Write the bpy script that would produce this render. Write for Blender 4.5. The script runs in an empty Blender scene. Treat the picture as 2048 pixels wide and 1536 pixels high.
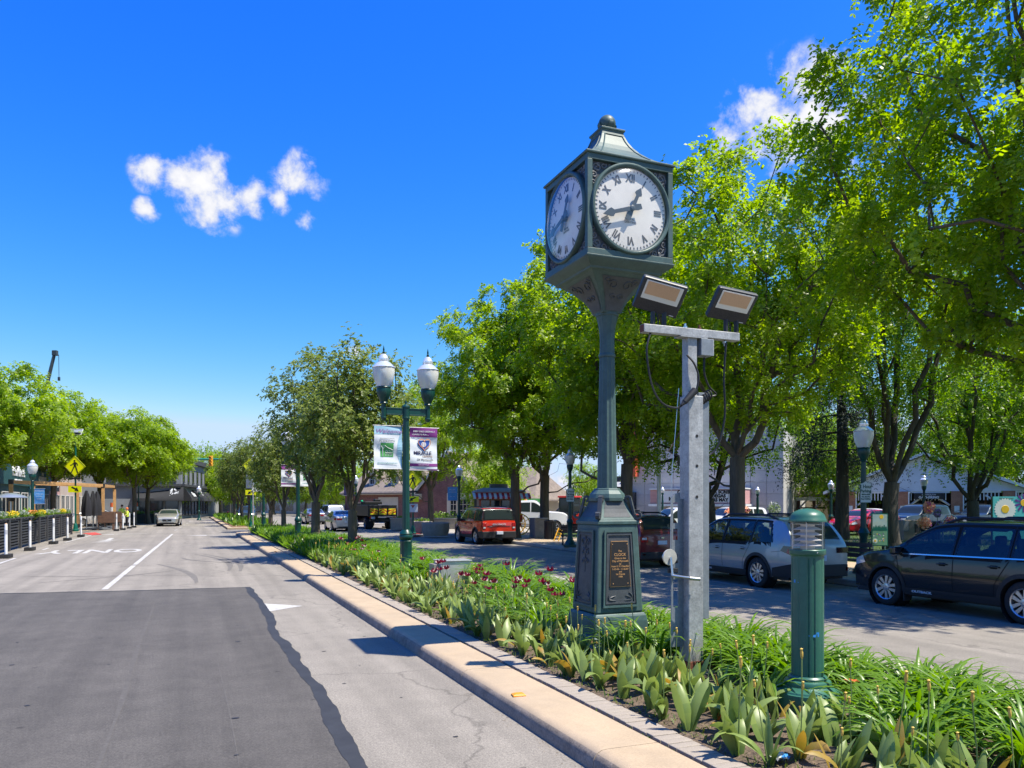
import bpy, bmesh, math, random
import numpy as np
from mathutils import Vector, Matrix
sc = bpy.context.scene
COL = sc.collection
rad = math.radians
random.seed(7)

# ------------------------------------------------------------ camera
FPX, HZ, CH = 1580.0, 1007.0, 1.97          # focal length and horizon in photo pixels, camera height in metres
TH = math.atan(648.0 / 1580.0)              # the street runs 22 degrees to the left of the view
ST, CT = math.sin(TH), math.cos(TH)
cam = bpy.data.cameras.new('camera')
camo = bpy.data.objects.new('camera', cam); COL.objects.link(camo)
cam.sensor_width = 36; cam.lens = 36 * FPX / 2048
cam.shift_y = (HZ - 768) / 2048
cam.clip_start = 0.1; cam.clip_end = 3000
camo.location = (0, 0, CH); camo.rotation_euler = (rad(90), 0, -TH)
sc.camera = camo

# ------------------------------------------------------------ sky, sun, exposure
SUN = Vector((0.325, -0.284, 0.902)).normalized()
w = bpy.data.worlds.new('World'); sc.world = w; w.use_nodes = True
nt = w.node_tree; nt.nodes.clear()
def N(t, tree=None, **k):
    n = (tree or nt).nodes.new(t)
    for a, b in k.items(): setattr(n, a, b)
    return n
def LK(a, b, tree=None): (tree or nt).links.new(a, b)
sky = N('ShaderNodeTexSky', sky_type='NISHITA', sun_disc=False)
sky.sun_elevation = math.asin(SUN.z); sky.sun_rotation = math.atan2(SUN.x, SUN.y)
sky.air_density = 1.0; sky.dust_density = 0.4; sky.ozone_density = 3.0
sep = N('ShaderNodeSeparateColor'); LK(sky.outputs[0], sep.inputs[0])
def chan(i, p, k):
    a = N('ShaderNodeMath', operation='MULTIPLY'); a.inputs[1].default_value = 0.1; LK(sep.outputs[i], a.inputs[0])
    b = N('ShaderNodeMath', operation='POWER'); b.inputs[1].default_value = p; LK(a.outputs[0], b.inputs[0])
    c = N('ShaderNodeMath', operation='MULTIPLY'); c.inputs[1].default_value = k; LK(b.outputs[0], c.inputs[0])
    return c.outputs[0]
SKYP = ((2.7, 30.0, 2.2), (1.33, 7.3, 2.9), (0.1, 4.2, 4.3))
comb = N('ShaderNodeCombineColor')
for i, (p, k, mxv) in enumerate(SKYP):
    lim = N('ShaderNodeMath', operation='MINIMUM'); lim.inputs[1].default_value = mxv; LK(chan(i, p, k), lim.inputs[0]); LK(lim.outputs[0], comb.inputs[i])
tc = N('ShaderNodeTexCoord')
def pdir(px, py):
    l, u = (px - 1024) / FPX, (HZ - py) / FPX
    return Vector((l * CT + ST, -l * ST + CT, u)).normalized()
# fair-weather cumulus: puffs at fixed bearings on the sky, broken up by noise
PUFFS = [(405,365,60),(365,360,42),(300,345,34),(292,420,22),(430,408,52),(500,398,38),(556,398,26),(598,360,46),(618,436,22),(405,450,30),(1525,240,78),(1600,245,110),(1455,285,44),(1655,122,34),(717,703,22),(1090,985,70)]
acc = None
for (px, py, r) in PUFFS:
    d = N('ShaderNodeVectorMath', operation='DISTANCE'); LK(tc.outputs['Generated'], d.inputs[0]); d.inputs[1].default_value = pdir(px, py)
    rr = r / FPX / (1 + ((px-1024)/FPX)**2 + ((HZ-py)/FPX)**2) ** .5
    m = N('ShaderNodeMath', operation='MULTIPLY_ADD'); m.inputs[1].default_value = -1/(rr*1.45); m.inputs[2].default_value = 1
    LK(d.outputs['Value'], m.inputs[0])
    if acc is None: acc = m.outputs[0]
    else:
        x = N('ShaderNodeMath', operation='MAXIMUM'); LK(acc, x.inputs[0]); LK(m.outputs[0], x.inputs[1]); acc = x.outputs[0]
gt = N('ShaderNodeMath', operation='GREATER_THAN'); gt.inputs[1].default_value = 0.0; LK(acc, gt.inputs[0])
nz = N('ShaderNodeTexNoise'); nz.inputs['Scale'].default_value = 27; nz.inputs['Detail'].default_value = 8; nz.inputs['Roughness'].default_value = 0.6; nz.inputs['Distortion'].default_value = .15
LK(tc.outputs['Generated'], nz.inputs['Vector'])
sub = N('ShaderNodeMath', operation='MULTIPLY_ADD'); sub.inputs[1].default_value = 4.4; sub.inputs[2].default_value = -2.3; LK(nz.outputs['Fac'], sub.inputs[0])
dens = N('ShaderNodeMath', operation='MULTIPLY_ADD'); LK(acc, dens.inputs[0]); dens.inputs[1].default_value = 1.45; LK(sub.outputs[0], dens.inputs[2])
cm = N('ShaderNodeMapRange', interpolation_type='SMOOTHSTEP'); cm.inputs['From Min'].default_value = 0.15; cm.inputs['From Max'].default_value = 1.3
LK(dens.outputs[0], cm.inputs['Value'])
gate = N('ShaderNodeMapRange', interpolation_type='SMOOTHSTEP'); gate.inputs['From Min'].default_value = 0.0; gate.inputs['From Max'].default_value = 0.28; LK(acc, gate.inputs['Value'])
cmg = N('ShaderNodeMath', operation='MULTIPLY'); LK(cm.outputs[0], cmg.inputs[0]); LK(gate.outputs[0], cmg.inputs[1])
cr = N('ShaderNodeMapRange'); cr.inputs['From Min'].default_value = 0.6; cr.inputs['From Max'].default_value = 1.7; LK(dens.outputs[0], cr.inputs['Value'])
cc = N('ShaderNodeMix', data_type='RGBA'); LK(cr.outputs[0], cc.inputs['Factor'])
cc.inputs['A'].default_value = (2.7, 2.8, 3.2, 1); cc.inputs['B'].default_value = (3.65, 3.65, 3.75, 1)
mx = N('ShaderNodeMix', data_type='RGBA'); LK(cmg.outputs[0], mx.inputs['Factor']); LK(comb.outputs[0], mx.inputs['A']); LK(cc.outputs['Result'], mx.inputs['B'])
bg = N('ShaderNodeBackground'); bg.inputs['Strength'].default_value = 0.069
LK(comb.outputs[0], bg.inputs['Color'])
bgc = N('ShaderNodeBackground'); bgc.inputs['Strength'].default_value = 0.069; LK(mx.outputs['Result'], bgc.inputs['Color'])
mxs = N('ShaderNodeMixShader'); LK(gt.outputs[0], mxs.inputs[0]); LK(bg.outputs[0], mxs.inputs[1]); LK(bgc.outputs[0], mxs.inputs[2])
wo = N('ShaderNodeOutputWorld'); LK(mxs.outputs[0], wo.inputs['Surface'])
sl = bpy.data.lights.new('sun', 'SUN'); sl.energy = 2.25; sl.angle = rad(0.53); sl.color = (1.0, 0.93, 0.80)
so = bpy.data.objects.new('sun', sl); COL.objects.link(so)
so.rotation_euler = SUN.to_track_quat('Z', 'Y').to_euler(); so.location = (20, -20, 60)
vs = sc.view_settings
vs.view_transform = 'Standard'; vs.look = 'None'; vs.gamma = 1; vs.use_curve_mapping = False; vs.exposure = 2.0
cy = sc.cycles
cy.max_bounces = 8; cy.diffuse_bounces = 5; cy.glossy_bounces = 3; cy.transmission_bounces = 6; cy.transparent_max_bounces = 8
cy.caustics_reflective = False; cy.caustics_refractive = False
cy.use_denoising = True; cy.denoiser = 'OPENIMAGEDENOISE'; cy.sample_clamp_indirect = 6

# ------------------------------------------------------------ layout from the photo: pixel -> place in the world
def G(px, py, z=0.0):
    d = FPX * (CH - z) / (py - HZ); l = (px - 1024) * d / FPX
    return Vector((l * CT + d * ST, -l * ST + d * CT, z))
def D(px, py, d):
    l = (px - 1024) * d / FPX
    return Vector((l * CT + d * ST, -l * ST + d * CT, CH - (py - HZ) * d / FPX))
def atX(px, X):                                   # depth at which a bearing meets the line X = const
    return X / ((px - 1024) / FPX * CT + ST)

# ------------------------------------------------------------ materials
MATS = {}
def mat(name, col, rough=.6, metal=0., noise=None, bump=None, coat=0., spec=.5, emit=None, trans=0., ior=1.45, alpha=1., coord='Object'):
    if name in MATS: return MATS[name]
    m = bpy.data.materials.new(name); m.use_nodes = True; t = m.node_tree
    b = t.nodes['Principled BSDF']; kk = 1. if (metal > .5 or trans or emit) else .9
    col = tuple(c*kk for c in col)
    b.inputs['Base Color'].default_value = (*col, 1); b.inputs['Roughness'].default_value = rough; b.inputs['Metallic'].default_value = metal
    b.inputs['Specular IOR Level'].default_value = spec; b.inputs['IOR'].default_value = ior
    b.inputs['Coat Weight'].default_value = coat; b.inputs['Coat Roughness'].default_value = .04
    b.inputs['Transmission Weight'].default_value = trans; b.inputs['Alpha'].default_value = alpha
    if emit: b.inputs['Emission Color'].default_value = (*emit[:3], 1); b.inputs['Emission Strength'].default_value = emit[3]
    tcn = N('ShaderNodeTexCoord', t)
    if noise:                                     # list of (scale, amount) or (scale, amount, colour)
        prev = None
        for q in (noise if isinstance(noise, list) else [noise]):
            s, a = q[0], q[1]
            n = N('ShaderNodeTexNoise', t); n.inputs['Scale'].default_value = s; n.inputs['Detail'].default_value = 5; n.inputs['Roughness'].default_value = .65
            LK(tcn.outputs[coord], n.inputs['Vector'], t)
            mr = N('ShaderNodeMapRange', t); LK(n.outputs['Fac'], mr.inputs['Value'], t)
            mr.inputs['From Min'].default_value = .32; mr.inputs['From Max'].default_value = .68
            mi = N('ShaderNodeMix', t, data_type='RGBA')
            if len(q) > 2:
                mi.inputs['B'].default_value = (*[c*kk for c in q[2]], 1)
                mr.inputs['To Min'].default_value = 0; mr.inputs['To Max'].default_value = a
                if prev is None: mi.inputs['A'].default_value = (*col, 1)
                else: LK(prev, mi.inputs['A'], t)
                LK(mr.outputs[0], mi.inputs['Factor'], t)
            else:
                mi.blend_type = 'MULTIPLY'; mi.inputs['Factor'].default_value = 1
                mr.inputs['To Min'].default_value = 1 - a; mr.inputs['To Max'].default_value = 1 + a
                if prev is None: mi.inputs['A'].default_value = (*col, 1)
                else: LK(prev, mi.inputs['A'], t)
                LK(mr.outputs[0], mi.inputs['B'], t)
            prev = mi.outputs['Result']
        LK(prev, b.inputs['Base Color'], t)
    if bump:
        n = N('ShaderNodeTexNoise', t); n.inputs['Scale'].default_value = bump[0]; n.inputs['Detail'].default_value = 4
        LK(tcn.outputs[coord], n.inputs['Vector'], t)
        bn = N('ShaderNodeBump', t); bn.inputs['Strength'].default_value = bump[1]; bn.inputs['Distance'].default_value = bump[2] if len(bump) > 2 else .02
        LK(n.outputs['Fac'], bn.inputs['Height'], t); LK(bn.outputs['Normal'], b.inputs['Normal'], t)
    MATS[name] = m
    return m
def leafmat(name, c1, c2, tr=.4, rough=.4, spec=.45):
    if name in MATS: return MATS[name]
    m = bpy.data.materials.new(name); m.use_nodes = True; t = m.node_tree
    b = t.nodes['Principled BSDF']; out = t.nodes['Material Output']
    at = N('ShaderNodeAttribute', t, attribute_name='var')
    mi = N('ShaderNodeMix', t, data_type='RGBA'); mi.inputs['A'].default_value = (*c1, 1); mi.inputs['B'].default_value = (*c2, 1)
    LK(at.outputs['Fac'], mi.inputs['Factor'], t); LK(mi.outputs['Result'], b.inputs['Base Color'], t)
    b.inputs['Roughness'].default_value = rough; b.inputs['Specular IOR Level'].default_value = spec
    tr_ = N('ShaderNodeBsdfTranslucent', t)
    hs = N('ShaderNodeHueSaturation', t); hs.inputs['Hue'].default_value = .493; hs.inputs['Saturation'].default_value = 1.1; hs.inputs['Value'].default_value = 2.0
    LK(mi.outputs['Result'], hs.inputs['Color'], t); LK(hs.outputs[0], tr_.inputs['Color'], t)
    ms = N('ShaderNodeMixShader', t); ms.inputs[0].default_value = tr
    LK(b.outputs[0], ms.inputs[1], t); LK(tr_.outputs[0], ms.inputs[2], t); LK(ms.outputs[0], out.inputs['Surface'], t)
    MATS[name] = m
    return m

# ------------------------------------------------------------ mesh builder
class MB:
    def __init__(s): s.v = []; s.f = []
    def add(s, vs, fs, M=None):
        o = len(s.v)
        s.v += [tuple(M @ Vector(v)) for v in vs] if M is not None else [tuple(v) for v in vs]
        s.f += [tuple(i + o for i in f) for f in fs]
        return s
    def box(s, c, d, rz=0, M=None):
        x, y, z = d[0] / 2, d[1] / 2, d[2] / 2
        vs = [(-x,-y,-z),(x,-y,-z),(x,y,-z),(-x,y,-z),(-x,-y,z),(x,-y,z),(x,y,z),(-x,y,z)]
        fs = [(0,3,2,1),(4,5,6,7),(0,1,5,4),(1,2,6,5),(2,3,7,6),(3,0,4,7)]
        T = Matrix.Translation(Vector(c)) @ Matrix.Rotation(rz, 4, 'Z')
        return s.add(vs, fs, (M @ T) if M is not None else T)
    def b2(s, x0, x1, y0, y1, z0, z1, M=None):
        return s.box(((x0+x1)/2, (y0+y1)/2, (z0+z1)/2), (abs(x1-x0), abs(y1-y0), abs(z1-z0)), M=M)
    def lathe(s, prof, n=24, c=(0,0,0), rot=0., rf=1., caps=True, M=None, flute=None):
        vs = []; fs = []
        for (r, z) in prof:
            for k in range(n):
                a = rot + 2 * math.pi * k / n
                q = r * rf * (1 - (flute if (flute and k % 2) else 0))
                vs.append((c[0] + q * math.cos(a), c[1] + q * math.sin(a), c[2] + z))
        for i in range(len(prof) - 1):
            for k in range(n):
                k2 = (k + 1) % n
                fs.append((i*n+k, i*n+k2, (i+1)*n+k2, (i+1)*n+k))
        if caps:
            fs.append(tuple(range(n - 1, -1, -1))); fs.append(tuple((len(prof)-1)*n + k for k in range(n)))
        return s.add(vs, fs, M)
    def sq(s, prof, c=(0,0,0), M=None): return s.lathe(prof, 4, c, math.pi/4, math.sqrt(2), True, M)
    def prism(s, poly, t, M=None, z0=0.):          # polygon in xy, thickness t along +z
        n = len(poly)
        vs = [(p[0], p[1], z0) for p in poly] + [(p[0], p[1], z0 + t) for p in poly]
        fs = [tuple(range(n-1,-1,-1)), tuple(range(n, 2*n))] + [(i, (i+1)%n, n+(i+1)%n, n+i) for i in range(n)]
        return s.add(vs, fs, M)
    def tube(s, pts, r, n=6, caps=True, M=None):
        pts = [Vector(p) for p in pts]; vs = []; fs = []
        rr = r if isinstance(r, (list, tuple)) else [r] * len(pts)
        up = Vector((0, 0, 1)); prev = None
        for i, p in enumerate(pts):
            t = (pts[min(i+1, len(pts)-1)] - pts[max(i-1, 0)]).normalized()
            if prev is None:
                a = t.cross(up)
                if a.length < 1e-3: a = t.cross(Vector((1, 0, 0)))
            else: a = prev - t * prev.dot(t)
            a.normalize(); b = t.cross(a); prev = a
            for k in range(n):
                q = 2 * math.pi * k / n
                vs.append(p + (a * math.cos(q) + b * math.sin(q)) * rr[i])
        for i in range(len(pts) - 1):
            for k in range(n):
                k2 = (k + 1) % n
                fs.append((i*n+k, i*n+k2, (i+1)*n+k2, (i+1)*n+k))
        if caps: fs.append(tuple(range(n-1,-1,-1))); fs.append(tuple((len(pts)-1)*n + k for k in range(n)))
        return s.add(vs, fs, M)
    def grid(s, rows, M=None, close=False):
        n = len(rows[0]); vs = [p for r in rows for p in r]; fs = []
        for i in range(len(rows) - 1):
            for k in range(n if close else n - 1):
                k2 = (k + 1) % n
                fs.append((i*n+k, i*n+k2, (i+1)*n+k2, (i+1)*n+k))
        return s.add(vs, fs, M)
    def mesh(s, name, m, smooth=None):
        me = bpy.data.meshes.new(name); me.from_pydata(s.v, [], s.f)
        if m is not None: me.materials.append(MATS[m] if isinstance(m, str) else m)
        if smooth is not None:
            me.polygons.foreach_set('use_smooth', [True] * len(me.polygons))
            if smooth < 180: me.set_sharp_from_angle(angle=rad(smooth))
        me.update(); return me
    def build(s, name, m, parent=None, smooth=None, bevel=0., loc=None, rz=0., fixn=False):
        me = s.mesh(name, m, smooth)
        if fixn:
            bm = bmesh.new(); bm.from_mesh(me); bmesh.ops.recalc_face_normals(bm, faces=bm.faces); bm.to_mesh(me); bm.free()
        return ob(name, me, parent, loc, rz, bevel)
SMALL = {'scroll_ornament','scroll_relief','leaf_relief','minute_track','logo_tree','emblem','border','finial_leaf','awning_stripe_set','walking_figure','spokes','roof_bead'}
def ob(name, me, parent=None, loc=None, rz=0., bevel=0.):
    o = bpy.data.objects.new(name, me); COL.objects.link(o)
    if name in SMALL: o['kind'] = 'stuff'
    if parent is not None: o.parent = parent
    if loc is not None: o.location = loc
    if rz: o.rotation_euler = (0, 0, rz)
    if bevel:
        b = o.modifiers.new('bevel', 'BEVEL'); b.width = bevel; b.segments = 2; b.limit_method = 'ANGLE'; b.angle_limit = rad(40)
    return o
def tag(o, label=None, cat=None, group=None, kind=None):
    if label: o['label'] = label
    if cat: o['category'] = cat
    if group: o['group'] = group
    if kind: o['kind'] = kind
    return o
def thing(name, label, cat, loc=(0,0,0), rz=0., group=None):
    o = bpy.data.objects.new(name, None); COL.objects.link(o); o.empty_display_size = .2
    o.location = loc; o.rotation_euler = (0, 0, rz)
    return tag(o, label, cat, group)
def struct(o): o['kind'] = 'structure'; return o
def dup(root, loc=None, rz=None, label=None, group=None, scale=None):
    def cp(o, par):
        c = o.copy(); COL.objects.link(c); c.parent = par
        for ch in o.children: cp(ch, c)
        return c
    r = cp(root, None)
    if loc is not None: r.location = loc
    if rz is not None: r.rotation_euler = (r.rotation_euler[0], r.rotation_euler[1], rz)
    if label: r['label'] = label
    if group: r['group'] = group
    if scale is not None: r.scale = scale if hasattr(scale, '__len__') else (scale,)*3
    return r
def text(body, size, loc, rz, m, parent, name='lettering', ext=.004, align='CENTER', rot=None, sx=1., bold=0., shear=0.):
    cu = bpy.data.curves.new(name, 'FONT'); cu.body = body; cu.size = size; cu.extrude = ext; cu.align_x = align; cu.align_y = 'CENTER'
    cu.offset = bold; cu.shear = shear; cu.resolution_u = 3
    cu.materials.append(MATS[m])
    tmp = bpy.data.objects.new(name, cu); me = bpy.data.meshes.new_from_object(tmp); bpy.data.objects.remove(tmp)
    o = bpy.data.objects.new(name, me); COL.objects.link(o)
    if parent is not None: o.parent = parent
    o.location = loc; o.rotation_euler = rot if rot is not None else (rad(90), 0, rz)
    o.scale = (sx, 1, 1)
    return o
def FZ(k): return Matrix.Rotation(k * math.pi / 2, 4, 'Z')
VX = Matrix.Rotation(math.pi/2, 4, 'X')           # polygon in (x, z), extruded towards -Y
def quad_patch(a, b, c, d): return [a, b, c, d]

mat('galv', (.42,.42,.41), .55, .4, noise=[(9,.28),(50,.22),(2.5,.4,(.30,.31,.31))], bump=(40,.08))
mat('galv_dull_shade', (.24,.265,.285), .55, .4, noise=[(6,.2),(40,.1)])  # darker galvanised grey, also the painted shade of the winch plate
mat('rust', (.16,.055,.03), .85, noise=(30,.4))
mat('steel', (.6,.6,.6), .3, 1.)
mat('clock_green', (.056,.108,.103), .5, noise=[(3,.25),(25,.18),(1.6,.45,(.105,.165,.15)),(7,.35,(.035,.062,.06))], bump=(60,.04))
mat('clock_grey', (.062,.070,.078), .5, noise=[(8,.2),(50,.15)], bump=(80,.05))
mat('bollard_green', (.032,.128,.090), .38, noise=[(6,.1),(50,.06)])
mat('post_green', (.004,.050,.040), .35, noise=(8,.2))
mat('sign_green', (.0,.10,.065), .4, noise=(6,.15))
mat('dial_white', (.82,.78,.70), .35, noise=(5,.05))
mat('numeral_grey', (.11,.12,.13), .5)
mat('hand_grey', (.09,.105,.115), .4)
mat('plaque_black', (.018,.016,.016), .35, noise=(60,.3))
mat('gold', (.62,.34,.14), .45, .4)
mat('black_plastic', (.018,.019,.021), .55, noise=(40,.2))
mat('black_gloss', (.01,.01,.012), .25)
mat('rubber', (.02,.02,.021), .8, noise=(30,.2))
mat('lens_tan', (.62,.40,.25), .35, noise=(90,.08))
mat('lens_white', (.75,.75,.72), .3)
mat('white_paint', (.7,.7,.68), .5, noise=(20,.05))
mat('white_trim', (.72,.73,.74), .55, noise=(4,.06))
mat('glass_clear', (.95,.97,.98), .03, trans=1., ior=1.15)
mat('globe_glass', (.92,.91,.86), .2, trans=.38, ior=1.2, spec=.6, noise=(3,.06))
mat('globe_cap', (.78,.82,.85), .18, .55)
mat('chrome', (.75,.76,.78), .12, 1.)
mat('yellow_sign', (1.0,1.0,.0), .5)
mat('black', (.012,.012,.012), .6)
mat('blue_tape', (.03,.25,.65), .7)
mat('concrete', (.43,.325,.21), .9, noise=[(2.2,.14),(90,.18),(.7,.45,(.40,.32,.23)),(5,.25,(.33,.27,.20))], bump=(160,.25,.004), coord='Object')
mat('concrete_grey', (.36,.33,.29), .9, noise=[(1.5,.14),(60,.14)], bump=(120,.2,.004))
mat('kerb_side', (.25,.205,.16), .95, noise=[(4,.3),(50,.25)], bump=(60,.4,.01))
mat('paver', (.33,.285,.235), .92, noise=[(3,.15),(120,.2)], bump=(150,.35,.005))
mat('soil', (.13,.095,.068), 1., noise=[(5,.3),(45,.35),(2,.35,(.2,.15,.1))], bump=(28,1.,.05))
mat('bark', (.105,.085,.062), .95, noise=[(6,.3),(3,.5,(.17,.135,.09))], bump=(26,1.,.03))
mat('bark_dark', (.062,.052,.042), .95, noise=[(6,.35),(3,.4,(.11,.09,.065))], bump=(26,1.,.03))

for nm in ('bark','bark_dark'):                      # furrows run up the trunk
    t = MATS[nm].node_tree; tcn = [n for n in t.nodes if n.type == 'TEX_COORD'][0]
    mp = N('ShaderNodeMapping', t); mp.inputs['Scale'].default_value = (1.6,1.6,.22); LK(tcn.outputs['Object'], mp.inputs['Vector'], t)
    for n in t.nodes:
        if n.type == 'TEX_NOISE': LK(mp.outputs[0], n.inputs['Vector'], t)
# ============================================================ GROUND
def asphalt(name, col, spk, big, crack=0.):
    m = mat(name, col, .88, noise=[(.35, big), (2.6, big*.8), (38, spk*.7), (75, spk*1.3), (260, spk)], bump=(220, .35, .004))
    t = m.node_tree; b = t.nodes['Principled BSDF']; src = b.inputs['Base Color'].links[0].from_socket
    tcn = N('ShaderNodeTexCoord', t)
    # tyre polish and dirt run along the street: noise stretched in Y
    mp = N('ShaderNodeMapping', t); mp.inputs['Scale'].default_value = (2.3, .06, 1); LK(tcn.outputs['Object'], mp.inputs['Vector'], t)
    n = N('ShaderNodeTexNoise', t); n.inputs['Scale'].default_value = 1.; n.inputs['Detail'].default_value = 6; LK(mp.outputs[0], n.inputs['Vector'], t)
    mr = N('ShaderNodeMapRange', t); mr.inputs['From Min'].default_value = .35; mr.inputs['From Max'].default_value = .65; mr.inputs['To Min'].default_value = .86; mr.inputs['To Max'].default_value = 1.15
    LK(n.outputs['Fac'], mr.inputs['Value'], t)
    mi = N('ShaderNodeMix', t, data_type='RGBA', blend_type='MULTIPLY'); mi.inputs['Factor'].default_value = 1
    LK(src, mi.inputs['A'], t); LK(mr.outputs[0], mi.inputs['B'], t); last = mi.outputs['Result']
    # dark oil spots
    vo = N('ShaderNodeTexVoronoi', t); vo.inputs['Scale'].default_value = 1.15; LK(tcn.outputs['Object'], vo.inputs['Vector'], t)
    nn = N('ShaderNodeTexNoise', t); nn.inputs['Scale'].default_value = 14; LK(tcn.outputs['Object'], nn.inputs['Vector'], t)
    ad = N('ShaderNodeMath', t, operation='MULTIPLY_ADD'); ad.inputs[1].default_value = .08; LK(nn.outputs['Fac'], ad.inputs[0], t); LK(vo.outputs['Distance'], ad.inputs[2], t)
    ms = N('ShaderNodeMapRange', t); ms.inputs['From Min'].default_value = .065; ms.inputs['From Max'].default_value = .085; ms.inputs['To Min'].default_value = .55; ms.inputs['To Max'].default_value = 1
    LK(ad.outputs[0], ms.inputs['Value'], t)
    m2 = N('ShaderNodeMix', t, data_type='RGBA', blend_type='MULTIPLY'); m2.inputs['Factor'].default_value = 1
    LK(last, m2.inputs['A'], t); LK(ms.outputs[0], m2.inputs['B'], t); last = m2.outputs['Result']
    if crack:
        v2 = N('ShaderNodeTexVoronoi', t, feature='DISTANCE_TO_EDGE'); v2.inputs['Scale'].default_value = .28
        wn = N('ShaderNodeTexNoise', t); wn.inputs['Scale'].default_value = 1.3; wn.inputs['Detail'].default_value = 6; LK(tcn.outputs['Object'], wn.inputs['Vector'], t)
        vm = N('ShaderNodeVectorMath', t, operation='MULTIPLY_ADD'); vm.inputs[1].default_value = (1.2, 1.2, 0); LK(wn.outputs['Color'], vm.inputs[0], t); LK(tcn.outputs['Object'], vm.inputs[2], t)
        LK(vm.outputs[0], v2.inputs['Vector'], t)
        mc = N('ShaderNodeMapRange', t); mc.inputs['From Min'].default_value = .0; mc.inputs['From Max'].default_value = .008; mc.inputs['To Min'].default_value = 1 - crack; mc.inputs['To Max'].default_value = 1
        LK(v2.outputs['Distance'], mc.inputs['Value'], t)
        m3 = N('ShaderNodeMix', t, data_type='RGBA', blend_type='MULTIPLY'); m3.inputs['Factor'].default_value = 1
        LK(last, m3.inputs['A'], t); LK(mc.outputs[0], m3.inputs['B'], t); last = m3.outputs['Result']
    LK(last, b.inputs['Base Color'], t)
asphalt('asphalt_old', (.226,.204,.172), .30, .10, .35)
asphalt('asphalt_new', (.084,.077,.069), .26, .14)
mat('sealant', (.030,.032,.036), .7, noise=(3,.25))
mat('road_white', (.74,.74,.72), .7, noise=[(7,.10),(3.2,.55,(.30,.28,.25)),(16,.85,(.24,.22,.19)),(80,.08)])
mat('tyre_mark', (.15,.138,.122), .9, noise=(6,.3))
mat('grass_base', (.045,.082,.016), .95, noise=[(.6,.2),(12,.3)])
mat('terrain', (.14,.13,.11), .95, noise=(.2,.2))
mat('brick_pave', (.33,.17,.10), .9, noise=[(2,.2),(30,.2)])
mat('red_mat', (.45,.06,.045), .8, noise=(9,.2))

def sheet(name, pts, z, m, kind='structure', parent=None):
    mb = MB(); mb.add([(p[0], p[1], z) for p in pts], [tuple(range(len(pts)))])
    o = mb.build(name, m, parent)
    if kind and parent is None: o['kind'] = kind
    return o
sheet('ground', [(-900,-300),(900,-300),(900,1500),(-900,1500)], -.05, 'terrain')
road = sheet('road', [(-9.0,-30),(14.6,-30),(14.6,64),(60,64),(60,74),(14.6,74),(14.6,260),(-9.0,260),(-9.0,112),(-60,112),(-60,98),(-9.0,98)], 0, 'asphalt_old')
rng = random.Random(3)
# newer dark asphalt resurfacing, its ragged right edge and the sealed joint along it
def edgeX(y): return 1.14 + .010*(y-6) + .035*math.sin(y*.9) + .016*math.sin(y*2.3+1) + .008*math.sin(y*6.7) + .005*math.sin(y*19)
ys = [-8 + i*.12 for i in range(230)]; ys = [y for y in ys if y < 19.5] + [19.5]
poly = [(edgeX(y), y) for y in ys] + [(1.25, 19.55), (-.5, 19.75), (-2.2, 19.95), (-4.0, 20.3), (-6.8, 20.9), (-6.8, -8)]
sheet('asphalt_patch', poly, .004, 'asphalt_new')
mb = MB()
L_ = [(edgeX(y) - .01, y, .0075) for y in ys]; R_ = [(edgeX(y) + .13 + .02*math.sin(y*1.7+2) + .012*math.sin(y*6.1), y, .0075) for y in ys]
mb.grid([L_, R_]); o = mb.build('sealed_joint', 'sealant'); struct(o)
mb = MB(); a = [(x, 19.5 + .02*math.sin(x*9) + (1.25-x)*.155*(.55 if x > -2 else .8), .0075) for x in [1.35 - i*.25 for i in range(32)]]
mb.grid([[(p[0], p[1]-.02, p[2]) for p in a], [(p[0], p[1]+.05+.02*math.sin(p[0]*5), p[2]) for p in a]]); struct(mb.build('sealed_joint', 'sealant'))
# painted markings
def ribbon(name, a, b, wd, z=.004, m='road_white'):
    a, b = Vector((a[0], a[1], 0)), Vector((b[0], b[1], 0)); n = (b - a).normalized().cross(Vector((0,0,1))) * wd/2
    return sheet(name, [(a-n)[:2], (b-n)[:2], (b+n)[:2], (a+n)[:2]], z, m)
a, b = G(209,1179), G(345,1068)
nseg = 9
for i in range(nseg):                                                # worn lane line, some bites taken out of it
    p, q = a.lerp(b, i/nseg), a.lerp(b, (i + (.985 if i not in (1,) else .9))/nseg)
    ribbon('lane_line', p, q, .125 + .03*rng.random())
for k in range(5):
    p = G(205 + k*0, 1180); y0 = 63 + k*7
    ribbon('lane_line', (-.9 + k*.25, y0), (-.75 + k*.25, y0 + 1.6), .12)
ribbon('lane_line', G(1000,1127), G(1150,1163), .09)
ribbon('lane_line', G(1152,1210), G(1330,1290), .09)
ribbon('lane_line', (-5.7, 26), (-5.75, 33.2), .10); ribbon('lane_line', (-5.75, 45.5), (-5.5, 58), .10); ribbon('lane_line', (-5.7,38.5), (-5.72,40.2), .10)
# ONLY, read by the traffic coming the other way
tx = text('ONLY', 1.5, (-3.62, 36.8, .004), 0, 'road_white', None, 'road_lettering', ext=0., rot=(0,0,math.pi), bold=.03)
tx.scale = (.92, 2.35, 1); tx['kind'] = 'structure'
def arrow(name, pts, M, z=.004):
    sheet(name, [(M @ Vector((p[0], p[1], 0)))[:2] for p in pts], z, 'road_white')
Mt = lambda x, y, r: Matrix.Translation((x, y, 0)) @ Matrix.Rotation(r, 4, 'Z')
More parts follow.
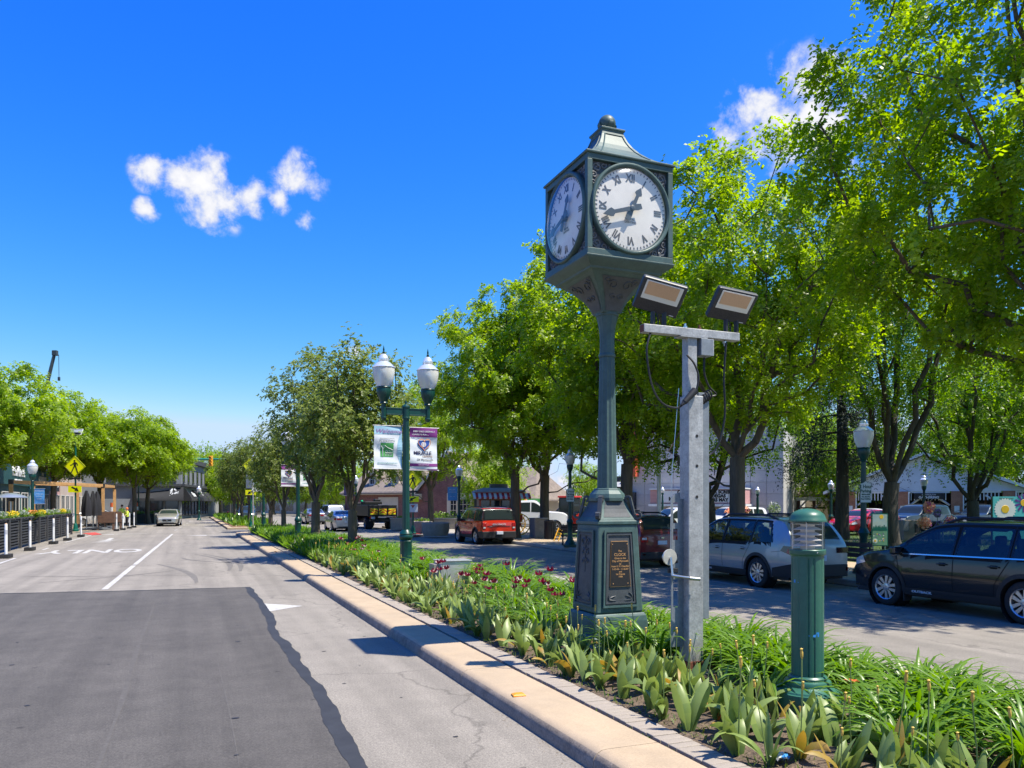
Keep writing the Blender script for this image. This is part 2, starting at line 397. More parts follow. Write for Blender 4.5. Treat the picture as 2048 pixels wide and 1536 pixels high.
# big arrow head running under the new asphalt
tip = G(606,1212); arrow('painted_arrow', [(tip.x, tip.y), G(520,1207)[:2], G(492,1216)[:2], G(520,1226)[:2]], Matrix.Identity(4), .0036)
turn = [(-.12,-1.6),(.12,-1.6),(.12,.9),(.5,.9),(0,1.9),(-.5,.9),(-.12,.9)]
arrow('painted_arrow', [(-1.6,.10),(.3,.14),(.3,.42),(1.5,.0),(.3,-.42),(.3,-.14),(-1.6,-.10)], Mt(-4.1,56.5,math.pi+.05))
p = G(385,1071); arrow('painted_arrow', [(-1.9,.12),(.4,.16),(.4,.6),(1.6,.0),(.4,-.6),(.4,-.16),(-1.9,-.12)], Mt(p.x+1.2,p.y,math.pi))
arrow('painted_arrow', turn, Mt(-4.0,48.6,math.pi))
ribbon('lane_line', G(195,1084), G(222,1082), .3); ribbon('lane_line', (-4.5,45.2), (-3.6,45.0), .18)
# dark curved tyre scuffs
for k, (x0, y0, x1, y1, bow) in enumerate([(.25,33,1.1,24.5,.5),(.55,33,1.4,24.2,.5),(-.2,31,1.6,27.5,-.4),(-3.4,22.6,-.4,25.2,.3),(-4.2,24.8,.8,23.2,-.5),(-.9,28,.2,21.2,.3)]):
    A, B = [], []
    for i in range(15):
        t = i/14; x = x0+(x1-x0)*t + bow*math.sin(t*math.pi); y = y0+(y1-y0)*t
        wd = .10*(math.sin(math.pi*min(max(t,.06),.94)))**.5
        A.append((x-wd, y, .0030)); B.append((x+wd, y, .0030))
    mb = MB(); mb.grid([A,B]); struct(mb.build('tyre_mark', 'tyre_mark'))
# pale scrapes on the new asphalt and dark oil drips
mat('scrape', (.100,.093,.085), .9, noise=[(30,.3),(5,.7,(.082,.076,.070))])
for k,(x0,ya,yb,wd) in enumerate(((-.62,5.2,17.5,.035),(.35,6.0,12.0,.012),(-2.6,9.0,13.5,.015))):
    A,B = [],[]
    for i in range(31):
        t = i/30; y = ya+(yb-ya)*t; x = x0+.012*math.sin(y*.9+k); e = wd*math.sin(math.pi*t)**.6*(.5+.5*math.sin(y*9+k)**2)
        A.append((x-e,y,.0062)); B.append((x+e,y,.0062))
    mb = MB(); mb.grid([A,B]); struct(mb.build('asphalt_scrape','scrape'))
mat('oil', (.022,.021,.022), .55, noise=(20,.3))
for k in range(24):
    nw = k < 13; x, y = (rng.uniform(-3.2,.95), rng.uniform(5.2,13)) if nw else (rng.uniform(1.5,2.6), rng.uniform(5.5,13)); r0 = rng.uniform(.006,.02)
    pts = [(x+r0*(1+.4*rng.random())*math.cos(a)*1.5, y+r0*(1+.4*rng.random())*math.sin(a)) for a in [i*6.283/9 for i in range(9)]]
    sheet('oil_spot', pts, .0075 if nw else .0035, 'oil')
# ---- planted median
YN, YF = -4., 52.
med = thing('median_kerb', None, None); med['kind'] = 'structure'
prof = [(2.75,0),(2.765,.09),(2.79,.125),(2.83,.146),(2.87,.15),(3.31,.15)]
y = YN; k = 0
while y < YF:
    y2 = min(y + 3.05, YF)
    mb = MB(); rows = []
    for yy in (y + .004, y2 - .004): rows.append([(p[0], yy, p[1]) for p in prof] + [(3.31, yy, 0)])
    mb.grid(rows); n = len(rows[0]); mb.f.append(tuple(range(n))); mb.f.append(tuple(range(2*n-1, n-1, -1)))
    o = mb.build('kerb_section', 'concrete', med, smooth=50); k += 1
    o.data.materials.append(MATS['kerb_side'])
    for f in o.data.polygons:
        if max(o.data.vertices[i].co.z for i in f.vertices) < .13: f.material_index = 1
    y = y2
mb = MB(); mb.b2(6.3,6.75,YN,YF,0,.15); struct(mb.build('kerb', 'concrete', None, bevel=.03))
mb = MB()                                                             # rounded far nose of the median
pts = [(2.75,YF)] + [(4.75 - 2.0*math.cos(t), YF + 2.1*math.sin(t)) for t in [i*math.pi/14 for i in range(1,14)]] + [(6.75,YF)]
mb.prism(pts, .15); struct(mb.build('median_nose', 'concrete', None, bevel=.03))
# soil bed, lumpy
nx, ny = 26, 240
rows = []
for j in range(ny):
    yy = YN + (YF - YN) * j/(ny-1); r = []
    for i in range(nx):
        xx = 3.58 + (6.32-3.58)*i/(nx-1); e = min(i, nx-1-i, 4)/4
        r.append((xx, yy, .10 + .06*e + .012*math.sin(xx*17+yy*5) + .015*math.sin(yy*9.3-xx*6) + .02*rng.random()))
    rows.append(r)
mb = MB(); mb.grid(rows); struct(mb.build('soil_bed', 'soil', None, smooth=180))
mb = MB(); mb.b2(3.305,3.365,YN,YF,0,.105); struct(mb.build('soil_gap', 'soil'))
# paver edging: each brick on its own where it can be told apart
edg = thing('paver_edging', None, None); edg['kind'] = 'structure'
bricks = []
for v in range(5):
    mb = MB(); mb.box((0,0,0), (.232,.098,.08)); me = mb.mesh('brick', 'paver'); bricks.append(me)
yy = 4.2; i = 0
while yy < 35.5 and i < 298:
    o = ob('brick', bricks[i % 5], edg, (3.485 + rng.uniform(-.004,.004), yy, .108 + rng.uniform(-.004,.004)), rng.uniform(-.02,.02), bevel=.006)
    yy += .105; i += 1
mb = MB(); mb.b2(3.372,3.598,YN,YF,0,.10); mb.build('mortar_bed', 'soil', edg)
mb = MB(); mb.b2(3.37,3.60,yy-.04,YF,.05,.142); mb.build('far_edging', 'paver', edg)
# second island beyond the crosswalk, brick paved
isl = sheet('far_island', [(3.0,64.5),(6.6,64.5),(6.6,118),(3.0,118)], .12, 'soil')
mb = MB(); mb.b2(2.75,3.15,64.2,118,0,.15); mb.b2(6.5,6.9,64.2,118,0,.15); mb.b2(2.751,6.899,63.4,64.4,0,.149); struct(mb.build('island_kerb','concrete',None,bevel=.02))
for k in range(7): sheet('brick_paving', [(3.2,65+k*2.6),(4.3,65+k*2.6),(4.3,67.2+k*2.6),(3.2,67.2+k*2.6)], .146, 'brick_pave')
# ---- right-hand kerb, sidewalk, lawn
mb = MB(); mb.b2(14.6,14.78,-20,63.5,0,.15); struct(mb.build('kerb','concrete_grey',None,bevel=.025))
sheet('sidewalk', [(14.78,-20),(19.2,-20),(19.2,63.5),(14.78,63.5)], .145, 'concrete')
sheet('lawn', [(19.2,-20),(70,-20),(70,60),(34,60),(34,43.5),(19.2,43.5)], .15, 'grass_base')
sheet('plaza', [(14.78,40.0),(17.2,41.8),(19.0,45.5),(19.2,63.5),(14.78,63.5)], .150, 'concrete_grey')
sheet('path', [(24,30),(26,30.5),(60,24),(60,22)], .154, 'concrete')
sheet('park_road', [(36,42),(120,30),(120,46),(36,60)], .156, 'asphalt_old')
sheet('paving', [(19.2,43.5),(34,43.5),(34,60),(90,60),(90,110),(14.8,110),(14.8,75),(19.2,74)], .02, 'concrete_grey')
# ---- left-hand sidewalk
mb = MB(); mb.b2(-9.15,-9.0,-20,97,0,.15); struct(mb.build('kerb','concrete_grey',None,bevel=.02))
sheet('sidewalk', [(-16,-20),(-9.15,-20),(-9.15,97),(-16,97)], .146, 'concrete_grey')
sheet('sidewalk', [(-9.0,58),(-7.2,60),(-6.4,66),(-6.2,84),(-7,92),(-9.0,97)], .012, 'concrete')
sheet('tactile_mat', [G(165,1067)[:2], G(185,1071)[:2], G(204,1069)[:2], G(190,1065)[:2]], .016, 'red_mat')
sheet('tactile_mat', [G(820,1075)[:2], G(845,1074)[:2], G(838,1070)[:2], G(820,1071)[:2]], .160, 'red_mat')
# ============================================================ STREET CLOCK
def clock():
    T = thing('street_clock', 'tall dark green four-faced street clock standing in the flower bed', 'clock', (5.0, 8.96, 0))
    g, k_ = 'clock_green', 'clock_grey'
    mb = MB(); mb.sq([(.43,.10),(.43,.20),(.405,.22),(.405,.30),(.385,.33),(.375,.50),(.365,.56),(.345,.595)]); mb.build('plinth', g, T, bevel=.012)
    za, zb = .60, 1.71
    ha = lambda z: .335 + (.285-.335)*(z-za)/(zb-za)
    mb = MB(); mb.sq([(ha(za),za),(ha(zb),zb)]); ped = mb.build('pedestal', g, T, bevel=.02)
    tilt = math.atan((.335-.285)/(zb-za))
    def face(kf, off, poly, th, name, m, par, bev=0.):              # a plate lying on the sloping pedestal face
        vs = []; n = len(poly)
        for o_ in (off, off+th):
            for (u, z) in poly: vs.append((u, -(ha(z)+o_), z))
        fs = [tuple(range(n-1,-1,-1)), tuple(range(n,2*n))] + [(i,(i+1)%n,n+(i+1)%n,n+i) for i in range(n)]
        b = MB(); b.add(vs, fs, FZ(kf)); return b.build(name, m, par, bevel=bev, fixn=True)
    def ring(kf, off, w0, w1, z0, z1, t, th, name, m, par):          # trapezoid frame
        b = MB()
        o_ = [(-w0,z0),(w0,z0),(w1,z1),(-w1,z1)]; i_ = [(-w0+t,z0+t),(w0-t,z0+t),(w1-t,z1-t),(-w1+t,z1-t)]
        for q in range(4):
            q2 = (q+1)%4; poly = [o_[q],o_[q2],i_[q2],i_[q]]; vs = []
            for oo in (off, off+th):
                for (u,z) in poly: vs.append((u, -(ha(z)+oo), z))
            b.add(vs, [(3,2,1,0),(4,5,6,7),(0,1,5,4),(1,2,6,5),(2,3,7,6),(3,0,4,7)], FZ(kf))
        return b.build(name, m, par, fixn=True)
    for kf in range(4):
        pn = face(kf, .003, [(-.245,.68),(.245,.68),(.205,1.63),(-.205,1.63)], .006, 'panel', k_, T)
        ring(kf, .010, .25,.21,.675,1.635,.025,.016,'frame',g,pn)
        ring(kf, .010, .212,.175,.72,1.59,.018,.012,'inner_frame',k_,pn)
        if kf == 0:
            face(0, .011, [(-.150,.93),(.150,.93),(.118,1.50),(-.118,1.50)], .010, 'plaque_rim', 'gold', pn)
            pl = face(0, .018, [(-.144,.937),(.144,.937),(.113,1.493),(-.113,1.493)], .008, 'plaque', 'plaque_black', T)
            lines = [('The',.032,1.375),('CLOCK',.050,1.33),('Given to the',.032,1.285),('City of Plymouth',.034,1.25),('by',.028,1.215),('Peter E. H. Chandler',.030,1.185),('2-23-66 - 11-22-87',.030,1.15),('and',.028,1.118),('his Friends',.030,1.087),('1988',.030,1.055)]
            for s_, sz, z in lines:
                text(s_, sz, (0, -(ha(z)+.0275), z), 0, 'gold', pl, ext=.001, rot=(rad(90)-tilt,0,0), bold=.0006)
            for sx in (-1,1):
                for z in (.97,1.46):
                    b = MB(); b.lathe([(.007,0),(.004,.004)],8,M=Matrix.Translation((sx*.105,-(ha(z)+.027),z)) @ VX); b.build('screw','gold',pl)
        leaf = MB()
        for sx in (-1,1):                                            # little leaf reliefs at the foot of each panel
            for q in range(3):
                a0 = rad(25+q*38); pts = [(sx*(.165-.11*t*math.sin(a0)+.02*math.sin(t*3)), -(ha(.76)+.012), .745+.10*t*math.cos(a0)+.03) for t in (0,.3,.6,1)]
                leaf.tube(pts, [.006,.012,.010,.002], 5, M=FZ(kf))
        leaf.build('leaf_relief', k_, pn, smooth=60)
        if kf != 0:
            sc_ = MB()
            for sx in (-1,1):
                for q, z in enumerate((1.48,1.36,1.25)):
                    r0 = .055 - .010*q
                    sp = [(sx*(.055 + r0*(1-t*.75)*math.cos(t*7.5+q)), -(ha(z)+.014), z + r0*(1-t*.75)*math.sin(t*7.5+q)) for t in [i/16 for i in range(17)]]
                    sc_.tube(sp, .009, 5, M=FZ(kf))
            sc_.tube([(0,-(ha(1.5)+.014),1.56),(0,-(ha(1.2)+.014),1.10)], [.012,.006], 5, M=FZ(kf))
            sc_.build('scroll_relief', k_, pn, smooth=60)
    mb = MB(); mb.sq([(.30,1.705),(.30,1.75),(.285,1.76)]); mb.build('moulding', g, T, bevel=.008)
    # concave shoulder with grey panels
    cz = [1.757,1.80,1.85,1.90,1.95,2.0,2.04]; cr = [.285,.262,.236,.212,.192,.178,.170]
    mb = MB(); mb.sq(list(zip(cr,cz))); mb.build('shoulder', g, T, bevel=.01)
    for kf in range(4):
        b = MB(); b.grid([[(u*.74*r, -(r+.004), z) for u in (-1,1)] for r,z in zip(cr[1:-1],cz[1:-1])], FZ(kf)); b.build('shoulder_panel', k_, T)
    mb = MB(); mb.lathe([(.235,2.0),(.238,2.04),(.225,2.09),(.19,2.13),(.172,2.145),(.175,2.155),(.16,2.165)],8,rot=math.pi/8); mb.build('dome', g, T, bevel=.008)
    for kf in range(4):                                              # S-scroll brackets on the four corners
        M = FZ(kf) @ Matrix.Rotation(-math.pi/4,4,'Z'); path = []
        for t in [i/26 for i in range(27)]:
            if t < .28: a = t/.28; path.append((.275+.035*math.cos(math.pi*(.1+1.4*(1-a))), 2.03+.032*math.sin(math.pi*(.1+1.4*(1-a)))))
            elif t > .74: a = (t-.74)/.26; path.append((.40+.042*math.cos(math.pi*(1.1+1.5*a)), 1.82+.038*math.sin(math.pi*(1.1+1.5*a))))
            else: a = (t-.28)/.46; path.append((.308+.052*a, 2.03-.21*a))
        b = MB()
        for i in range(len(path)-1):
            (x0,z0),(x1,z1) = path[i],path[i+1]; n = Vector((z1-z0,0,-(x1-x0))); n = n.normalized()*.013 if n.length else n
            vs = [(x0-n.x,-.026,z0-n.z),(x1-n.x,-.026,z1-n.z),(x1+n.x,-.026,z1+n.z),(x0+n.x,-.026,z0+n.z)]
            vs += [(p[0],.026,p[2]) for p in vs]; vs = [Vector((p[1],-p[0],p[2])) for p in vs]
            b.add(vs, [(3,2,1,0),(4,5,6,7),(0,1,5,4),(1,2,6,5),(2,3,7,6),(3,0,4,7)], M)
        b.build('bracket', k_, T, fixn=True)
    # fluted column
    mb = MB(); mb.lathe([(.128,2.16),(.122,2.5),(.110,3.2),(.098,3.86)],24,flute=.10); mb.build('column', g, T, smooth=25)
    mb = MB(); mb.lathe([(.104,3.85),(.108,3.86),(.108,3.885),(.098,3.90)],24); mb.build('collar', g, T, smooth=40)
    mb = MB(); mb.lathe([(.096,3.89),(.094,4.05),(.098,4.15),(.110,4.25),(.132,4.34),(.140,4.38)],24,flute=.08); mb.lathe([(.145,4.375),(.150,4.39),(.150,4.405)],24); mb.build('capital', g, T, smooth=25)
    # funnel carrying the clock head
    fz = [4.40,4.43,4.48,4.54,4.60,4.66,4.72,4.78,4.82]; fr = [.135,.145,.165,.195,.235,.285,.345,.415,.47]
    mb = MB(); mb.sq(list(zip(fr,fz))); mb.build('funnel', g, T, bevel=.008)
    for kf in range(4):
        pnl = MB(); pnl.grid([[(u*.72*r, -(r+.005), z-.004) for u in (-1,0,1)] for r,z in zip(fr[1:-1],fz[1:-1])], FZ(kf)); po = pnl.build('funnel_panel', k_, T, smooth=60)
        b = MB()
        rint = lambda z: float(np.interp(z, fz, fr))
        for sx in (-1,1):
            for (cx,z0,r0,tw) in ((.10,4.70,.07,7),(.05,4.58,.045,6.5),(.19,4.735,.045,6)):
                sp = []
                for t in [i/14 for i in range(15)]:
                    u = sx*(cx + r0*(1-t*.7)*math.cos(t*tw)); z = min(max(z0 + r0*.7*(1-t*.7)*math.sin(t*tw),4.45),4.77)
                    sp.append((u, -(rint(z)+.010), z-.004))
                b.tube(sp, .008, 5, M=FZ(kf))
        b.build('scroll_relief', 'clock_grey', po, smooth=60)
    mb = MB(); mb.sq([(.47,4.815),(.50,4.83),(.505,4.85),(.54,4.875),(.575,4.90),(.605,4.925),(.615,4.94),(.615,4.955)]); mb.build('cornice', g, T, bevel=.005)
    W, zc = .60, 5.56
    mb = MB(); mb.sq([(W-.05,4.955),(W-.05,6.165)]); head = mb.build('clock_head', k_, T)
    # square frame round each face
    for kf in range(4):
        b = MB()
        for (x0,x1,z0,z1) in ((-W,W,4.957,5.03),(-W,W,6.09,6.163),(-W,-.535,5.03,6.09),(.535,W,5.03,6.09)):
            b.b2(x0+(.0012 if kf%2 else 0),x1-(.0012 if kf%2 else 0),-W+(.0006 if kf%2 else 0),-W+.07,z0,z1,FZ(kf))
        fr_ = b.build('face_frame', g, T, bevel=.006)
        b = MB()                                                      # cast curls in the four corners
        for sx in (-1,1):
            for sz in (-1,1):
                for (dx,dz,r0,tw,ph) in ((.45,.45,.060,8,0),(.49,.36,.040,7,1),(.36,.49,.040,7,2.5),(.43,.50,.028,6,4),(.50,.43,.028,6,5),(.50,.27,.030,6,.5),(.27,.50,.030,6,3)):
                    sp = [(sx*(dx+r0*(1-t*.8)*math.cos(t*tw+ph)), -W+.044, zc+sz*(dz+r0*(1-t*.8)*math.sin(t*tw+ph))) for t in [i/15 for i in range(16)]]
                    b.tube(sp, .0085, 5, M=FZ(kf))
        b.build('scroll_ornament', 'clock_scroll', fr_, smooth=60)
    mb = MB(); mb.sq([(.615,6.160),(.622,6.172),(.622,6.188),(.60,6.196)]); mb.build('top_moulding', g, T, bevel=.004)
    rz_ = [6.192,6.215,6.26,6.33,6.41,6.49,6.57,6.65,6.70,6.715]; rr_ = [.605,.555,.475,.385,.305,.245,.200,.168,.154,.165]
    mb = MB(); mb.sq(list(zip(rr_,rz_))); mb.build('roof', g, T, bevel=.006)
    for kf in range(4):                                              # raised bead outlining each roof panel
        b = MB()
        for sx in (-1,1): b.tube([(sx*r*.74, -(r+.002), z) for r,z in zip(rr_[2:-2],rz_[2:-2])], .009, 5, M=FZ(kf))
        b.tube([(-rr_[7]*.74,-(rr_[7]+.002),rz_[7]),(rr_[7]*.74,-(rr_[7]+.002),rz_[7])], .009, 5, M=FZ(kf)); b.build('roof_bead', g, T, smooth=60)
    mb = MB(); mb.sq([(.165,6.713),(.172,6.722),(.172,6.742),(.11,6.75)]); mb.build('roof_cap', g, T, bevel=.004)
    mb = MB(); mb.lathe([(.06,6.745),(.055,6.77),(.075,6.785)] + [(.112*math.sin(a), 6.86-.112*math.cos(a)) for a in [rad(35+i*14.5) for i in range(11)]],24); mb.build('finial', g, T, smooth=50)
    b = MB()
    for q in range(4):
        M = FZ(q); b.grid([[(u*.055*(1-t*.6), -(.085+.04*math.sin(t*2.2)), 6.775+.09*t) for u in (-1,0,1)] for t in (0,.35,.7,1)], M)
    b.build('finial_leaf', g, T, smooth=60)
    # dials
    for kf in range(4):
        M = FZ(kf) @ Matrix.Translation((0,-W+.03,zc)) @ VX            # local z points out of the face
        d = bpy.data.objects.new('dial', MB().lathe([(.50,-.03),(.50,.012)],64).mesh('dial','dial_white',40)); COL.objects.link(d); d.parent = T; d.matrix_basis = M
        b = MB(); R0 = [(.556,-.01),(.556,.04),(.550,.055),(.540,.062),(.526,.062),(.518,.054),(.510,.052),(.504,.045),(.500,.028)]
        b.lathe(R0,64,caps=False); b.build('bezel', g, d, smooth=35)
        b = MB()
        for i in range(60):
            a = i*math.pi/30; big = i % 5 == 0
            b.box((0,0,0),(.010 if not big else .014,.026,.002), M=Matrix.Rotation(-a,4,'Z') @ Matrix.Translation((0,.472,.0145)))
        b.build('minute_track','numeral_grey',d)
        for i, s_ in enumerate(['XII','I','II','III','IV','V','VI','VII','VIII','IX','X','XI']):
            a = -i*math.pi/6
            text(s_, .132, (-.378*math.sin(a), .378*math.cos(a), .0145), 0, 'numeral_grey', d, 'numeral', ext=.0015, rot=(0,0,a), sx=.78, bold=.0045)
        text('ROYAL\nLIGHTING', .036, (.0,-.14,.0145), 0, 'numeral_grey', d, ext=.0008, rot=(0,0,0))
        def hand(name, ang, L, wd, tail, zz):
            poly = [(-wd*.5,-tail),(wd*.5,-tail),(wd*.62,-tail*.55),(wd*.42,0),(wd*.36,L*.62),(wd*.85,L*.70),(wd*.75,L*.78),(.003,L),(-.003,L),(-wd*.75,L*.78),(-wd*.85,L*.70),(-wd*.36,L*.62),(-wd*.42,0),(-wd*.62,-tail*.55)]
            b = MB(); b.prism(poly, .008, Matrix.Rotation(-ang,4,'Z') @ Matrix.Translation((0,0,zz))); return b.build(name,'hand_grey',d)
        hand('hour_hand', rad(25), .29, .058, .16, .050); hand('minute_hand', rad(42.2*6), .42, .062, .13, .062)
        b = MB(); b.lathe([(.035,.012),(.035,.075),(.025,.08)],20); b.build('hand_hub','hand_grey',d,smooth=40)
        b = MB(); b.lathe([(.502*math.sin(a), .030+.115*(math.cos(a)-0)/1) for a in [rad(90-i*9) for i in range(10)]] + [(.004,.1455)],48,caps=False)
        b.build('dome_glass','dial_glass',d,smooth=180)
    return T
mat('clock_scroll', (.17,.175,.185), .5, noise=(30,.2))
# clear domed glass: lets the light through to the dial and keeps its reflections
m = bpy.data.materials.new('dial_glass'); m.use_nodes = True; t = m.node_tree; t.nodes.clear()
tr = N('ShaderNodeBsdfTransparent', t); gl = N('ShaderNodeBsdfGlossy', t); gl.inputs['Roughness'].default_value = .16; gl.inputs['Color'].default_value = (.8,.8,.8,1)
fr0 = N('ShaderNodeLayerWeight', t); frp = N('ShaderNodeMath', t, operation='POWER'); frp.inputs[1].default_value = 3.5; LK(fr0.outputs['Facing'], frp.inputs[0], t); fr = N('ShaderNodeMath', t, operation='MULTIPLY_ADD'); fr.inputs[1].default_value = .7; fr.inputs[2].default_value = .05; LK(frp.outputs[0], fr.inputs[0], t); ms = N('ShaderNodeMixShader', t); ou = N('ShaderNodeOutputMaterial', t)
LK(fr.outputs[0], ms.inputs[0], t); LK(tr.outputs[0], ms.inputs[1], t); LK(gl.outputs[0], ms.inputs[2], t); LK(ms.outputs[0], ou.inputs['Surface'], t)
MATS['dial_glass'] = m
clock()

# ============================================================ FLOODLIGHT MAST
def mast():
    T = thing('floodlight_mast', 'galvanised steel mast with winch carrying a crossbar of floodlights beside the clock', 'light mast', (5.0, 7.13, 0))
    mb = MB(); mb.box((0,0,.13),(.46,.42,.10)); mb.build('footing','concrete_grey',T,bevel=.02)
    mb = MB(); mb.box((.012,-.01,.23),(.20,.20,.12)); mb.build('foot_sleeve','rust',T,bevel=.006)
    mb = MB(); mb.box((.01,0,1.67),(.185,.17,2.9)); post = mb.build('post','galv',T,bevel=.008)
    for z in (1.69+.35, 1.69+.68, 1.69+1.0):
        b = MB(); b.lathe([(.017,0),(.017,.003)],14,M=Matrix.Translation((.02,-.0855,z)) @ VX); b.build('hole','black',post)
    mb = MB(); mb.box((-.005,.012,3.32),(.118,.11,.90)); mb.build('inner_tube','galv',T,bevel=.006)
    # slotted winch plate on the left side, with real openings
    b = MB(); yp = .02
    def plate(x0,x1,z0,z1): b.b2(x0,x1,yp-.006,yp+.006,z0,z1)
    plate(-.125,-.07,.44,2.02); 
    holes = [(.60,.62),(.86,1.16),(1.22,1.26),(1.33,1.36),(1.40,1.43),(1.58,1.70),(1.76,1.98)]
    zs = .44
    for (z0,z1) in holes:
        plate(-.235,-.125,zs,z0); plate(-.235,-.212,z0,z1); plate(-.148,-.125,z0,z1); zs = z1
    plate(-.235,-.125,zs,2.02)
    b.add([(-.235,yp-.006,2.02),(-.125,yp-.006,2.02),(-.125,yp-.006,2.09),(-.20,yp-.006,2.07),(-.235,yp+.006,2.02),(-.125,yp+.006,2.02),(-.125,yp+.006,2.09),(-.20,yp+.006,2.07)], [(0,1,2,3),(7,6,5,4),(3,2,6,7),(0,3,7,4)])
    b.build('winch_plate','galv_dull_shade',T)  # shade of the mast's left side is put into this darker grey
    b = MB(); b.lathe([(.085,-.012),(.087,0),(.085,.006)],28,M=Matrix.Translation((-.27,-.01,1.40)) @ VX); b.lathe([(.04,-.09),(.04,-.01)],16,M=Matrix.Translation((-.27,-.01,1.40)) @ VX); b.build('winch_drum','galv_cream',T,smooth=40)
    b = MB(); b.tube([(-.27,-.06,1.21),(-.20,-.10,1.20),(-.10,-.135,1.185)],[.016,.014,.012],8); b.tube([(-.27,-.03,1.40),(-.27,-.06,1.21)],.012,8); b.build('winch_handle','steel',T,smooth=40)
    b = MB(); b.tube([(-.115,-.14,1.182),(.0,-.16,1.170)],.020,10); b.build('winch_grip','chrome_dull',T,smooth=40)
    b = MB(); b.box((-.24,-.02,1.26),(.12,.03,.05)); b.build('winch_bracket','black_plastic',T,bevel=.006)
    b = MB(); b.tube([(-.255,.0,1.45),(-.245,.0,2.2),(-.15,-.0,3.2)],.004,5); b.build('cable','steel',T)
    # cable channel on the right
    b = MB(); b.b2(.105,.24,.0,.13,.72,3.17); ch = b.build('cable_channel','galv_dull_shade',T,bevel=.005)
    b = MB(); b.tube([(.09,-.0,.89),(.13,.0,.89)],.012,8); b.lathe([(.02,0),(.02,.012)],6,M=Matrix.Translation((.115,.044,.90)) @ VX); b.build('bolt','steel',ch)
    # crossbar
    b = MB(); b.box((0,0,0),(1.22,.09,.088)); cb = b.build('crossbar','galv',T,bevel=.006,loc=(.0,-.005,3.80))
    b = MB(); b.box((-.612,-.0,0),(.004,.075,.075)); b.build('rusty_end','rust',cb)
    b = MB(); b.box((.0,.0,-.052),(.34,.13,.012)); b.build('cap_plate','galv',cb)
    for sx in (-.08,.10):
        b = MB(); b.lathe([(.024,0),(.024,.02),(.013,.022),(.013,.05)],6,c=(sx,-.01,.044)); b.build('bolt','steel' if sx<0 else 'rust',cb)
    b = MB(); b.lathe([(.012,0),(.012,.03),(.024,.031),(.024,.05)],6,c=(.44,0,-.105)); b.build('bolt','steel',cb)
    b = MB(); b.b2(.085,.24,-.075,.06,3.56,3.74); jb = b.build('junction_box','galv_dull_shade',T,bevel=.004)
    b = MB(); b.b2(.241,.25,-.07,.055,3.565,3.74); b.build('box_lid','galv',jb)
    # curly leads
    def lead(pts, r=.011): 
        P = [Vector(p) for p in pts]; out = []
        for i in range(len(P)-1):
            p0,p1,p2,p3 = P[max(i-1,0)],P[i],P[i+1],P[min(i+2,len(P)-1)]
            for t in [q/6 for q in range(6)]:
                out.append(.5*((2*p1)+(p2-p0)*t+(2*p0-5*p1+4*p2-p3)*t*t+(3*p1-p0-3*p2+p3)*t**3))
        out.append(P[-1]); b = MB(); b.tube(out, r, 6); return b.build('power_lead','black_plastic',T,smooth=60)
    lead([(-.52,-.03,3.76),(-.58,-.05,3.55),(-.52,-.06,3.2),(-.40,-.07,3.02),(-.22,-.08,2.98),(-.13,-.10,3.06)])
    lead([(-.09,-.06,3.55),(-.02,-.09,3.46),(.03,-.10,3.32),(.0,-.10,3.17),(-.04,-.10,3.12)])
    lead([(.17,-.01,3.55),(.17,-.01,3.38),(.23,-.01,3.24),(.33,.0,3.16),(.22,.0,3.13)])
    lead([(.45,-.02,3.74),(.42,-.02,3.35),(.44,-.01,2.95),(.38,.0,2.65),(.30,.03,2.52),(.22,.05,2.49)])
    b = MB(); b.tube([(-.15,-.105,3.04),(-.02,-.11,3.17)],[.030,.042],12); b.tube([(-.19,-.105,3.005),(-.14,-.105,3.05)],[.014,.028],10); b.build('plug','black_plastic',T,smooth=50)
    b = MB(); b.tube([(.15,.05,2.47),(.235,.05,2.50)],[.038,.020],12); b.build('plug','black_plastic',T,smooth=50)
    co = []; 
    for i in range(90): a = i*.42; t = i/89; co.append((.10+.16*t+.0, .02+.055*math.cos(a), 3.06+.10*t+.055*math.sin(a)))
    b = MB(); b.tube(co,.0095,5); b.build('coiled_lead','black_plastic',T,smooth=60)
mat('galv_cream', (.55,.53,.46), .5, .3, noise=(12,.15))
mat('chrome_dull', (.42,.42,.44), .35, .9, noise=(60,.3))
mast()
def flood(px, py, d, yaw, pitch, roll, label):
    p = D(px, py, d); p.z = 3.855
    T = thing('floodlight', label, 'floodlight', p, 0)
    # bracket legs then a housing tilted towards the clock
    for sx in (-.07,.07):
        b = MB(); b.box((sx,.0,.07),(.03,.05,.15)); b.build('bracket','black_plastic',T,bevel=.004)
    b = MB(); b.tube([(0,.01,.0),(.01,.02,.06),(-.01,.02,.14)],.008,6); b.build('power_lead','black_plastic',T)
    h = bpy.data.objects.new('housing', None)
    b = MB(); b.box((0,.035,0),(.50,.075,.36)); h = b.build('housing','flood_body',T,bevel=.02)
    h.location = (.01,-.02,.295); h.rotation_euler = (pitch, roll, yaw)
    b = MB(); b.b2(-.205,.205,-.008,-.002,-.05,.155); b.build('lens','lens_white',h,bevel=.002)
    b = MB(); b.b2(-.185,.165,-.0125,-.0085,.005,.145); b.build('light_panel','lens_tan',h)
    b = MB(); b.b2(-.245,.245,-.006,-.002,-.175,-.052); b.build('driver_cover','flood_band',h)
    for i in range(12):
        b = MB(); b.box((-.20+.036*i,.09,0),(.008,.05,.28)); b.build('fin','flood_body',h)
    b = MB(); b.b2(.16,.21,-.0085,-.0062,-.165,-.158); b.build('mark','lens_white',h)
mat('flood_body', (.035,.042,.05), .45, noise=(60,.2)); mat('flood_band', (.045,.042,.042), .8, noise=(220,.5))
flood(1317,600,8.38,rad(-14),rad(40),rad(13),'left floodlight on the galvanised crossbar, close under the clock head')
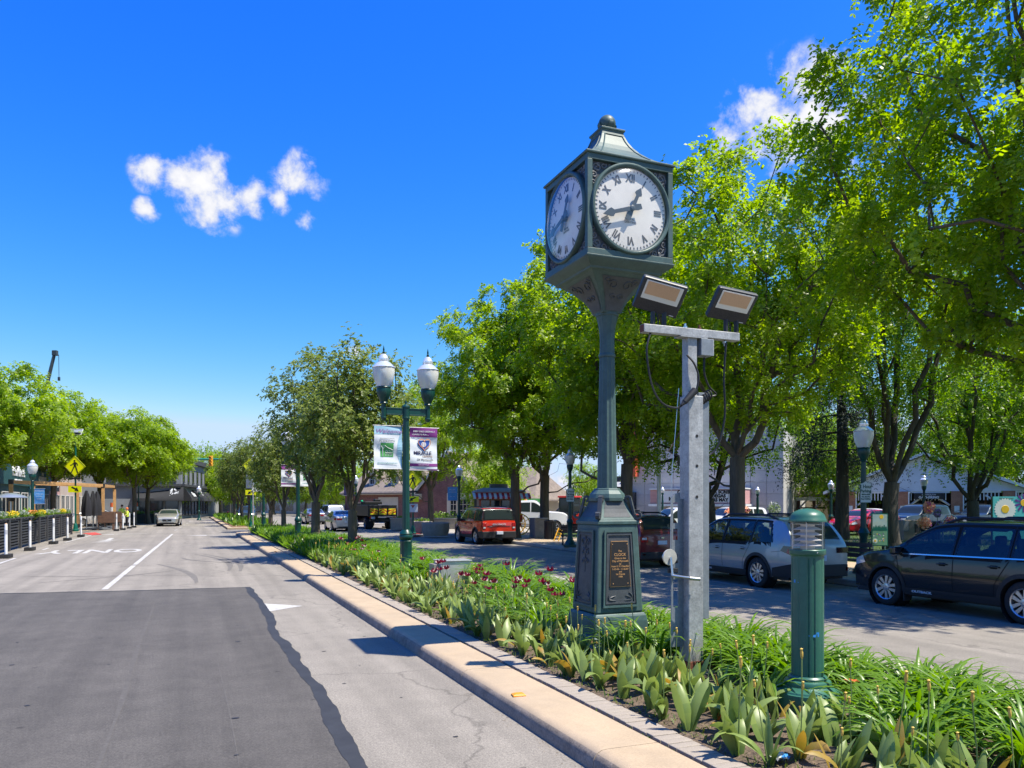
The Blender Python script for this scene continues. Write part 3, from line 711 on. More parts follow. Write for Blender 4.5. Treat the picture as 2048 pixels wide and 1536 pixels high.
flood(1462,617,8.75,rad(-4),rad(40),rad(6),'right floodlight at the free end of the galvanised crossbar')

# ============================================================ BOLLARD LIGHT
def bollard():
    T = thing('bollard_light', 'green domed bollard light with louvred clear lens among lilies', 'bollard', (5.03, 5.43, 0))
    mb = MB(); mb.lathe([(.29,.08),(.29,.30),(.285,.33),(.27,.335),(.262,.35),(.25,.352),(.20,.385),(.20,.405),(.19,.425),(.165,.435),(.165,.455),(.15,.47)],36); mb.build('base','bollard_green',T,smooth=35)
    prof = []; n = 72
    mb = MB(); vs = []; 
    for z in (.46,1.515):
        for k in range(n):
            r = .136 - (.010 if (k % 18) in (7,11) else (.005 if (k%18) in (0,) else 0))
            a = 2*math.pi*k/n + .28; vs.append((r*math.cos(a), r*math.sin(a), z))
    mb.add(vs, [(k,(k+1)%n,n+(k+1)%n,n+k) for k in range(n)]); mb.build('shaft','bollard_green',T,smooth=25)
    mb = MB(); mb.lathe([(.134,1.49),(.138,1.515),(.150,1.525),(.153,1.53),(.153,1.565),(.148,1.57)],36); co = mb.build('collar','bollard_green',T,smooth=35)
    b = MB(); b.lathe([(.007,0),(.005,.004)],10,M=Matrix.Rotation(-.2,4,'Z') @ Matrix.Translation((0,-.153,1.547)) @ VX); b.build('screw','steel',co)
    mb = MB(); mb.lathe([(.142,1.568),(.142,1.815)],36,caps=False); mb.build('lens','bollard_lens',T,smooth=60)
    for i in range(5):
        z = 1.60+.047*i; b = MB(); b.lathe([(.062,z+.022),(.118,z),(.120,z+.004),(.064,z+.028)],32,caps=False); b.build('louvre','louvre_white',T,smooth=50)
    mb = MB(); mb.lathe([(.06,1.57),(.06,1.815)],20); mb.build('lamp_core','louvre_white',T,smooth=50)
    for k in range(4):
        a = k*math.pi/2+.75; b = MB(); b.tube([(.122*math.cos(a),.122*math.sin(a),1.568),(.122*math.cos(a),.122*math.sin(a),1.815)],.004,6); b.build('rod','steel',T)
    mb = MB(); mb.lathe([(.148,1.808),(.160,1.812),(.160,1.826),(.155,1.830),(.153,1.838),(.150,1.842)] + [(.148*math.cos(a), 1.842+.085*math.sin(a)) for a in [rad(i*10) for i in range(1,9)]] + [(.004,1.9275)],36); mb.build('dome','bollard_green',T,smooth=35)
    tp = thing('tape_scrap','upper blue tape scrap on the side of the green bollard','tape',(5.03,5.43,0))
    def tape(T_, a0, z, pts):
        b = MB(); b.add([(.1375*math.cos(a0+u/.137), .1375*math.sin(a0+u/.137), z+v) for u,v in pts], [tuple(range(len(pts)))]); b.build('strip','blue_tape',T_)
    base = math.atan2(-CT,-ST)
    tape(tp, base-1.25, 1.28, [(0,0),(.05,.004),(.0,.03),(-.01,.012)])
    tp2 = thing('tape_scrap','lower blue tape scrap low on the front of the green bollard','tape',(5.03,5.43,0))
    tape(tp2, base-.34, .83, [(0,0),(.055,-.012),(.10,-.01),(.10,.03),(.075,.03),(.07,.012)])
mat('louvre_white', (.80,.78,.76), .35, .2)
m = MATS['dial_glass'].copy(); m.name = 'bollard_lens'; MATS['bollard_lens'] = m
for n_ in m.node_tree.nodes:
    if n_.type == 'BSDF_TRANSPARENT': n_.inputs[0].default_value = (.90,.88,.88,1)
    if n_.type == 'BSDF_GLOSSY': n_.inputs['Roughness'].default_value = .08
bollard()
# orange reflectors on the kerb, steel cabinet in the bed
mat('reflector_orange', (.85,.30,.01), .35); mat('reflector_red', (.25,.015,.01), .2)
def reflector(px, py, label):
    p = G(px, py, .15); T = thing('kerb_reflector', label, 'reflector', p, rad(-8), 'reflectors on the kerb')
    b = MB(); b.sq([(.055,0),(.052,.012),(.030,.024)]); o = b.build('body','reflector_orange',T,bevel=.003); o.scale = (1.15,.9,1)
    b = MB(); b.add([(-.045,-.0475,.006),(.045,-.0475,.006),(.034,-.034,.0215),(-.034,-.034,.0215)],[(0,1,2,3)]); b.build('lens','reflector_red',T)
reflector(1037,1391,'orange plastic reflector on the kerb nearest the camera'); reflector(1103//2,1104,'small orange reflector on the kerb far along the median')
mat('cab_steel', (.52,.52,.51), .38, .55, noise=(6,.12)); mat('cab_tan', (.36,.33,.28), .4, .4, noise=(6,.1))
cp = G(898,1172,.15)
T = thing('utility_cabinet','low brushed steel cabinet among the tulips and daylilies','cabinet',(5.35,cp.y-.2,0),0)
b = MB(); b.b2(-.34,.34,-.22,.30,.08,.72); b.build('body','cab_steel',T,bevel=.01)
b = MB(); b.b2(-.36,.36,-.245,.32,.722,.745); b.build('lid','cab_steel',T,bevel=.004)
b = MB(); b.b2(-.46,-.345,-.10,.28,.08,.66); b.build('side_box','cab_tan',T,bevel=.006)
b = MB(); b.lathe([(.02,0),(.02,.01)],12,M=Matrix.Translation((-.40,-.1005,.55)) @ VX); b.build('lock','steel',T)

# ============================================================ VEHICLES
mat('tyre', (.022,.022,.023), .85, noise=(40,.2)); mat('rim', (.55,.56,.58), .3, .85); mat('rim_dark', (.03,.03,.032), .4, .5)
mat('car_glass', (.022,.032,.032), .04, spec=.5); mat('car_black', (.018,.018,.02), .6, noise=(60,.15)); mat('seam', (.004,.004,.005), .9)
mat('lamp_red', (.35,.01,.012), .15, coat=.6); mat('lamp_clear', (.72,.74,.76), .08, .3, coat=1.); mat('lamp_smoke', (.05,.012,.014), .1, coat=1.); mat('lamp_amber', (.8,.25,.03), .2)
mat('plate_white', (.62,.66,.72), .4, noise=(60,.15)); mat('grille', (.012,.012,.013), .5)
mat('lamp_lit', (.9,.85,.75), .2, emit=(1,.93,.8,3.))
def paint(name, col, metal=.25, rough=.32): return mat(name, col, rough, metal, coat=1., noise=(900,.06))
mat('paint_black', (.006,.0075,.011), .3, 0., coat=.85, spec=.4); paint('paint_silver', (.31,.345,.355), .4); paint('paint_red', (.62,.03,.008), .1, .25); paint('paint_maroon', (.15,.008,.012), .15)
paint('paint_champagne', (.45,.42,.36), .5); paint('paint_dark', (.03,.05,.062), .3); paint('paint_white', (.76,.77,.78), 0., .35); paint('paint_grey', (.22,.24,.26), .5); paint('paint_bright_red', (.55,.01,.018), .1)
paint('paint_lightsilver', (.48,.49,.50), .5)
_wm = {}
def wheel_mesh(style, r, wd):
    k = (style, round(r,3), round(wd,3))
    if k in _wm: return _wm[k]
    Y = Matrix.Rotation(-math.pi/2, 4, 'X')          # lathe axis -> +y (outside)
    ri = r*.66
    ty = MB(); ty.lathe([(ri,-wd/2),(r*.86,-wd/2-.004),(r*.96,-wd/2+.015),(r,-wd/2+.04),(r,wd/2-.04),(r*.96,wd/2-.015),(r*.86,wd/2+.004),(ri,wd/2)],40,caps=False,M=Y)
    rm = MB(); rm.lathe([(ri+.004,-wd/2),(ri-.012,wd/2-.09),(ri-.012,wd/2-.01),(ri+.006,wd/2+.002)],40,caps=False,M=Y)
    dk = MB(); dk.lathe([(ri-.01,wd/2-.085),(.02,wd/2-.075)],40,M=Y)
    sp = MB()
    n = {'five':5,'ten':10,'six':6}[style]
    for i in range(n):
        for off in ((-.13,.13) if style == 'five' else (0,)):
            a = 2*math.pi*i/n + .3; c0 = .028*(1 if off > 0 else -1 if off < 0 else 0)
            w0, w1 = (.020,.034) if style == 'five' else (.022,.026) if style == 'ten' else (.035,.045)
            p = [(-w0+c0, .05),(w0+c0,.05),(w1+c0*2.1,ri-.008),(-w1+c0*2.1,ri-.008)]
            sp.prism(p, .03, Y @ Matrix.Rotation(a,4,'Z') @ Matrix.Translation((0,0,wd/2-.05)))
    sp.lathe([(.075,wd/2-.05),(.07,wd/2-.012),(.03,wd/2-.006)],20,M=Y)
    _wm[k] = (ty.mesh('tyre','tyre',35), rm.mesh('rim','rim',40), dk.mesh('brake','rim_dark',40), sp.mesh('spokes','rim' if style != 'six' else 'rim'))
    return _wm[k]
def catmull(pts, n=6):
    P = [Vector((p[0],p[1],0)) for p in pts]; out = []
    xs = np.array([p[0] for p in pts]); zs = np.array([p[1] for p in pts])
    # monotone cubic
    h = np.diff(xs); dlt = np.diff(zs)/h; m = np.zeros(len(xs)); m[0]=dlt[0]; m[-1]=dlt[-1]
    for i in range(1,len(xs)-1):
        m[i] = 0 if dlt[i-1]*dlt[i] <= 0 else 2*dlt[i-1]*dlt[i]/(dlt[i-1]+dlt[i])
    def f(x):
        x = min(max(x, xs[0]), xs[-1]); i = min(np.searchsorted(xs, x, 'right')-1, len(xs)-2); i = max(i,0)
        t = (x-xs[i])/h[i]
        return float((2*t**3-3*t*t+1)*zs[i]+(t**3-2*t*t+t)*h[i]*m[i]+(-2*t**3+3*t*t)*zs[i+1]+(t**3-t*t)*h[i]*m[i+1])
    return f
mat('car_seat', (.045,.043,.042), .8, noise=(20,.2))
m = MATS['dial_glass'].copy(); m.name = 'car_glass_clear'; MATS['car_glass_clear'] = m
for n_ in m.node_tree.nodes:
    if n_.type == 'BSDF_TRANSPARENT': n_.inputs[0].default_value = (.50,.58,.56,1)
    if n_.type == 'BSDF_GLOSSY': n_.inputs['Roughness'].default_value = .02; n_.inputs['Color'].default_value = (.9,.9,.9,1)
    if n_.type == 'MATH' and n_.operation == 'MULTIPLY_ADD': n_.inputs[2].default_value = .06
class Car:
    def __init__(s, name, label, loc, rz, sp, pm, group=None, cat='car', wheel='five'):
        s.T = thing(name, label, cat, loc, rz, group); s.sp = sp; s.pm = pm
        s.top = catmull(sp['top']); s.x0, s.x1 = sp['top'][0][0], sp['top'][-1][0]
        s.W = sp['W']/2; s.roof = max(p[1] for p in sp['top']); s.wb = sp['wb']/2; s.R = sp['R']; s.Ra = s.R+.055; s.sill = sp.get('sill',.26)
        s.nose = sp.get('nose',.80); s.tail = sp.get('tail',.84); s.roofw = sp.get('roofw',.72)
        s.body(); s.wheels(wheel)
    def belt(s, x): return s.sp['belt'][0] + (s.sp['belt'][1]-s.sp['belt'][0])*(x-s.x0)/(s.x1-s.x0)
    def plan(s, x):
        if x > .6: t = (x-.6)/(s.x1-.6); return 1 - (1-s.nose)*t**3.2
        if x < -1.0 and s.x0 < -1.1: t = (-1.0-x)/(-1.0-s.x0); return 1 - (1-s.tail)*t**3.2
        return 1.
    def hw(s, x, z):
        b = s.belt(x)
        if z <= b: f = np.interp(z, [.15,.35,.62,.85,b], [.91,.965,1.,.99,.962])
        else: f = .962 + (s.roofw-.962)*((z-b)/max(s.roof-b,.1))**1.12
        return s.W*float(f)*s.plan(x)
    def zbot(s, x):
        z = s.sill + (max(0,(abs(x)-s.wb-.25))*.10)
        for xw in (-s.wb, s.wb):
            d = abs(x-xw)
            if d < s.Ra: z = max(z, s.R + math.sqrt(s.Ra**2-d*d))
        return z
    def S(s, x, z, off=0., side=1): return (x, side*(s.hw(x,z)+off), z)
    def body(s):
        xs = set(np.round(np.linspace(s.x0,s.x1,76),4).tolist())
        for xw in (-s.wb,s.wb):
            for a in np.linspace(0,math.pi,19): xs.add(round(float(xw+s.Ra*math.cos(a)*.9999),4))
        for e in (s.x0,s.x1):
            for q in (.02,.05,.09,.14): xs.add(round(e + (q if e < 0 else -q),4))
        xs = sorted(xs); rows = []
        for x in xs:
            zb = s.zbot(x); zt = s.top(x); r = []
            zl = max(zt-.035, zb+.02)
            for k in range(14):
                z = zb + (zl-zb)*k/13; r.append((x, s.hw(x,z), z))
            y = s.hw(x,zl); 
            r.append((x, y-.012, zl+(zt-zl)*.6)); r.append((x, y-.035, zt))
            for q in (.82,.55,.25,0): r.append((x, (y-.035)*q, zt + .028*(1-q*q)))
            full = [(p[0],-p[1],p[2]) for p in r[:-1]] + r[::-1]
            rows.append(full)
        mb = MB(); mb.grid(rows); n = len(rows[0])
        mb.f.append(tuple(range(n-1,-1,-1))); o = (len(rows)-1)*n; mb.f.append(tuple(o+i for i in range(n)))
        s.body_o = mb.build('body', s.pm, s.T, smooth=38)
        for sg in (-1,1):                                              # dark wheel wells and floor
            for xw in (-s.wb,s.wb):
                b = MB(); b.lathe([(.02,-.30),(s.Ra+.002,-.30),(s.Ra+.002,-.02)],24,caps=False,M=Matrix.Translation((xw, sg*(s.W), s.R)) @ Matrix.Rotation(-sg*math.pi/2,4,'X')); b.build('wheel_well','seam',s.T)
        b = MB(); b.b2(s.x0+.15,s.x1-.2,-s.W*.86,s.W*.86,s.sill-.04,s.sill+.05); b.build('floor_pan','car_black',s.T)
    def wheels(s, style):
        ty, rm, dk, sp = wheel_mesh(style, s.R, .225)
        for xw in (-s.wb,s.wb):
            for sg in (-1,1):
                w_ = ob('wheel', ty, s.T, (xw, sg*(s.W-.135), s.R)); 
                if sg < 0: w_.rotation_euler = (0,0,math.pi)
                for nm, me in (('rim',rm),('brake_disc',dk),('spokes',sp)): ob(nm, me, w_)
    def patch(s, name, m, quad, off, side=1, nu=10, nv=5, par=None, topclip=None):
        (a,b,c,d) = [Vector((q[0],q[1],0)) for q in quad]; rows = []          # bottom rear, bottom front, top front, top rear
        for j in range(nv+1):
            v = j/nv; r = []
            for i in range(nu+1):
                u = i/nu; p = a.lerp(b,u).lerp(d.lerp(c,u), v); z = p.y
                if topclip is not None: z = min(z, s.top(p.x)-topclip)
                r.append(s.S(p.x, z, off, side))
            rows.append(r if side > 0 else r[::-1])
        mb = MB(); mb.grid(rows); return mb.build(name, m, par or s.T, smooth=50)
    def deck(s, name, m, xa, xb, f=.86, off=.006, fb=None, n=10):
        rows = []
        for i in range(n+1):
            x = xa+(xb-xa)*i/n; zt = s.top(x); y = (s.hw(x,zt-.035)-.035)*(f+( (fb or f)-f)*i/n)
            dx = .01; sl = (s.top(x+dx)-s.top(x-dx))/(2*dx); nn = Vector((-sl,0,1)).normalized()*off
            rows.append([(x+nn.x, y*q, zt+.028*(1-(q*f)**2)+nn.z) for q in (-1,-.7,-.35,0,.35,.7,1)])
        mb = MB(); mb.grid(rows); return mb.build(name, m, s.T, smooth=60)
    def seam(s, pts, side=1, wd=.009, name='panel_gap', m='seam', off=.006):
        rows_a, rows_b = [], []
        P = []
        for i in range(len(pts)-1):
            for t in [k/6 for k in range(6)]: P.append((pts[i][0]+(pts[i+1][0]-pts[i][0])*t, pts[i][1]+(pts[i+1][1]-pts[i][1])*t))
        P.append(pts[-1])
        for i, p in enumerate(P):
            q = P[min(i+1,len(P)-1)]; o = P[max(i-1,0)]; t = Vector((q[0]-o[0], q[1]-o[1])).normalized(); n = Vector((-t.y,t.x))*wd/2
            rows_a.append(s.S(p[0]+n.x,p[1]+n.y,off,side)); rows_b.append(s.S(p[0]-n.x,p[1]-n.y,off,side))
        mb = MB(); mb.grid([rows_a,rows_b]); return mb.build(name, m, s.T)
    def arch(s, side, w=.06, m='car_black'):
        for xw in (-s.wb,s.wb):
            A,B = [],[]
            for i in range(25):
                a = math.pi*(-.06+1.12*i/24); x,z = xw+math.cos(a)*(s.Ra-.01), s.R+math.sin(a)*(s.Ra-.01); x2,z2 = xw+math.cos(a)*(s.Ra+w), s.R+math.sin(a)*(s.Ra+w)
                A.append(s.S(x,max(z,s.sill-.02),.014,side)); B.append(s.S(x2,max(z2,s.sill-.02),.010,side))
            mb = MB(); mb.grid([A,B]); mb.build('arch_cladding', m, s.T, smooth=60)
    def windows(s, segs, side=1, lift=.03, clip=.085, trim=None, gm='car_glass'):
        for (a,b,c,d) in segs:
            z0 = lambda x: s.belt(x)+lift
            s.patch('window',gm,[(a,z0(a)),(b,z0(b)),(d,s.roof-.05),(c,s.roof-.05)],.006,side,12,6,topclip=clip)
        if trim:
            xa, xb = min(q[0] for q in segs)-.02, max(q[1] for q in segs)+.03
            s.seam([(xa,s.belt(xa)+.018),(0,s.belt(0)+.018),(xb,s.belt(xb)+.018)],side,.022,'belt_trim',trim,.010)
    def open_windows(s, segs, deck=None, lift=.03, clip=.085):
        me = s.body_o.data; me.materials.append(MATS['seam']); bm = bmesh.new(); bm.from_mesh(me)
        def inside(x, z, a, b, c, d, e=0.):
            z0 = s.belt(x)+lift+e
            if z < z0: return False
            zt = min(s.roof-.05, s.top(x)-clip)-e
            if z > zt: return False
            t = (z-s.belt(x)-lift)/(s.roof-.05-s.belt(x)-lift); return a+(c-a)*t+e < x < b+(d-b)*t-e
        kill = []
        for f in bm.faces:
            vs_ = [v.co for v in f.verts]
            if min(abs(v.y) for v in vs_) > .25:
                for q in segs:
                    k = [inside(v.x,v.z,*q) for v in vs_]
                    if all(k): kill.append(f); break
                    if any(k): f.material_index = 1
            if deck:
                k = [deck[0]-.02 < v.x < deck[1]+.02 and abs(v.y) < .80*s.hw(v.x,s.top(v.x)-.035) and v.z > s.top(v.x)-.03 for v in vs_]
                if all(k): kill.append(f)
                elif any(k): f.material_index = 1
        bmesh.ops.delete(bm, geom=list(set(kill)), context='FACES'); bm.to_mesh(me); bm.free()
        for (a,b,c,d) in segs:                                   # black surround of each pane
            for sg in (1,-1):
                zt = s.roof-.05; fz = lambda x, z: min(z, s.top(x)-clip)
                nq = 8; top = [(c+(d-c)*i/nq, 0) for i in range(nq+1)]
                s.seam([(a,s.belt(a)+lift)]+[(a+(c-a)*t, fz(a+(c-a)*t, s.belt(a)+lift+(zt-s.belt(a)-lift)*t)) for t in (.25,.5,.75,1.)], sg, .035, 'window_frame','black_gloss',.008)
                s.seam([(b,s.belt(b)+lift)]+[(b+(d-b)*t, fz(b+(d-b)*t, s.belt(b)+lift+(zt-s.belt(b)-lift)*t)) for t in (.25,.5,.75,1.)], sg, .035, 'window_frame','black_gloss',.008)
        for x,y in ((.25,.38),(.25,-.38),(-.75,.40),(-.75,-.40),(-.75,0)):
            b_ = MB(); b_.box((x,y,.62),(.50,.46 if abs(y) > .1 else .30,.16)); b_.build('seat','car_seat',s.T,bevel=.04)
            b_ = MB(); b_.box((x-.27,y,.92),(.12,.44 if abs(y) > .1 else .30,.58),M=Matrix.Translation((0,0,0))); b_.build('seat_back','car_seat',s.T,bevel=.04)
            b_ = MB(); b_.box((x-.31,y,1.29),(.09,.26,.18)); b_.build('headrest','car_seat',s.T,bevel=.04)
        b_ = MB(); b_.box((.98,0,.92),(.35,1.4,.22)); b_.build('dashboard','car_seat',s.T,bevel=.05)
        b_ = MB(); b_.tube([(.78+.06*math.cos(t_),.38+.17*math.sin(t_),1.02+.16*math.cos(t_)) for t_ in [i*6.283/16 for i in range(17)]],.016,6); b_.build('steering_wheel','car_seat',s.T,smooth=60)
        b_ = MB(); b_.b2(-1.9,1.1,-.7,.7,.40,.50); b_.build('cabin_floor','car_seat',s.T)
    def handle(s, x, z, side=1, m=None):
        p = s.S(x,z,.02,side); b = MB(); b.box(p,(.20,.025,.026)); b.build('door_handle', m or s.pm, s.T, bevel=.008)
        q = s.S(x,z-.005,.004,side); b = MB(); b.box(q,(.12,.012,.06)); b.build('handle_recess','seam',s.T,bevel=.004)
    def mirror(s, x, side=1, m=None):
        z = s.belt(x)+.08; p = s.S(x,z,.12,side); b = MB(); b.box(p,(.12,.22,.16)); b.build('mirror', m or s.pm, s.T, bevel=.035)
        b = MB(); b.tube([s.S(x+.03,z-.06,-.02,side), s.S(x+.02,z-.04,.08,side)],.02,6); b.build('mirror_stalk','car_black',s.T)
    def rails(s, xa, xb, m='car_black', h=.045, wd=.035):
        for sg in (-1,1):
            pts = []
            for i in range(13):
                x = xa+(xb-xa)*i/12; z = s.top(x); e = min(i,12-i); pts.append((x, sg*(s.hw(x,z-.03)-.07), z+(h if e >= 2 else h*.5*e)+.0))
            b = MB(); b.tube(pts, wd/2, 6); b.build('roof_rail', m, s.T, smooth=50)
    def capbox(s, name, m, end, y0,y1,z0,z1, d=.03, bev=.008):
        x = s.x0 if end < 0 else s.x1; b = MB(); b.b2(x-d*.6 if end<0 else x-.05, x+.05 if end<0 else x+d*.6, y0,y1,z0,z1); return b.build(name, m, s.T, bevel=bev)
def outback_spec(**k):
    d = dict(top=[(-2.46,.98),(-2.40,1.10),(-2.26,1.30),(-2.08,1.50),(-1.92,1.575),(-1.3,1.625),(-.2,1.635),(.30,1.60),(.72,1.43),(1.22,1.14),(1.42,1.075),(1.85,1.02),(2.16,.93),(2.30,.80),(2.34,.66)],
             W=1.84, wb=2.745, R=.355, belt=(1.06,.985), sill=.27, nose=.72, tail=.86, roofw=.70)
    d.update(k); return d
OB_W = [(-1.86,-1.16,-1.62,-1.16),(-1.10,-.12,-1.10,-.16),(-.06,1.16,-.06,.42)]
def outback(name, label, loc, rz, pm, chrome, tail):
    c = Car(name, label, loc, rz, outback_spec(), pm, group='cars parked along the right kerb')
    for sg in (1,-1):
        c.arch(sg, .065)
        c.windows(OB_W, sg, trim=chrome, gm='car_glass_clear'); 
        c.patch('sill_cladding','car_black',[(-.98,.265),(.98,.265),(.98,.40),(-.98,.40)],.016,sg)
        c.seam([(-.09,.42),(-.09,1.0)],sg); c.seam([(1.04,.42),(1.06,.75),(1.12,.98)],sg); c.seam([(-.85,.42),(-.88,.62),(-1.12,1.02)],sg)
        c.seam([(-1.85,.86),(-2.40,.93)],sg,.006)
        c.handle(.12,.885,sg,pm); c.handle(-.86,.905,sg,pm); c.mirror(1.06,sg,pm)
        c.patch('rear_cladding','car_black',[(-2.44,.30),(-1.86,.30),(-1.88,.50),(-2.44,.62)],.012,sg); c.patch('front_cladding','car_black',[(1.84,.30),(2.33,.34),(2.33,.56),(1.86,.46)],.012,sg)
        c.patch('headlight','lamp_clear',[(1.94,.80),(2.30,.72),(2.27,.86),(2.04,.93)],.010,sg)
        c.patch('tail_light','lamp_smoke',[(-2.45,.80),(-2.12,.90),(-2.20,1.02),(-2.45,1.00)],.012,sg); c.patch('tail_lens','lamp_red',[(-2.45,.82),(-2.30,.86),(-2.32,.95),(-2.45,.94)],.018,sg)
        text('OUTBACK', .06, c.S(.55 if rz < 3 else -.55,.335,.020,sg), math.pi if sg > 0 else 0, 'lamp_clear', c.T, ext=.002, bold=.002, sx=1.5)
        b = MB(); b.box((1.37-.42, sg*(c.W-.12), .26),(.02,.20,.26)); b.build('mud_flap','car_black',c.T,bevel=.005)
    c.deck('windscreen','car_glass_clear',.38,1.20,.90); c.deck('rear_window','car_glass',-2.38,-2.02,.86); c.open_windows(OB_W,(.42,1.16))
    c.rails(-1.75,.28,'car_black',.075,.055)
    for xx in (-1.3,-.1):
        b = MB(); b.tube([(xx,-.55,1.675),(xx,.55,1.675)],.016,6); b.build('cross_bar','car_black',c.T)
    for sg in (-1,1): c.capbox('tail_light','lamp_smoke',-1,sg*.46,sg*.80,.84,.97); c.capbox('reflector','lamp_red',-1,sg*.70,sg*.78,.42,.52,.05)
    c.capbox('rear_bumper','car_black',-1,-.78,.78,.30,.58,.05,.02); c.capbox('license_plate','plate_white',-1,-.16,.16,.66,.79,.045)
    c.capbox('grille','grille',1,-.42,.42,.60,.78,.05); c.capbox('front_bumper','car_black',1,-.64,.64,.30,.56,.03,.02)
    return c
YAW = math.pi/2
outback('parked_car','black estate car with silver split-spoke wheels parked behind the green bollard',(13.40,10.05,0),YAW,'paint_black','chrome',1)
outback('parked_car','silver blue estate car with black cladding parked between the mast and the bollard',(13.25,16.35,0),YAW,'paint_silver',None,1)
# maroon hatchback in front of the silver estate
hat = dict(top=[(-2.10,.95),(-2.06,1.08),(-1.92,1.32),(-1.76,1.50),(-1.60,1.56),(-.8,1.61),(0,1.59),(.5,1.45),(1.05,1.12),(1.3,1.04),(1.8,.97),(2.15,.86),(2.28,.66)], W=1.80, wb=2.63, R=.34, belt=(1.05,.95), sill=.27, tail=.86, nose=.72)
def hatch(name,label,loc,rz,pm,plate=True,group='cars parked along the right kerb'):
    c = Car(name,label,loc,rz,hat,pm,group=group)
    for sg in (1,-1):
        c.arch(sg,.05); c.windows([(-1.55,-1.0,-1.35,-1.0),(-.94,-.02,-.94,-.06),(.04,1.0,.04,.35)],sg); c.seam([(.02,.4),(.02,.98)],sg); c.seam([(-.9,.42),(-.96,1.0)],sg); c.handle(.2,.88,sg); c.handle(-.7,.9,sg); c.mirror(.95,sg)
        c.patch('tail_light','lamp_red',[(-2.09,.80),(-1.80,.86),(-1.86,1.0),(-2.09,.97)],.012,sg); c.patch('sill_cladding','car_black',[(-.9,.265),(.9,.265),(.9,.37),(-.9,.37)],.016,sg)
        c.capbox('tail_light','lamp_red',-1,sg*.50,sg*.76,.80,.97); c.capbox('brake_lens','lamp_clear',-1,sg*.56,sg*.72,.87,.94,.05); c.capbox('reflector','lamp_red',-1,sg*.60,sg*.72,.40,.46,.06)
        c.patch('headlight','lamp_clear',[(1.85,.74),(2.22,.68),(2.2,.80),(1.9,.88)],.01,sg)
    c.deck('windscreen','car_glass',.30,1.02,.9); c.deck('rear_window','car_glass',-2.02,-1.70,.84); c.rails(-1.5,.2,'car_black',.06,.04)
    c.capbox('rear_bumper','car_black',-1,-.76,.76,.28,.50,.06,.03); c.capbox('license_plate','plate_white',-1,-.16,.16,.72,.84,.05); c.capbox('badge','chrome',-1,-.05,.05,.90,.95,.05); c.capbox('grille','grille',1,-.4,.4,.55,.72,.05); c.capbox('boot_recess','seam',-1,-.34,.34,.64,.645,.045)
    for xx in (-1.0,-.1):
        b = MB(); b.tube([(xx,-.6,1.69),(xx,.6,1.69)],.02,6); b.build('cross_bar','car_black',c.T)
    b = MB(); b.box((-.5,.25,1.74),(1.1,.22,.05)); b.build('bike_tray','car_black',c.T,bevel=.015)
    for xx in (-1.0,.05): 
        b = MB(); b.tube([(xx,.25,1.75),(xx+.05,.25,1.95)],.012,5); b.build('bike_arm','car_black',c.T)
    return c
hatch('parked_car','dark red hatchback with roof bars partly hidden behind the clock and mast',(13.35,22.6,0),YAW,'paint_maroon')
# boxy red off-roader
suv = dict(top=[(-2.16,1.02),(-2.13,1.14),(-2.04,1.45),(-1.96,1.66),(-1.80,1.735),(-.9,1.775),(.1,1.76),(.45,1.66),(.95,1.22),(1.08,1.15),(1.75,1.10),(2.1,1.02),(2.20,.86),(2.22,.7)], W=1.89, wb=2.67, R=.365, belt=(1.12,1.06), sill=.32, tail=.90, nose=.84, roofw=.80)
c = Car('parked_suv','boxy bright red and black SUV parked in front of the popcorn wagon',(13.75,37.3,0),YAW,suv,'paint_red',group='cars parked along the right kerb',wheel='six',cat='suv')
for sg in (1,-1):
    c.patch('rear_pillar','paint_black',[(-2.13,1.13),(-1.9,1.13),(-1.86,1.72),(-2.0,1.72)],.005,sg,topclip=.01)
    c.arch(sg,.07); c.windows([(-2.0,-1.16,-1.93,-1.12),(-1.08,-.16,-1.06,-.18),(-.1,.92,-.1,.36)],sg,lift=.02,clip=.10); c.seam([(-.13,.45),(-.13,1.05)],sg); c.seam([(.86,.45),(.9,1.05)],sg); c.seam([(-1.0,.5),(-1.08,1.08)],sg)
    c.handle(.1,.98,sg,'car_black'); c.handle(-.75,1.0,sg,'car_black'); c.mirror(.85,sg,'car_black'); c.patch('sill_cladding','car_black',[(-.9,.315),(.9,.315),(.9,.46),(-.9,.46)],.016,sg)
    c.patch('rear_cladding','car_black',[(-2.15,.34),(-1.78,.34),(-1.78,.62),(-2.15,.66)],.012,sg); c.patch('roof_side','paint_black',[(-1.95,1.62),(.35,1.64),(.2,1.76),(-1.8,1.74)],.006,sg,topclip=.012)
    c.capbox('tail_light','lamp_red',-1,sg*.66,sg*.84,.86,1.05,.05); c.capbox('reverse_light','lamp_clear',-1,sg*.69,sg*.81,.78,.85,.05); c.patch('tail_light','lamp_red',[(-2.16,.80),(-2.04,.80),(-2.04,1.05),(-2.16,1.05)],.012,sg)
c.deck('roof_panel','paint_black',-1.9,.36,.99,.008); c.deck('rear_surround','paint_black',-2.128,-1.90,1.03,.004); c.deck('windscreen','car_glass',.42,.93,.9); c.deck('rear_window','car_glass',-2.115,-1.97,.90,.008,n=6); c.deck('brake_lamp','lamp_red',-1.955,-1.93,.3,.014,n=3); c.rails(-1.8,.2,'car_black',.05,.04)
c.capbox('rear_bumper','car_black',-1,-.86,.86,.32,.64,.10,.03); c.capbox('license_plate','plate_white',-1,-.16,.16,.50,.64,.24); c.capbox('tailgate_trim','seam',-1,-.60,.60,.90,.905,.04)
text('BRONCO', .105, (c.x0-.025,0,.975), -math.pi/2, 'lamp_clear', c.T, ext=.004, bold=.004, sx=1.5)
text('SPORT', .04, (c.x0-.025,.42,.88), -math.pi/2, 'lamp_clear', c.T, ext=.003)
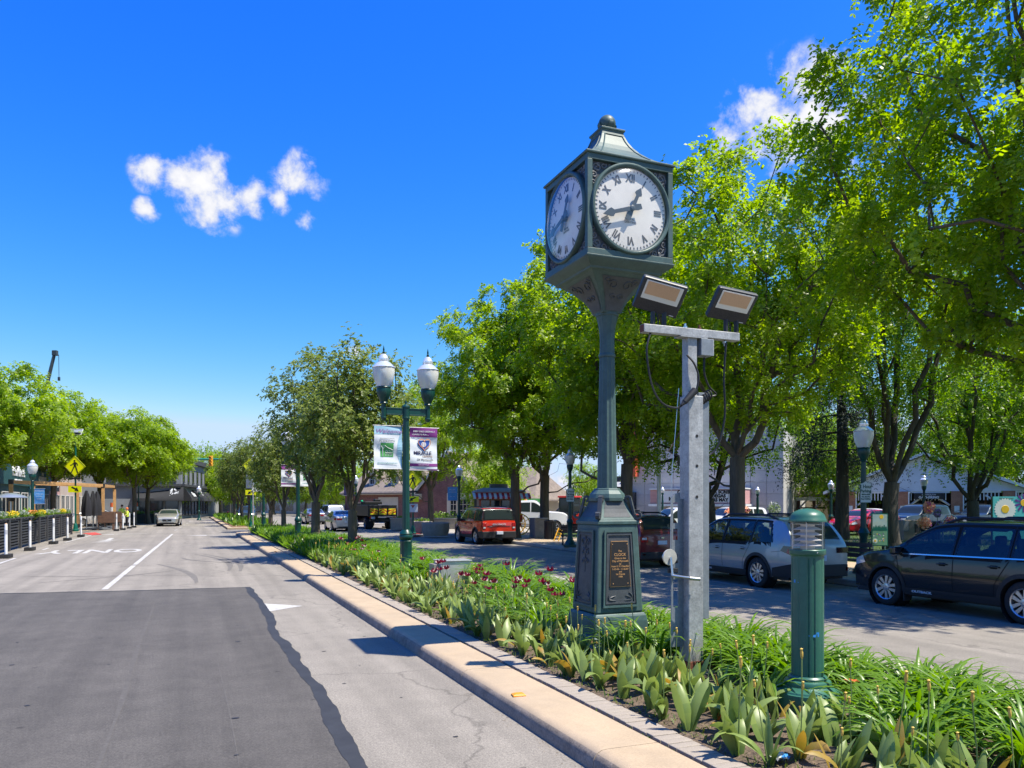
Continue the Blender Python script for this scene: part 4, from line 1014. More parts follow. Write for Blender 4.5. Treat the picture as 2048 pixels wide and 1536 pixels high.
# saloons and others along the street
sed = dict(top=[(-2.40,.92),(-2.36,1.03),(-2.2,1.09),(-1.75,1.12),(-1.45,1.22),(-.95,1.40),(-.4,1.46),(.2,1.44),(.65,1.30),(1.15,1.04),(1.4,.99),(1.9,.92),(2.2,.82),(2.38,.70),(2.42,.58)], W=1.84, wb=2.78, R=.335, belt=(.99,.92), sill=.22, tail=.80, nose=.76, roofw=.68)
def sedan(name,label,loc,rz,pm,lit=False,group=None,tail='lamp_red'):
    c = Car(name,label,loc,rz,sed,pm,group=group,wheel='ten')
    for sg in (1,-1):
        c.windows([(-1.2,-.72,-.95,-.72),(-.66,.12,-.66,.08),(.18,1.0,.18,.45)],sg,clip=.075,trim='chrome'); c.seam([(.15,.34),(.15,.94)],sg); c.seam([(1.05,.34),(1.05,.9)],sg); c.seam([(-.85,.4),(-.9,.95)],sg); c.handle(.35,.82,sg); c.handle(-.55,.84,sg); c.mirror(.98,sg)
        c.patch('headlight','lamp_clear' if not lit else 'lamp_lit',[(1.95,.66),(2.34,.60),(2.32,.71),(2.05,.80)],.012,sg); c.capbox('headlight','lamp_clear',1,sg*.42,sg*.70,.60,.70,.03)
        c.patch('tail_light',tail,[(-2.39,.78),(-2.10,.84),(-2.14,.96),(-2.39,.95)],.012,sg); c.capbox('tail_light',tail,-1,sg*.34,sg*.70,.80,.93,.03)
    c.deck('windscreen','car_glass',.50,1.08,.9); c.deck('rear_window','car_glass',-1.55,-.92,.86)
    c.capbox('grille','grille',1,-.36,.36,.46,.62,.05); c.capbox('grille_trim','chrome',1,-.38,.38,.615,.635,.06); c.capbox('air_intake','grille',1,-.55,.55,.24,.34,.05); c.capbox('badge','chrome',1,-.05,.05,.50,.57,.08)
    c.capbox('license_plate','plate_white',-1,-.16,.16,.62,.74,.05); c.capbox('rear_diffuser','car_black',-1,-.6,.6,.24,.36,.05)
    return c
p = G(362,1048); sedan('moving_car','champagne saloon driving towards the camera on the left carriageway',(p.x-.9,p.y-6,0),-YAW-.06,'paint_champagne')
p = G(598,1054); sedan('moving_car','pale silver saloon driving away beyond the median trees',(10.3,58.0,0),YAW,'paint_lightsilver')
p = D(630,1030,75); sedan('moving_car','small grey saloon further away behind the median tree trunks',(11.2,78,0),YAW,'paint_grey')
p = D(1706,1060,46); cr_ = sedan('parked_car','bright red car half hidden behind the spruce trunk and lamp post',(p.x+.9,p.y,.16),rad(190),'paint_bright_red')
p = D(1700,1050,54); sedan('parked_car','white car just behind the bright red one in the park',(p.x+1.4,p.y,.16),rad(188),'paint_white')
def suvcar(name,label,loc,rz,pm,lit=False,cat='suv',group=None):
    sp = dict(suv); sp['top'] = [(x,z*.97) for x,z in suv['top']]
    c = Car(name,label,loc,rz,sp,pm,wheel='ten',cat=cat,group=group)
    for sg in (1,-1):
        c.windows([(-1.9,-1.1,-1.7,-1.1),(-1.02,-.12,-1.02,-.14),(-.06,.92,-.06,.36)],sg,lift=.02,clip=.1); c.mirror(.85,sg); c.arch(sg,.05); c.seam([(-.1,.45),(-.1,1.05)],sg)
        c.capbox('headlight','lamp_lit' if lit else 'lamp_clear',1,sg*.50,sg*.76,.78,.90,.06); c.capbox('tail_light','lamp_red',-1,sg*.66,sg*.84,.80,1.02,.05)
    c.deck('windscreen','car_glass',.42,.93,.9); c.deck('rear_window','car_glass',-2.115,-1.97,.9,.008,n=6); c.capbox('grille','chrome',1,-.5,.5,.66,.76,.05); c.capbox('front_bumper','car_black',1,-.7,.7,.32,.5,.06)
    c.capbox('license_plate','plate_white',-1,-.16,.16,.55,.68,.1); c.rails(-1.7,.2)
    return c
p = G(477,1040); suvcar('moving_suv','dark teal SUV with headlights on coming round the far bend',(p.x*.98+.6,p.y-8,0),-YAW-.12,'paint_dark',True)
p = D(1131,1033,64); suvcar('parked_suv','dark SUV parked by the grey shingled building behind the trees',(p.x,p.y,.02),rad(150),'paint_black')
p = D(1418,1030,48); suvcar('parked_suv','white SUV glimpsed between the mast and the locust trunk',(p.x+1.6,p.y,.02),rad(175),'paint_white')
p = D(1345,1020,46); suvcar('parked_suv','white SUV with dark windows seen above the dark red hatchback',(p.x+.3,p.y,.02),rad(172),'paint_white')
p = D(1835,1045,50); suvcar('parked_suv','dark blue vehicle in front of the gathering pavilion columns',(p.x,p.y,.16),rad(185),'paint_dark')
p = D(1960,1040,52); suvcar('parked_suv','dark blue car behind the painted daisy panel',(p.x+.3,p.y,.16),rad(185),'paint_dark')
# pickup and trucks
def pickup(T, pm, L=5.6):
    pass
p = G(655,1046)
c = Car('moving_pickup','silver pickup truck waiting far off between the median trunks',(14.0,84,0),YAW+.2,dict(suv,top=[(-2.75,1.02),(-2.74,1.08),(-1.3,1.10),(-1.25,1.12),(-1.1,1.68),(-.9,1.80),(.1,1.82),(.45,1.72),(.95,1.28),(1.1,1.2),(1.8,1.14),(2.2,1.05),(2.3,.8)],wb=3.5),'paint_lightsilver',cat='pickup',wheel='ten')
for sg in (1,-1): c.windows([(-1.0,-.2,-.9,-.2),(-.12,.9,-.12,.36)],sg,lift=.02,clip=.1); c.capbox('tail_light','lamp_red',-1,sg*.66,sg*.84,.7,1.0,.05)
c.capbox('tailgate','paint_lightsilver',-1,-.62,.62,.66,1.02,.05); c.capbox('rear_bumper','chrome',-1,-.8,.8,.42,.56,.1); c.capbox('license_plate','plate_white',-1,-.15,.15,.46,.56,.18); c.deck('windscreen','car_glass',.42,.93,.9)
mat('truck_black', (.012,.013,.015), .5, noise=(20,.2)); mat('chev_yellow', (.78,.72,.02), .45); mat('chev_red', (.55,.02,.02), .45); mat('beacon_green', (.02,.55,.2), .2)
def dump_truck():
    p = D(752,1057,62)
    T = thing('dump_truck','black dump truck with yellow and red rear chevrons beyond the median tree','truck',(p.x,p.y,0),YAW+.05)
    b = MB(); b.b2(-1.9,2.6,-1.12,1.12,1.02,1.85); b.build('dump_bed','truck_black',T,bevel=.02)
    b = MB(); b.b2(-1.96,-1.905,-1.14,1.14,.98,1.62); tg = b.build('tailgate','truck_black',T,bevel=.015)
    for k,(y0,y1) in enumerate(((-1.0,-.42),(-.30,.30),(.42,1.0))):
        b = MB(); b.b2(-1.975,-1.962,y0,y1,1.14,1.58); ch = b.build('chevron_panel','chev_yellow',T)
        for q in range(3):
            for hs in ((-1,1) if k == 1 else ((1,) if k == 0 else (-1,))):
                yc = (y0+y1)/2; span = (y1-y0)/2 if k == 1 else (y1-y0)
                ya = yc if k == 1 else (y0 if hs > 0 else y1)
                zb_ = 1.06 + q*.24
                pts = [(ya,zb_+.22),(ya+hs*span,zb_+.22-span*.75),(ya+hs*span,zb_+.22-span*.75+.12),(ya,zb_+.34)]
                pts = [(y,min(max(z,1.145),1.575)) for y,z in pts]
                b = MB(); b.add([(-1.979,y,z) for y,z in pts],[(0,1,2,3)]); b.build('chevron_stripe','chev_red',ch)
    b = MB(); b.b2(2.7,4.6,-.95,.95,.7,2.05); b.b2(4.6,5.6,-.85,.85,.7,1.35); b.build('cab','truck_black',T,bevel=.06)
    b = MB(); b.b2(2.69,2.695,-.7,.7,1.35,1.9); b.build('rear_window','car_glass',T)
    b = MB(); b.b2(-1.8,5.4,-.42,.42,.55,.85); b.build('chassis','truck_black',T)
    b = MB(); b.b2(-2.0,-1.93,-1.05,1.05,.62,.74); b.build('rear_bumper','car_black',T); b = MB(); b.b2(-1.985,-1.94,.62,.92,.80,.96); b.build('license_plate','plate_white',T)
    ty,rm,dk,sp = wheel_mesh('six',.45,.26)
    for x,ys_ in ((-.8,(-.98,-.70,.70,.98)),(4.5,(-.88,.88))):
        for y in ys_: w_ = ob('wheel',ty,T,(x,y,.45)); ob('rim',rm,w_); ob('brake_disc',dk,w_)
    for sg in (-1,1):
        b = MB(); b.b2(-1.45,-1.43,sg*.62,sg*1.10,.12,.72); b.build('mud_flap','rubber',T)
        b = MB(); b.b2(-1.975,-1.945,sg*.78,sg*1.02,.86,.95); b.build('tail_light','lamp_red',T)
    for (x,y,z,d) in ((1.4,0,2.02,(1.3,1.4,.22)),(1.2,-.4,2.22,(.5,.5,.2))): b = MB(); b.box((x,y,z),d); b.build('load','truck_black',T,bevel=.04)
    b = MB(); b.lathe([(.1,2.10),(.1,2.20),(.03,2.24)],14,c=(3.2,.3,0)); b.build('beacon','beacon_green',T)
dump_truck()
def work_truck():
    p = D(1085,1064,52); 
    T = thing('work_truck','white flatbed work truck with black box parked behind the wagon','truck',(p.x-.6,p.y+.6,.02),rad(-28))
    c = Car('cab_shell',None,(0,0,0),0,dict(suv,top=[(-.9,1.25),(-.88,1.9),(-.6,2.12),(.2,2.14),(.55,2.0),(1.0,1.52),(1.15,1.44),(2.1,1.36),(2.45,1.2),(2.5,.8)],W=2.0,wb=3.3,R=.42,belt=(1.45,1.3),sill=.5,roofw=.82),'paint_white',cat=None,wheel='six')
    for sg in (1,-1): c.windows([(-.55,.05,-.55,.05),(.12,.98,.12,.5)],sg,lift=.0,clip=.12); c.capbox('headlight','lamp_clear',1,sg*.55,sg*.85,.95,1.15,.05); c.mirror(.85,sg,'car_black')
    c.deck('windscreen','car_glass',.55,.98,.9); c.capbox('grille','car_black',1,-.5,.5,.85,1.2,.06); c.capbox('front_bumper','car_black',1,-.95,.95,.5,.74,.12)
    for ch in list(c.T.children): ch.parent = T
    bpy.data.objects.remove(c.T)
    b = MB(); b.b2(-3.6,-1.05,-1.1,1.1,1.0,2.25); b.build('dump_box','truck_black',T,bevel=.02); b = MB(); b.b2(-3.6,-.9,-.5,.5,.55,.98); b.build('chassis','truck_black',T)
    b = MB(); b.tube([(-.3,-.4,2.18),(-.3,.4,2.18)],.06,8); b.build('beacon_bar','lamp_amber',T)
work_truck()
# ============================================================ BUILDINGS
def brickmat(name, c1, c2, mortar, scale=4.6):
    m = mat(name, c1, .9, noise=None); t = m.node_tree; b = t.nodes['Principled BSDF']
    tcn = N('ShaderNodeTexCoord', t); sx = N('ShaderNodeSeparateXYZ', t); LK(tcn.outputs['Object'], sx.inputs[0], t)
    ad = N('ShaderNodeMath', t, operation='ADD'); LK(sx.outputs[0], ad.inputs[0], t); LK(sx.outputs[1], ad.inputs[1], t)
    cb = N('ShaderNodeCombineXYZ', t); LK(ad.outputs[0], cb.inputs[0], t); LK(sx.outputs[2], cb.inputs[1], t)
    br = N('ShaderNodeTexBrick', t); LK(cb.outputs[0], br.inputs['Vector'], t); br.inputs['Scale'].default_value = scale
    br.inputs['Color1'].default_value = (*c1,1); br.inputs['Color2'].default_value = (*c2,1); br.inputs['Mortar'].default_value = (*mortar,1); br.inputs['Mortar Size'].default_value = .018; br.inputs['Brick Width'].default_value = .95; br.inputs['Row Height'].default_value = .32
    n = N('ShaderNodeTexNoise', t); n.inputs['Scale'].default_value = 1.5; LK(tcn.outputs['Object'], n.inputs['Vector'], t)
    mr = N('ShaderNodeMapRange', t); mr.inputs['To Min'].default_value = .7; mr.inputs['To Max'].default_value = 1.3; LK(n.outputs['Fac'], mr.inputs['Value'], t)
    mi = N('ShaderNodeMix', t, data_type='RGBA', blend_type='MULTIPLY'); mi.inputs['Factor'].default_value = 1; LK(br.outputs['Color'], mi.inputs['A'], t); LK(mr.outputs[0], mi.inputs['B'], t)
    LK(mi.outputs['Result'], b.inputs['Base Color'], t)
brickmat('brick_red', (.24,.10,.075), (.17,.062,.05), (.28,.22,.19)); brickmat('brick_orange', (.36,.155,.085), (.28,.11,.06), (.34,.27,.22))
mat('wall_grey', (.20,.215,.235), .85, noise=[(.8,.1),(20,.05)]); mat('wall_dark', (.045,.048,.053), .8, noise=(1,.15)); mat('wall_teal', (.012,.075,.078), .7, noise=(1,.12)); mat('wall_pink', (.50,.29,.27), .85, noise=(2,.1)); mat('wall_beige', (.50,.40,.33), .9, noise=[(.6,.12),(8,.08)])
mat('wall_blue', (.035,.15,.22), .7, noise=(1,.1)); mat('wall_cream', (.62,.54,.40), .8, noise=(1,.06)); mat('wall_lav', (.36,.35,.40), .85, noise=(2,.06)); mat('stone_wall', (.50,.49,.475), .85, noise=[(.5,.12),(1.6,.22,(.40,.39,.37)),(14,.06)])
mat('win_dark', (.02,.026,.032), .06, spec=.9); mat('win_frame', (.62,.61,.58), .6); mat('frame_dark', (.02,.022,.025), .5); mat('roof_brown', (.225,.185,.155), .95, noise=[(3,.2),(26,.18)], bump=(20,.6,.03)); mat('roof_grey', (.34,.35,.365), .95, noise=[(2,.12),(22,.12)], bump=(20,.6,.03))
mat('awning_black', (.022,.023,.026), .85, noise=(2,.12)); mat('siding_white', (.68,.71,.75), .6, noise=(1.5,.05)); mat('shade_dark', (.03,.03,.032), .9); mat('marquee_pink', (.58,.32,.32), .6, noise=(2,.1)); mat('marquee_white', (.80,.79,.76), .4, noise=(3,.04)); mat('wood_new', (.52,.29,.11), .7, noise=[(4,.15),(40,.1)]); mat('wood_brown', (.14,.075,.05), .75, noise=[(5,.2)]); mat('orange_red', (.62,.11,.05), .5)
class Wall:                                           # frame: x along the wall from P to Q, -y out towards the street
    def __init__(s, name, label, P, Q, cat='building', z=0.):
        P, Q = Vector((P[0],P[1],0)), Vector((Q[0],Q[1],0)); d = Q-P; s.L = d.length
        s.T = thing(name, label, cat, (P.x,P.y,z), math.atan2(d.y,d.x))
    def box(s, name, m, x0,x1,y0,y1,z0,z1, par=None, bev=0., M=None): b = MB(); b.b2(x0,x1,y0,y1,z0,z1,M); return b.build(name, m, par or s.T, bevel=bev)
    def window(s, x0,x1,z0,z1, nx=1, nz=1, fm='win_frame', y=0., fr=.07, gm='win_dark', sill=True, M=None, par=None):
        w_ = MB()
        for (a,b,c,d) in ((x0,x1,z0,z0+fr),(x0,x1,z1-fr,z1),(x0,x0+fr,z0+fr,z1-fr),(x1-fr,x1,z0+fr,z1-fr)): w_.b2(a,b,y-.06,y+.02,c,d,M)
        for i in range(1,nx): xx = x0+(x1-x0)*i/nx; w_.b2(xx-fr*.3,xx+fr*.3,y-.045,y+.02,z0+fr,z1-fr,M)
        for i in range(1,nz): zz = z0+(z1-z0)*i/nz; w_.b2(x0+fr,x1-fr,y-.043,y+.02,zz-fr*.3,zz+fr*.3,M)
        o = w_.build('window', fm, par or s.T)
        g = MB(); g.b2(x0+fr*.5,x1-fr*.5,y-.022,y-.012,z0+fr*.5,z1-fr*.5,M); g.build('pane', gm, o)
        if sill: q = MB(); q.b2(x0-.06,x1+.06,y-.12,y-.062,z0-.09,z0-.004,M); q.build('sill', fm, o)
        return o
def YX(px, X): d = atX(px, X); l = (px-1024)*d/FPX; return -l*ST + d*CT
FX = -12.0
# left-hand row of shops, facades along the street
def shop(name, label, pxa, pxb, m, top, upper=True, fm='win_frame', sign=None, signm=None):
    ya, yb = YX(pxa,FX), YX(pxb,FX)
    W_ = Wall(name, label, (FX,ya), (FX,yb), 'shop', .14); L = W_.L
    W_.box('wall', m, 0,L,0,9,0,top); W_.box('cornice', fm, -.05,L+.05,-.25,0,top-.4,top+.05)
    n = max(1,int(L/3.2))
    for i in range(n):
        x = L*(i+.12)/n; x2 = L*(i+.88)/n
        W_.window(x,x2,.45,2.7,2,1,fm if not sign else 'frame_dark',sill=False)
        if upper:
            for z in (4.9,) if top < 8 else (4.9,7.6 if top > 9.5 else 4.9): W_.window(x+.3,x2-.3,z,z+1.7,1,2,fm)
    return W_, L
W_,L = shop('shop','dark teal shopfront at the left edge with cream sign lettering',-160,57,'wall_teal',8.2,fm='win_frame')
sb = W_.box('sign_board','wall_teal',0,L,-.22,-.01,3.2,4.75); xs_ = YX(30,FX)-YX(-160,FX)
text('HIGHLANE', 1.0, (xs_,-.245,4.2), 0, 'white_trim', sb, ext=.03, bold=.03, sx=.95); text('BAR & GRILL', .33, (xs_,-.245,3.5), 0, 'white_trim', sb, ext=.02, bold=.01, sx=1.5)
W_,L = shop('shop','blue shopfront with white lettering beside the teal one',57.5,98,'wall_blue',7.6); sb = W_.box('sign_board','wall_blue',0,L,-.22,-.01,3.0,4.6)
text('CHESTNUT', .75, (L*.5,-.245,3.85), 0, 'white_trim', sb, ext=.03, bold=.02); text('THE', .4, (L*.5,-.245,4.35), 0, 'white_trim', sb, ext=.03); 
W_,L = shop('shop','narrow pink shopfront half hidden by the first street trees',98.5,120,'wall_pink',8.6); sb = W_.box('sign_board','frame_dark',L*.3,L*.7,-.22,-.01,3.0,4.4); text('B', 1.1,(L*.5,-.245,3.7),0,'white_trim',sb,ext=.03)
W_,L = shop('shop','tall beige building at the end of the left row behind trees',120.5,205,'wall_beige',9.4)
W_.box('chimney','wall_beige',L*.82,L*.82+.8,1,1.8,9.4,12.2); W_.box('parapet','wall_beige',0,L,.1,.5,9.4,10.0)
W_.box('side_wall','wall_beige',L-.02,L+.05,-1.2,0,0,6.0)
# grey corner building with the black awnings
B, Cc = D(362,0,101), D(470,0,150); A = Vector((B.x-25.3, B.y, 0))
W_ = Wall('corner_building','grey two-storey corner building with black scalloped awnings at the far bend',A,B); L = W_.L; T = W_.T
W_.box('wall','wall_grey',0,L,0,12,0,7.6); W_.box('cornice','wall_dark',-.1,L+.1,-.45,0,7.3,7.9); W_.box('ledge','wall_dark',L-8.6,L+.05,-.5,0,4.15,4.45)
d2 = Vector((Cc.x-B.x, Cc.y-B.y,0)); L2 = d2.length; a2 = math.atan2(d2.y,d2.x)-T.rotation_euler[2]
M2 = Matrix.Translation((L,0,0)) @ Matrix.Rotation(a2,4,'Z')
b = MB(); b.b2(0,L2*.55,.002,10,0,7.58,M2); b.build('side_wall','wall_grey',T); b = MB(); b.b2(0,L2*.55,-.4,0,7.31,7.92,M2); b.build('side_cornice','wall_dark',T); b = MB(); b.b2(0,L2*.55,-.45,0,4.16,4.46,M2); b.build('side_ledge','wall_dark',T)
for i in range(6): W_.window(L-8.5+i*1.4,L-8.5+i*1.4+.95,4.75,6.5,1,2,'wall_dark')
for i in range(6): W_.window(1.0+i*3.2,2.2+i*3.2,4.75,6.5,1,2,'wall_dark',M=M2)
for i in range(3): W_.window(L-5.4+i*1.75,L-5.4+i*1.75+1.6,.5,2.5,1,1,'frame_dark',sill=False)
for i in range(9): W_.window(.4+i*2.2,2.3+i*2.2,.4,2.55,1,1,'frame_dark',sill=False,M=M2)
W_.box('base_course','wall_dark',L-5.6,L,-.03,-.001,0,.45)
def awning(x0,x1,M,scal,nm='awning'):
    rows = []; n = 16
    for i in range(n+1):
        u = i/n; x = x0+(x1-x0)*u; zt = 3.35+.75*(u*u if scal == 1 else (1-u)**2 if scal == -1 else .6)
        rows.append([(x,-.01,zt),(x,-.6,zt-.35),(x,-1.25,2.62),(x,-1.26,2.30)])
    b = MB(); b.grid(rows,M); o = b.build(nm,'awning_black',T,smooth=50)
    b = MB(); b.add([rows[0][0],rows[0][1],rows[0][2],rows[0][3],(x0,-.01,2.3)],[(0,1,2,3,4)],M); b.add([rows[-1][0],rows[-1][1],rows[-1][2],rows[-1][3],(x1,-.01,2.3)],[(0,1,2,3,4)],M); b.build('awning_side','awning_black',o)
    return o
aw = awning(L-5.6,L+.3,Matrix.Identity(4),1); aw2 = awning(.2,6.5,M2,-1); aw3 = awning(7.2,13,M2,0); aw4 = awning(13.4,20,M2,0)
def emblem(par, M, cx, cz):                              # leafy round emblem painted on the awning
    r_ = random.Random(5); b = MB()
    for k in range(26):
        a = r_.random()*6.28; q = r_.random()**.5; x,z = cx+.62*q*math.cos(a), cz+.55*q*math.sin(a); s_ = .07+.06*r_.random()
        y = -.70-(3.5-z)*.42
        b.add([(x-s_,y,z),(x,y-.02,z-s_*1.2),(x+s_,y,z),(x,y+.02,z+s_*1.2)],[(0,1,2,3)],M)
    b.build('emblem','white_trim',par)
emblem(aw,Matrix.Identity(4),L-.9,3.25); emblem(aw3,M2,10.5,3.1)
t_ = text('Ebisu',.9,(0,0,0),0,'white_trim',aw2,ext=.01,bold=.03); t_.matrix_basis = M2 @ Matrix.Translation((3.2,-1.0,3.15)) @ Matrix.Rotation(rad(58),4,'X')
for (x,z0,z1) in ((-2.6,0,6.6),): pass
# further shops beyond the bend
P, Q = D(440,0,128), D(520,0,150)
W_ = Wall('shop','white upper-storey shop with black front beyond the corner building',P,Q); L = W_.L
W_.box('wall','white_trim',0,L,0,8,0,5.4); W_.box('shop_front','wall_dark',0,L,-.25,-.001,0,2.9); W_.box('cornice','win_frame',0,L,-.4,0,5.2,5.6)
for i in range(5): W_.window(.5+i*L/5,.5+(i+.7)*L/5,3.5,4.9,1,2); W_.window(.4+i*L/5,.4+(i+.8)*L/5,.5,2.4,1,1,'frame_dark',y=-.26,sill=False)
# low shops closing the view beyond the median and the right carriageway
P, Q = D(515,0,165), D(720,0,135)
W_ = Wall('shop_row','pale shop row closing the street far behind the median trees',P,Q); L = W_.L
W_.box('wall','wall_cream',0,L,0,10,0,4.6); W_.box('cornice','win_frame',-.2,L+.2,-.3,0,4.3,4.9); W_.box('fascia','wall_dark',0,L,-.2,-.01,2.7,3.3)
for i in range(7): W_.window(.6+i*L/7,.6+(i+.7)*L/7,.4,2.5,2,1,sill=False)
# brick house with dormers
P, Q = D(690,0,84), D(838,0,76)
W_ = Wall('brick_house','brown roofed brick house with dormers and cream trim behind the dump truck',P,Q); L = W_.L; T = W_.T
W_.box('wall','brick_red',0,L,0,9,0,3.0); W_.box('fascia','wall_cream',0,L,-.42,-.003,2.85,3.15)
def roofpanel(pts, m, name='roof', par=None, th=.12):
    b = MB(); n = len(pts); b.add([*pts, *[(p[0],p[1],p[2]-th) for p in pts]], [tuple(range(n)), tuple(range(2*n-1,n-1,-1))]+[(i,(i+1)%n,n+(i+1)%n,n+i) for i in range(n)]); return b.build(name, m, par or T, fixn=True)
rf = roofpanel([(-.3,-.5,3.05),(L+.2,-.5,3.05),(L+.2,4.5,6.3),(-.3,4.5,6.3)],'roof_brown'); roofpanel([(L+.2,9.5,3.05),(-.3,9.5,3.05),(-.3,4.5,6.3),(L+.2,4.5,6.3)],'roof_brown')
for cx in (L*.30,L*.60,L*.90):
    dm = W_.box('dormer','wall_cream',cx-.62,cx+.62,.9,4,3.7,4.9)
    b = MB(); b.add([(cx-.62,.9,4.9),(cx+.62,.9,4.9),(cx,.9,5.75)],[(0,1,2)]); b.build('dormer_gable','wall_cream',dm)
    roofpanel([(cx-.80,.75,4.72),(cx,.75,5.85),(cx,4.4,5.85),(cx-.80,3.0,4.72)],'roof_brown','dormer_roof',dm); roofpanel([(cx,.75,5.85),(cx+.80,.75,4.72),(cx+.80,3.0,4.72),(cx,4.4,5.85)],'roof_brown','dormer_roof',dm)
    W_.window(cx-.36,cx+.36,3.95,4.95,2,2,'win_frame',y=.88,par=dm,fr=.05)
W_.window(L*.52,L*.70,.5,2.5,1,1,'wall_cream',sill=False); W_.box('garage_door','wall_cream',L*.48,L*.74,-.05,-.002,0,2.6); W_.box('door','wood_brown',L*.80,L*.90,-.05,-.002,0,2.3)
P2, Q2 = D(836,0,72), D(948,0,69)
W2 = Wall('brick_gable_wing','tall brick gable wing with cream framed windows behind the red SUV',P2,Q2); L = W2.L; T = W2.T
b = MB(); b.prism([(0,0),(L,0),(L,3.0),(L*.55,6.4),(0,3.0)],.35,Matrix.Translation((0,.35,0)) @ VX); b.build('wall','brick_red',T)
roofpanel([(-.35,-.3,2.95),(L*.55,-.3,6.65),(L*.55,9,6.65),(-.35,9,2.95)],'roof_brown'); roofpanel([(L*.55,-.3,6.65),(L+.3,-.3,2.95),(L+.3,9,2.95),(L*.55,9,6.65)],'roof_brown')
b = MB(); b.add([(-.35,-.34,2.6),(L*.55,-.34,6.3),(L*.55,-.34,6.6),(-.35,-.34,2.95)],[(0,1,2,3)]); b.add([(L*.55,-.34,6.3),(L+.3,-.34,2.6),(L+.3,-.34,2.95),(L*.55,-.34,6.6)],[(0,1,2,3)]); b.build('bargeboard','wall_cream',T); W2.box('cornice_return','wall_cream',-.4,.45,-.45,-.001,2.35,2.85)
W2.box('bay','wall_cream',L*.56,L,-.30,-.001,0,2.9); W2.window(L*.62,L*.74,.35,2.4,2,4,'wall_cream',y=-.30,sill=False); W2.window(L*.78,L*.98,.35,2.4,3,4,'wall_cream',y=-.30,sill=False)
P3, Q3 = D(948.5,0,69), D(1052,0,66)
W3 = Wall('kiosk_wing','low brown roofed wing beside the gable, behind the wagon',P3,Q3); L = W3.L; T = W3.T
W3.box('wall','wall_cream',0,L,0,6,0,2.7); roofpanel([(-.1,-.5,2.65),(L+1.2,-.5,2.30),(L-1.0,3.4,5.2),(-.1,3.4,5.2)],'roof_brown'); roofpanel([(L+1.2,-.5,2.30),(L+1.2,6.4,2.30),(L-1.0,3.4,5.2)],'roof_brown'); W3.window(L*.2,L*.6,.5,2.2,3,2,'wall_cream',sill=False); W3.box('post','wall_cream',L+.9,L+1.02,-.42,-.3,0,2.3)
# far grey-roofed hall
P, Q = D(1035,0,98), D(1235,0,92)
W_ = Wall('grey_roofed_hall','low hall with pale grey shingle roof seen between the trunks',P,Q); L = W_.L; T = W_.T
W_.box('wall','wall_lav',0,L,0,14,0,2.35); W_.box('fascia','wall_lav',-.3,L+.3,-.52,-.4,2.05,2.4); roofpanel([(-.4,-.5,2.4),(L+.4,-.5,2.4),(L+.4,7,4.7),(-.4,7,4.7)],'roof_grey'); W_.box('parapet','frame_dark',L*.48,L*.95,7,7.3,4.7,5.4); W_.box('chimney','wall_lav',L*.92,L*.92+.7,6,6.7,4,6.4)
for i in range(4): W_.window(1.2+i*L/4,1.2+(i+.35)*L/4,.6,1.7,1,1)
b = MB()
for i in range(16):
    W_.box('siding_board','wall_lav',0,L,-.02,-.001,.06+i*.14,.06+i*.14+.118) if i < 14 else None
# theatre with stone panels and marquee
P, Q = D(1262,0,66), D(1567,0,60)
W_ = Wall('theatre','theatre clad in pale stone panels with a marquee over the entrance',P,Q); L = W_.L; T = W_.T
W_.box('wall','stone_wall',0,L,0,14,-.5,7.6); r_ = random.Random(11)
meS = MB().box((0,0,0),(L/10-.03,.05,.87)).mesh('stone_panel','stone_wall')
for i in range(10):
    for k in range(9):
        if k < 2 and 2 < i < 8: continue
        ob('stone_panel',meS,T,(L*(i+.5)/10,-.028+r_.uniform(-.008,.004),.02+.45+k*.9))
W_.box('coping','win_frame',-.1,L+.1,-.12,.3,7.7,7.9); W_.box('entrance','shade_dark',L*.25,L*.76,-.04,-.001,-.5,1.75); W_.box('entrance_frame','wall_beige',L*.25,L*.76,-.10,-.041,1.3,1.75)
m0, m1 = L*.20, L*.805
mq = W_.box('marquee','marquee_pink',m0,m1,-2.2,-.06,1.95,3.05,bev=.02); W_.box('marquee_soffit','white_trim',m0-.1,m1+.1,-2.35,-.05,1.75,1.93); W_.box('marquee_top','white_trim',m0-.05,m1+.05,-2.3,-.05,3.06,3.16)
W_.box('marquee_pylon','marquee_pink',L*.50,L*.545,-2.5,-.06,1.4,3.5); W_.box('pylon_fin','white_trim',L*.513,L*.533,-2.6,-2.501,1.4,3.6)
for i in range(9): W_.box('marquee_stripe','shade_maroon' if 0 else 'wall_pink',m0+.01,m0+1.0,-2.215,-2.201,2.0+i*.115,2.06+i*.115,par=mq) if i%1==0 else None
for x0,x1,lines in ((m0+.85,L*.49,[('CA',.0),('MAY 17',-.55)]),(L*.56,m1-.9,[('OB OR SCREEN',0),('DEGAS',0),('THURS MAY 16',0)])):
    pn = W_.box('letter_board','marquee_white',x0,x1,-2.235,-2.216,2.05,2.98,par=None)
    for i in range(4): W_.box('letter_rail','win_frame',x0,x1,-2.245,-2.236,2.1+i*.28,2.112+i*.28,par=pn)
    nl = len(lines)
    for i,(s_,_) in enumerate(lines): text(s_,.34 if nl == 3 else .40,((x0+x1)/2+(.3 if nl == 2 and i == 0 else 0),-2.25,2.84-i*(.30 if nl == 3 else .52)),0,'black',pn,ext=.005,bold=.02,sx=1.0)
W_.box('blade_sign','orange_red',.1,.7,-.9,-.06,4.2,9.5)
for i in range(3): W_.box('drain_slot','shade_dark',L*(.40+.17*i),L*(.40+.17*i)+.07,-.075,-.056,4.2,6.0)
W_.box('meter','frame_dark',L*.89,L*.95,-.25,-.06,.3,.9); W_.box('dark_booth','wall_dark',-.8,.5,-.6,-.06,1.5,2.9)
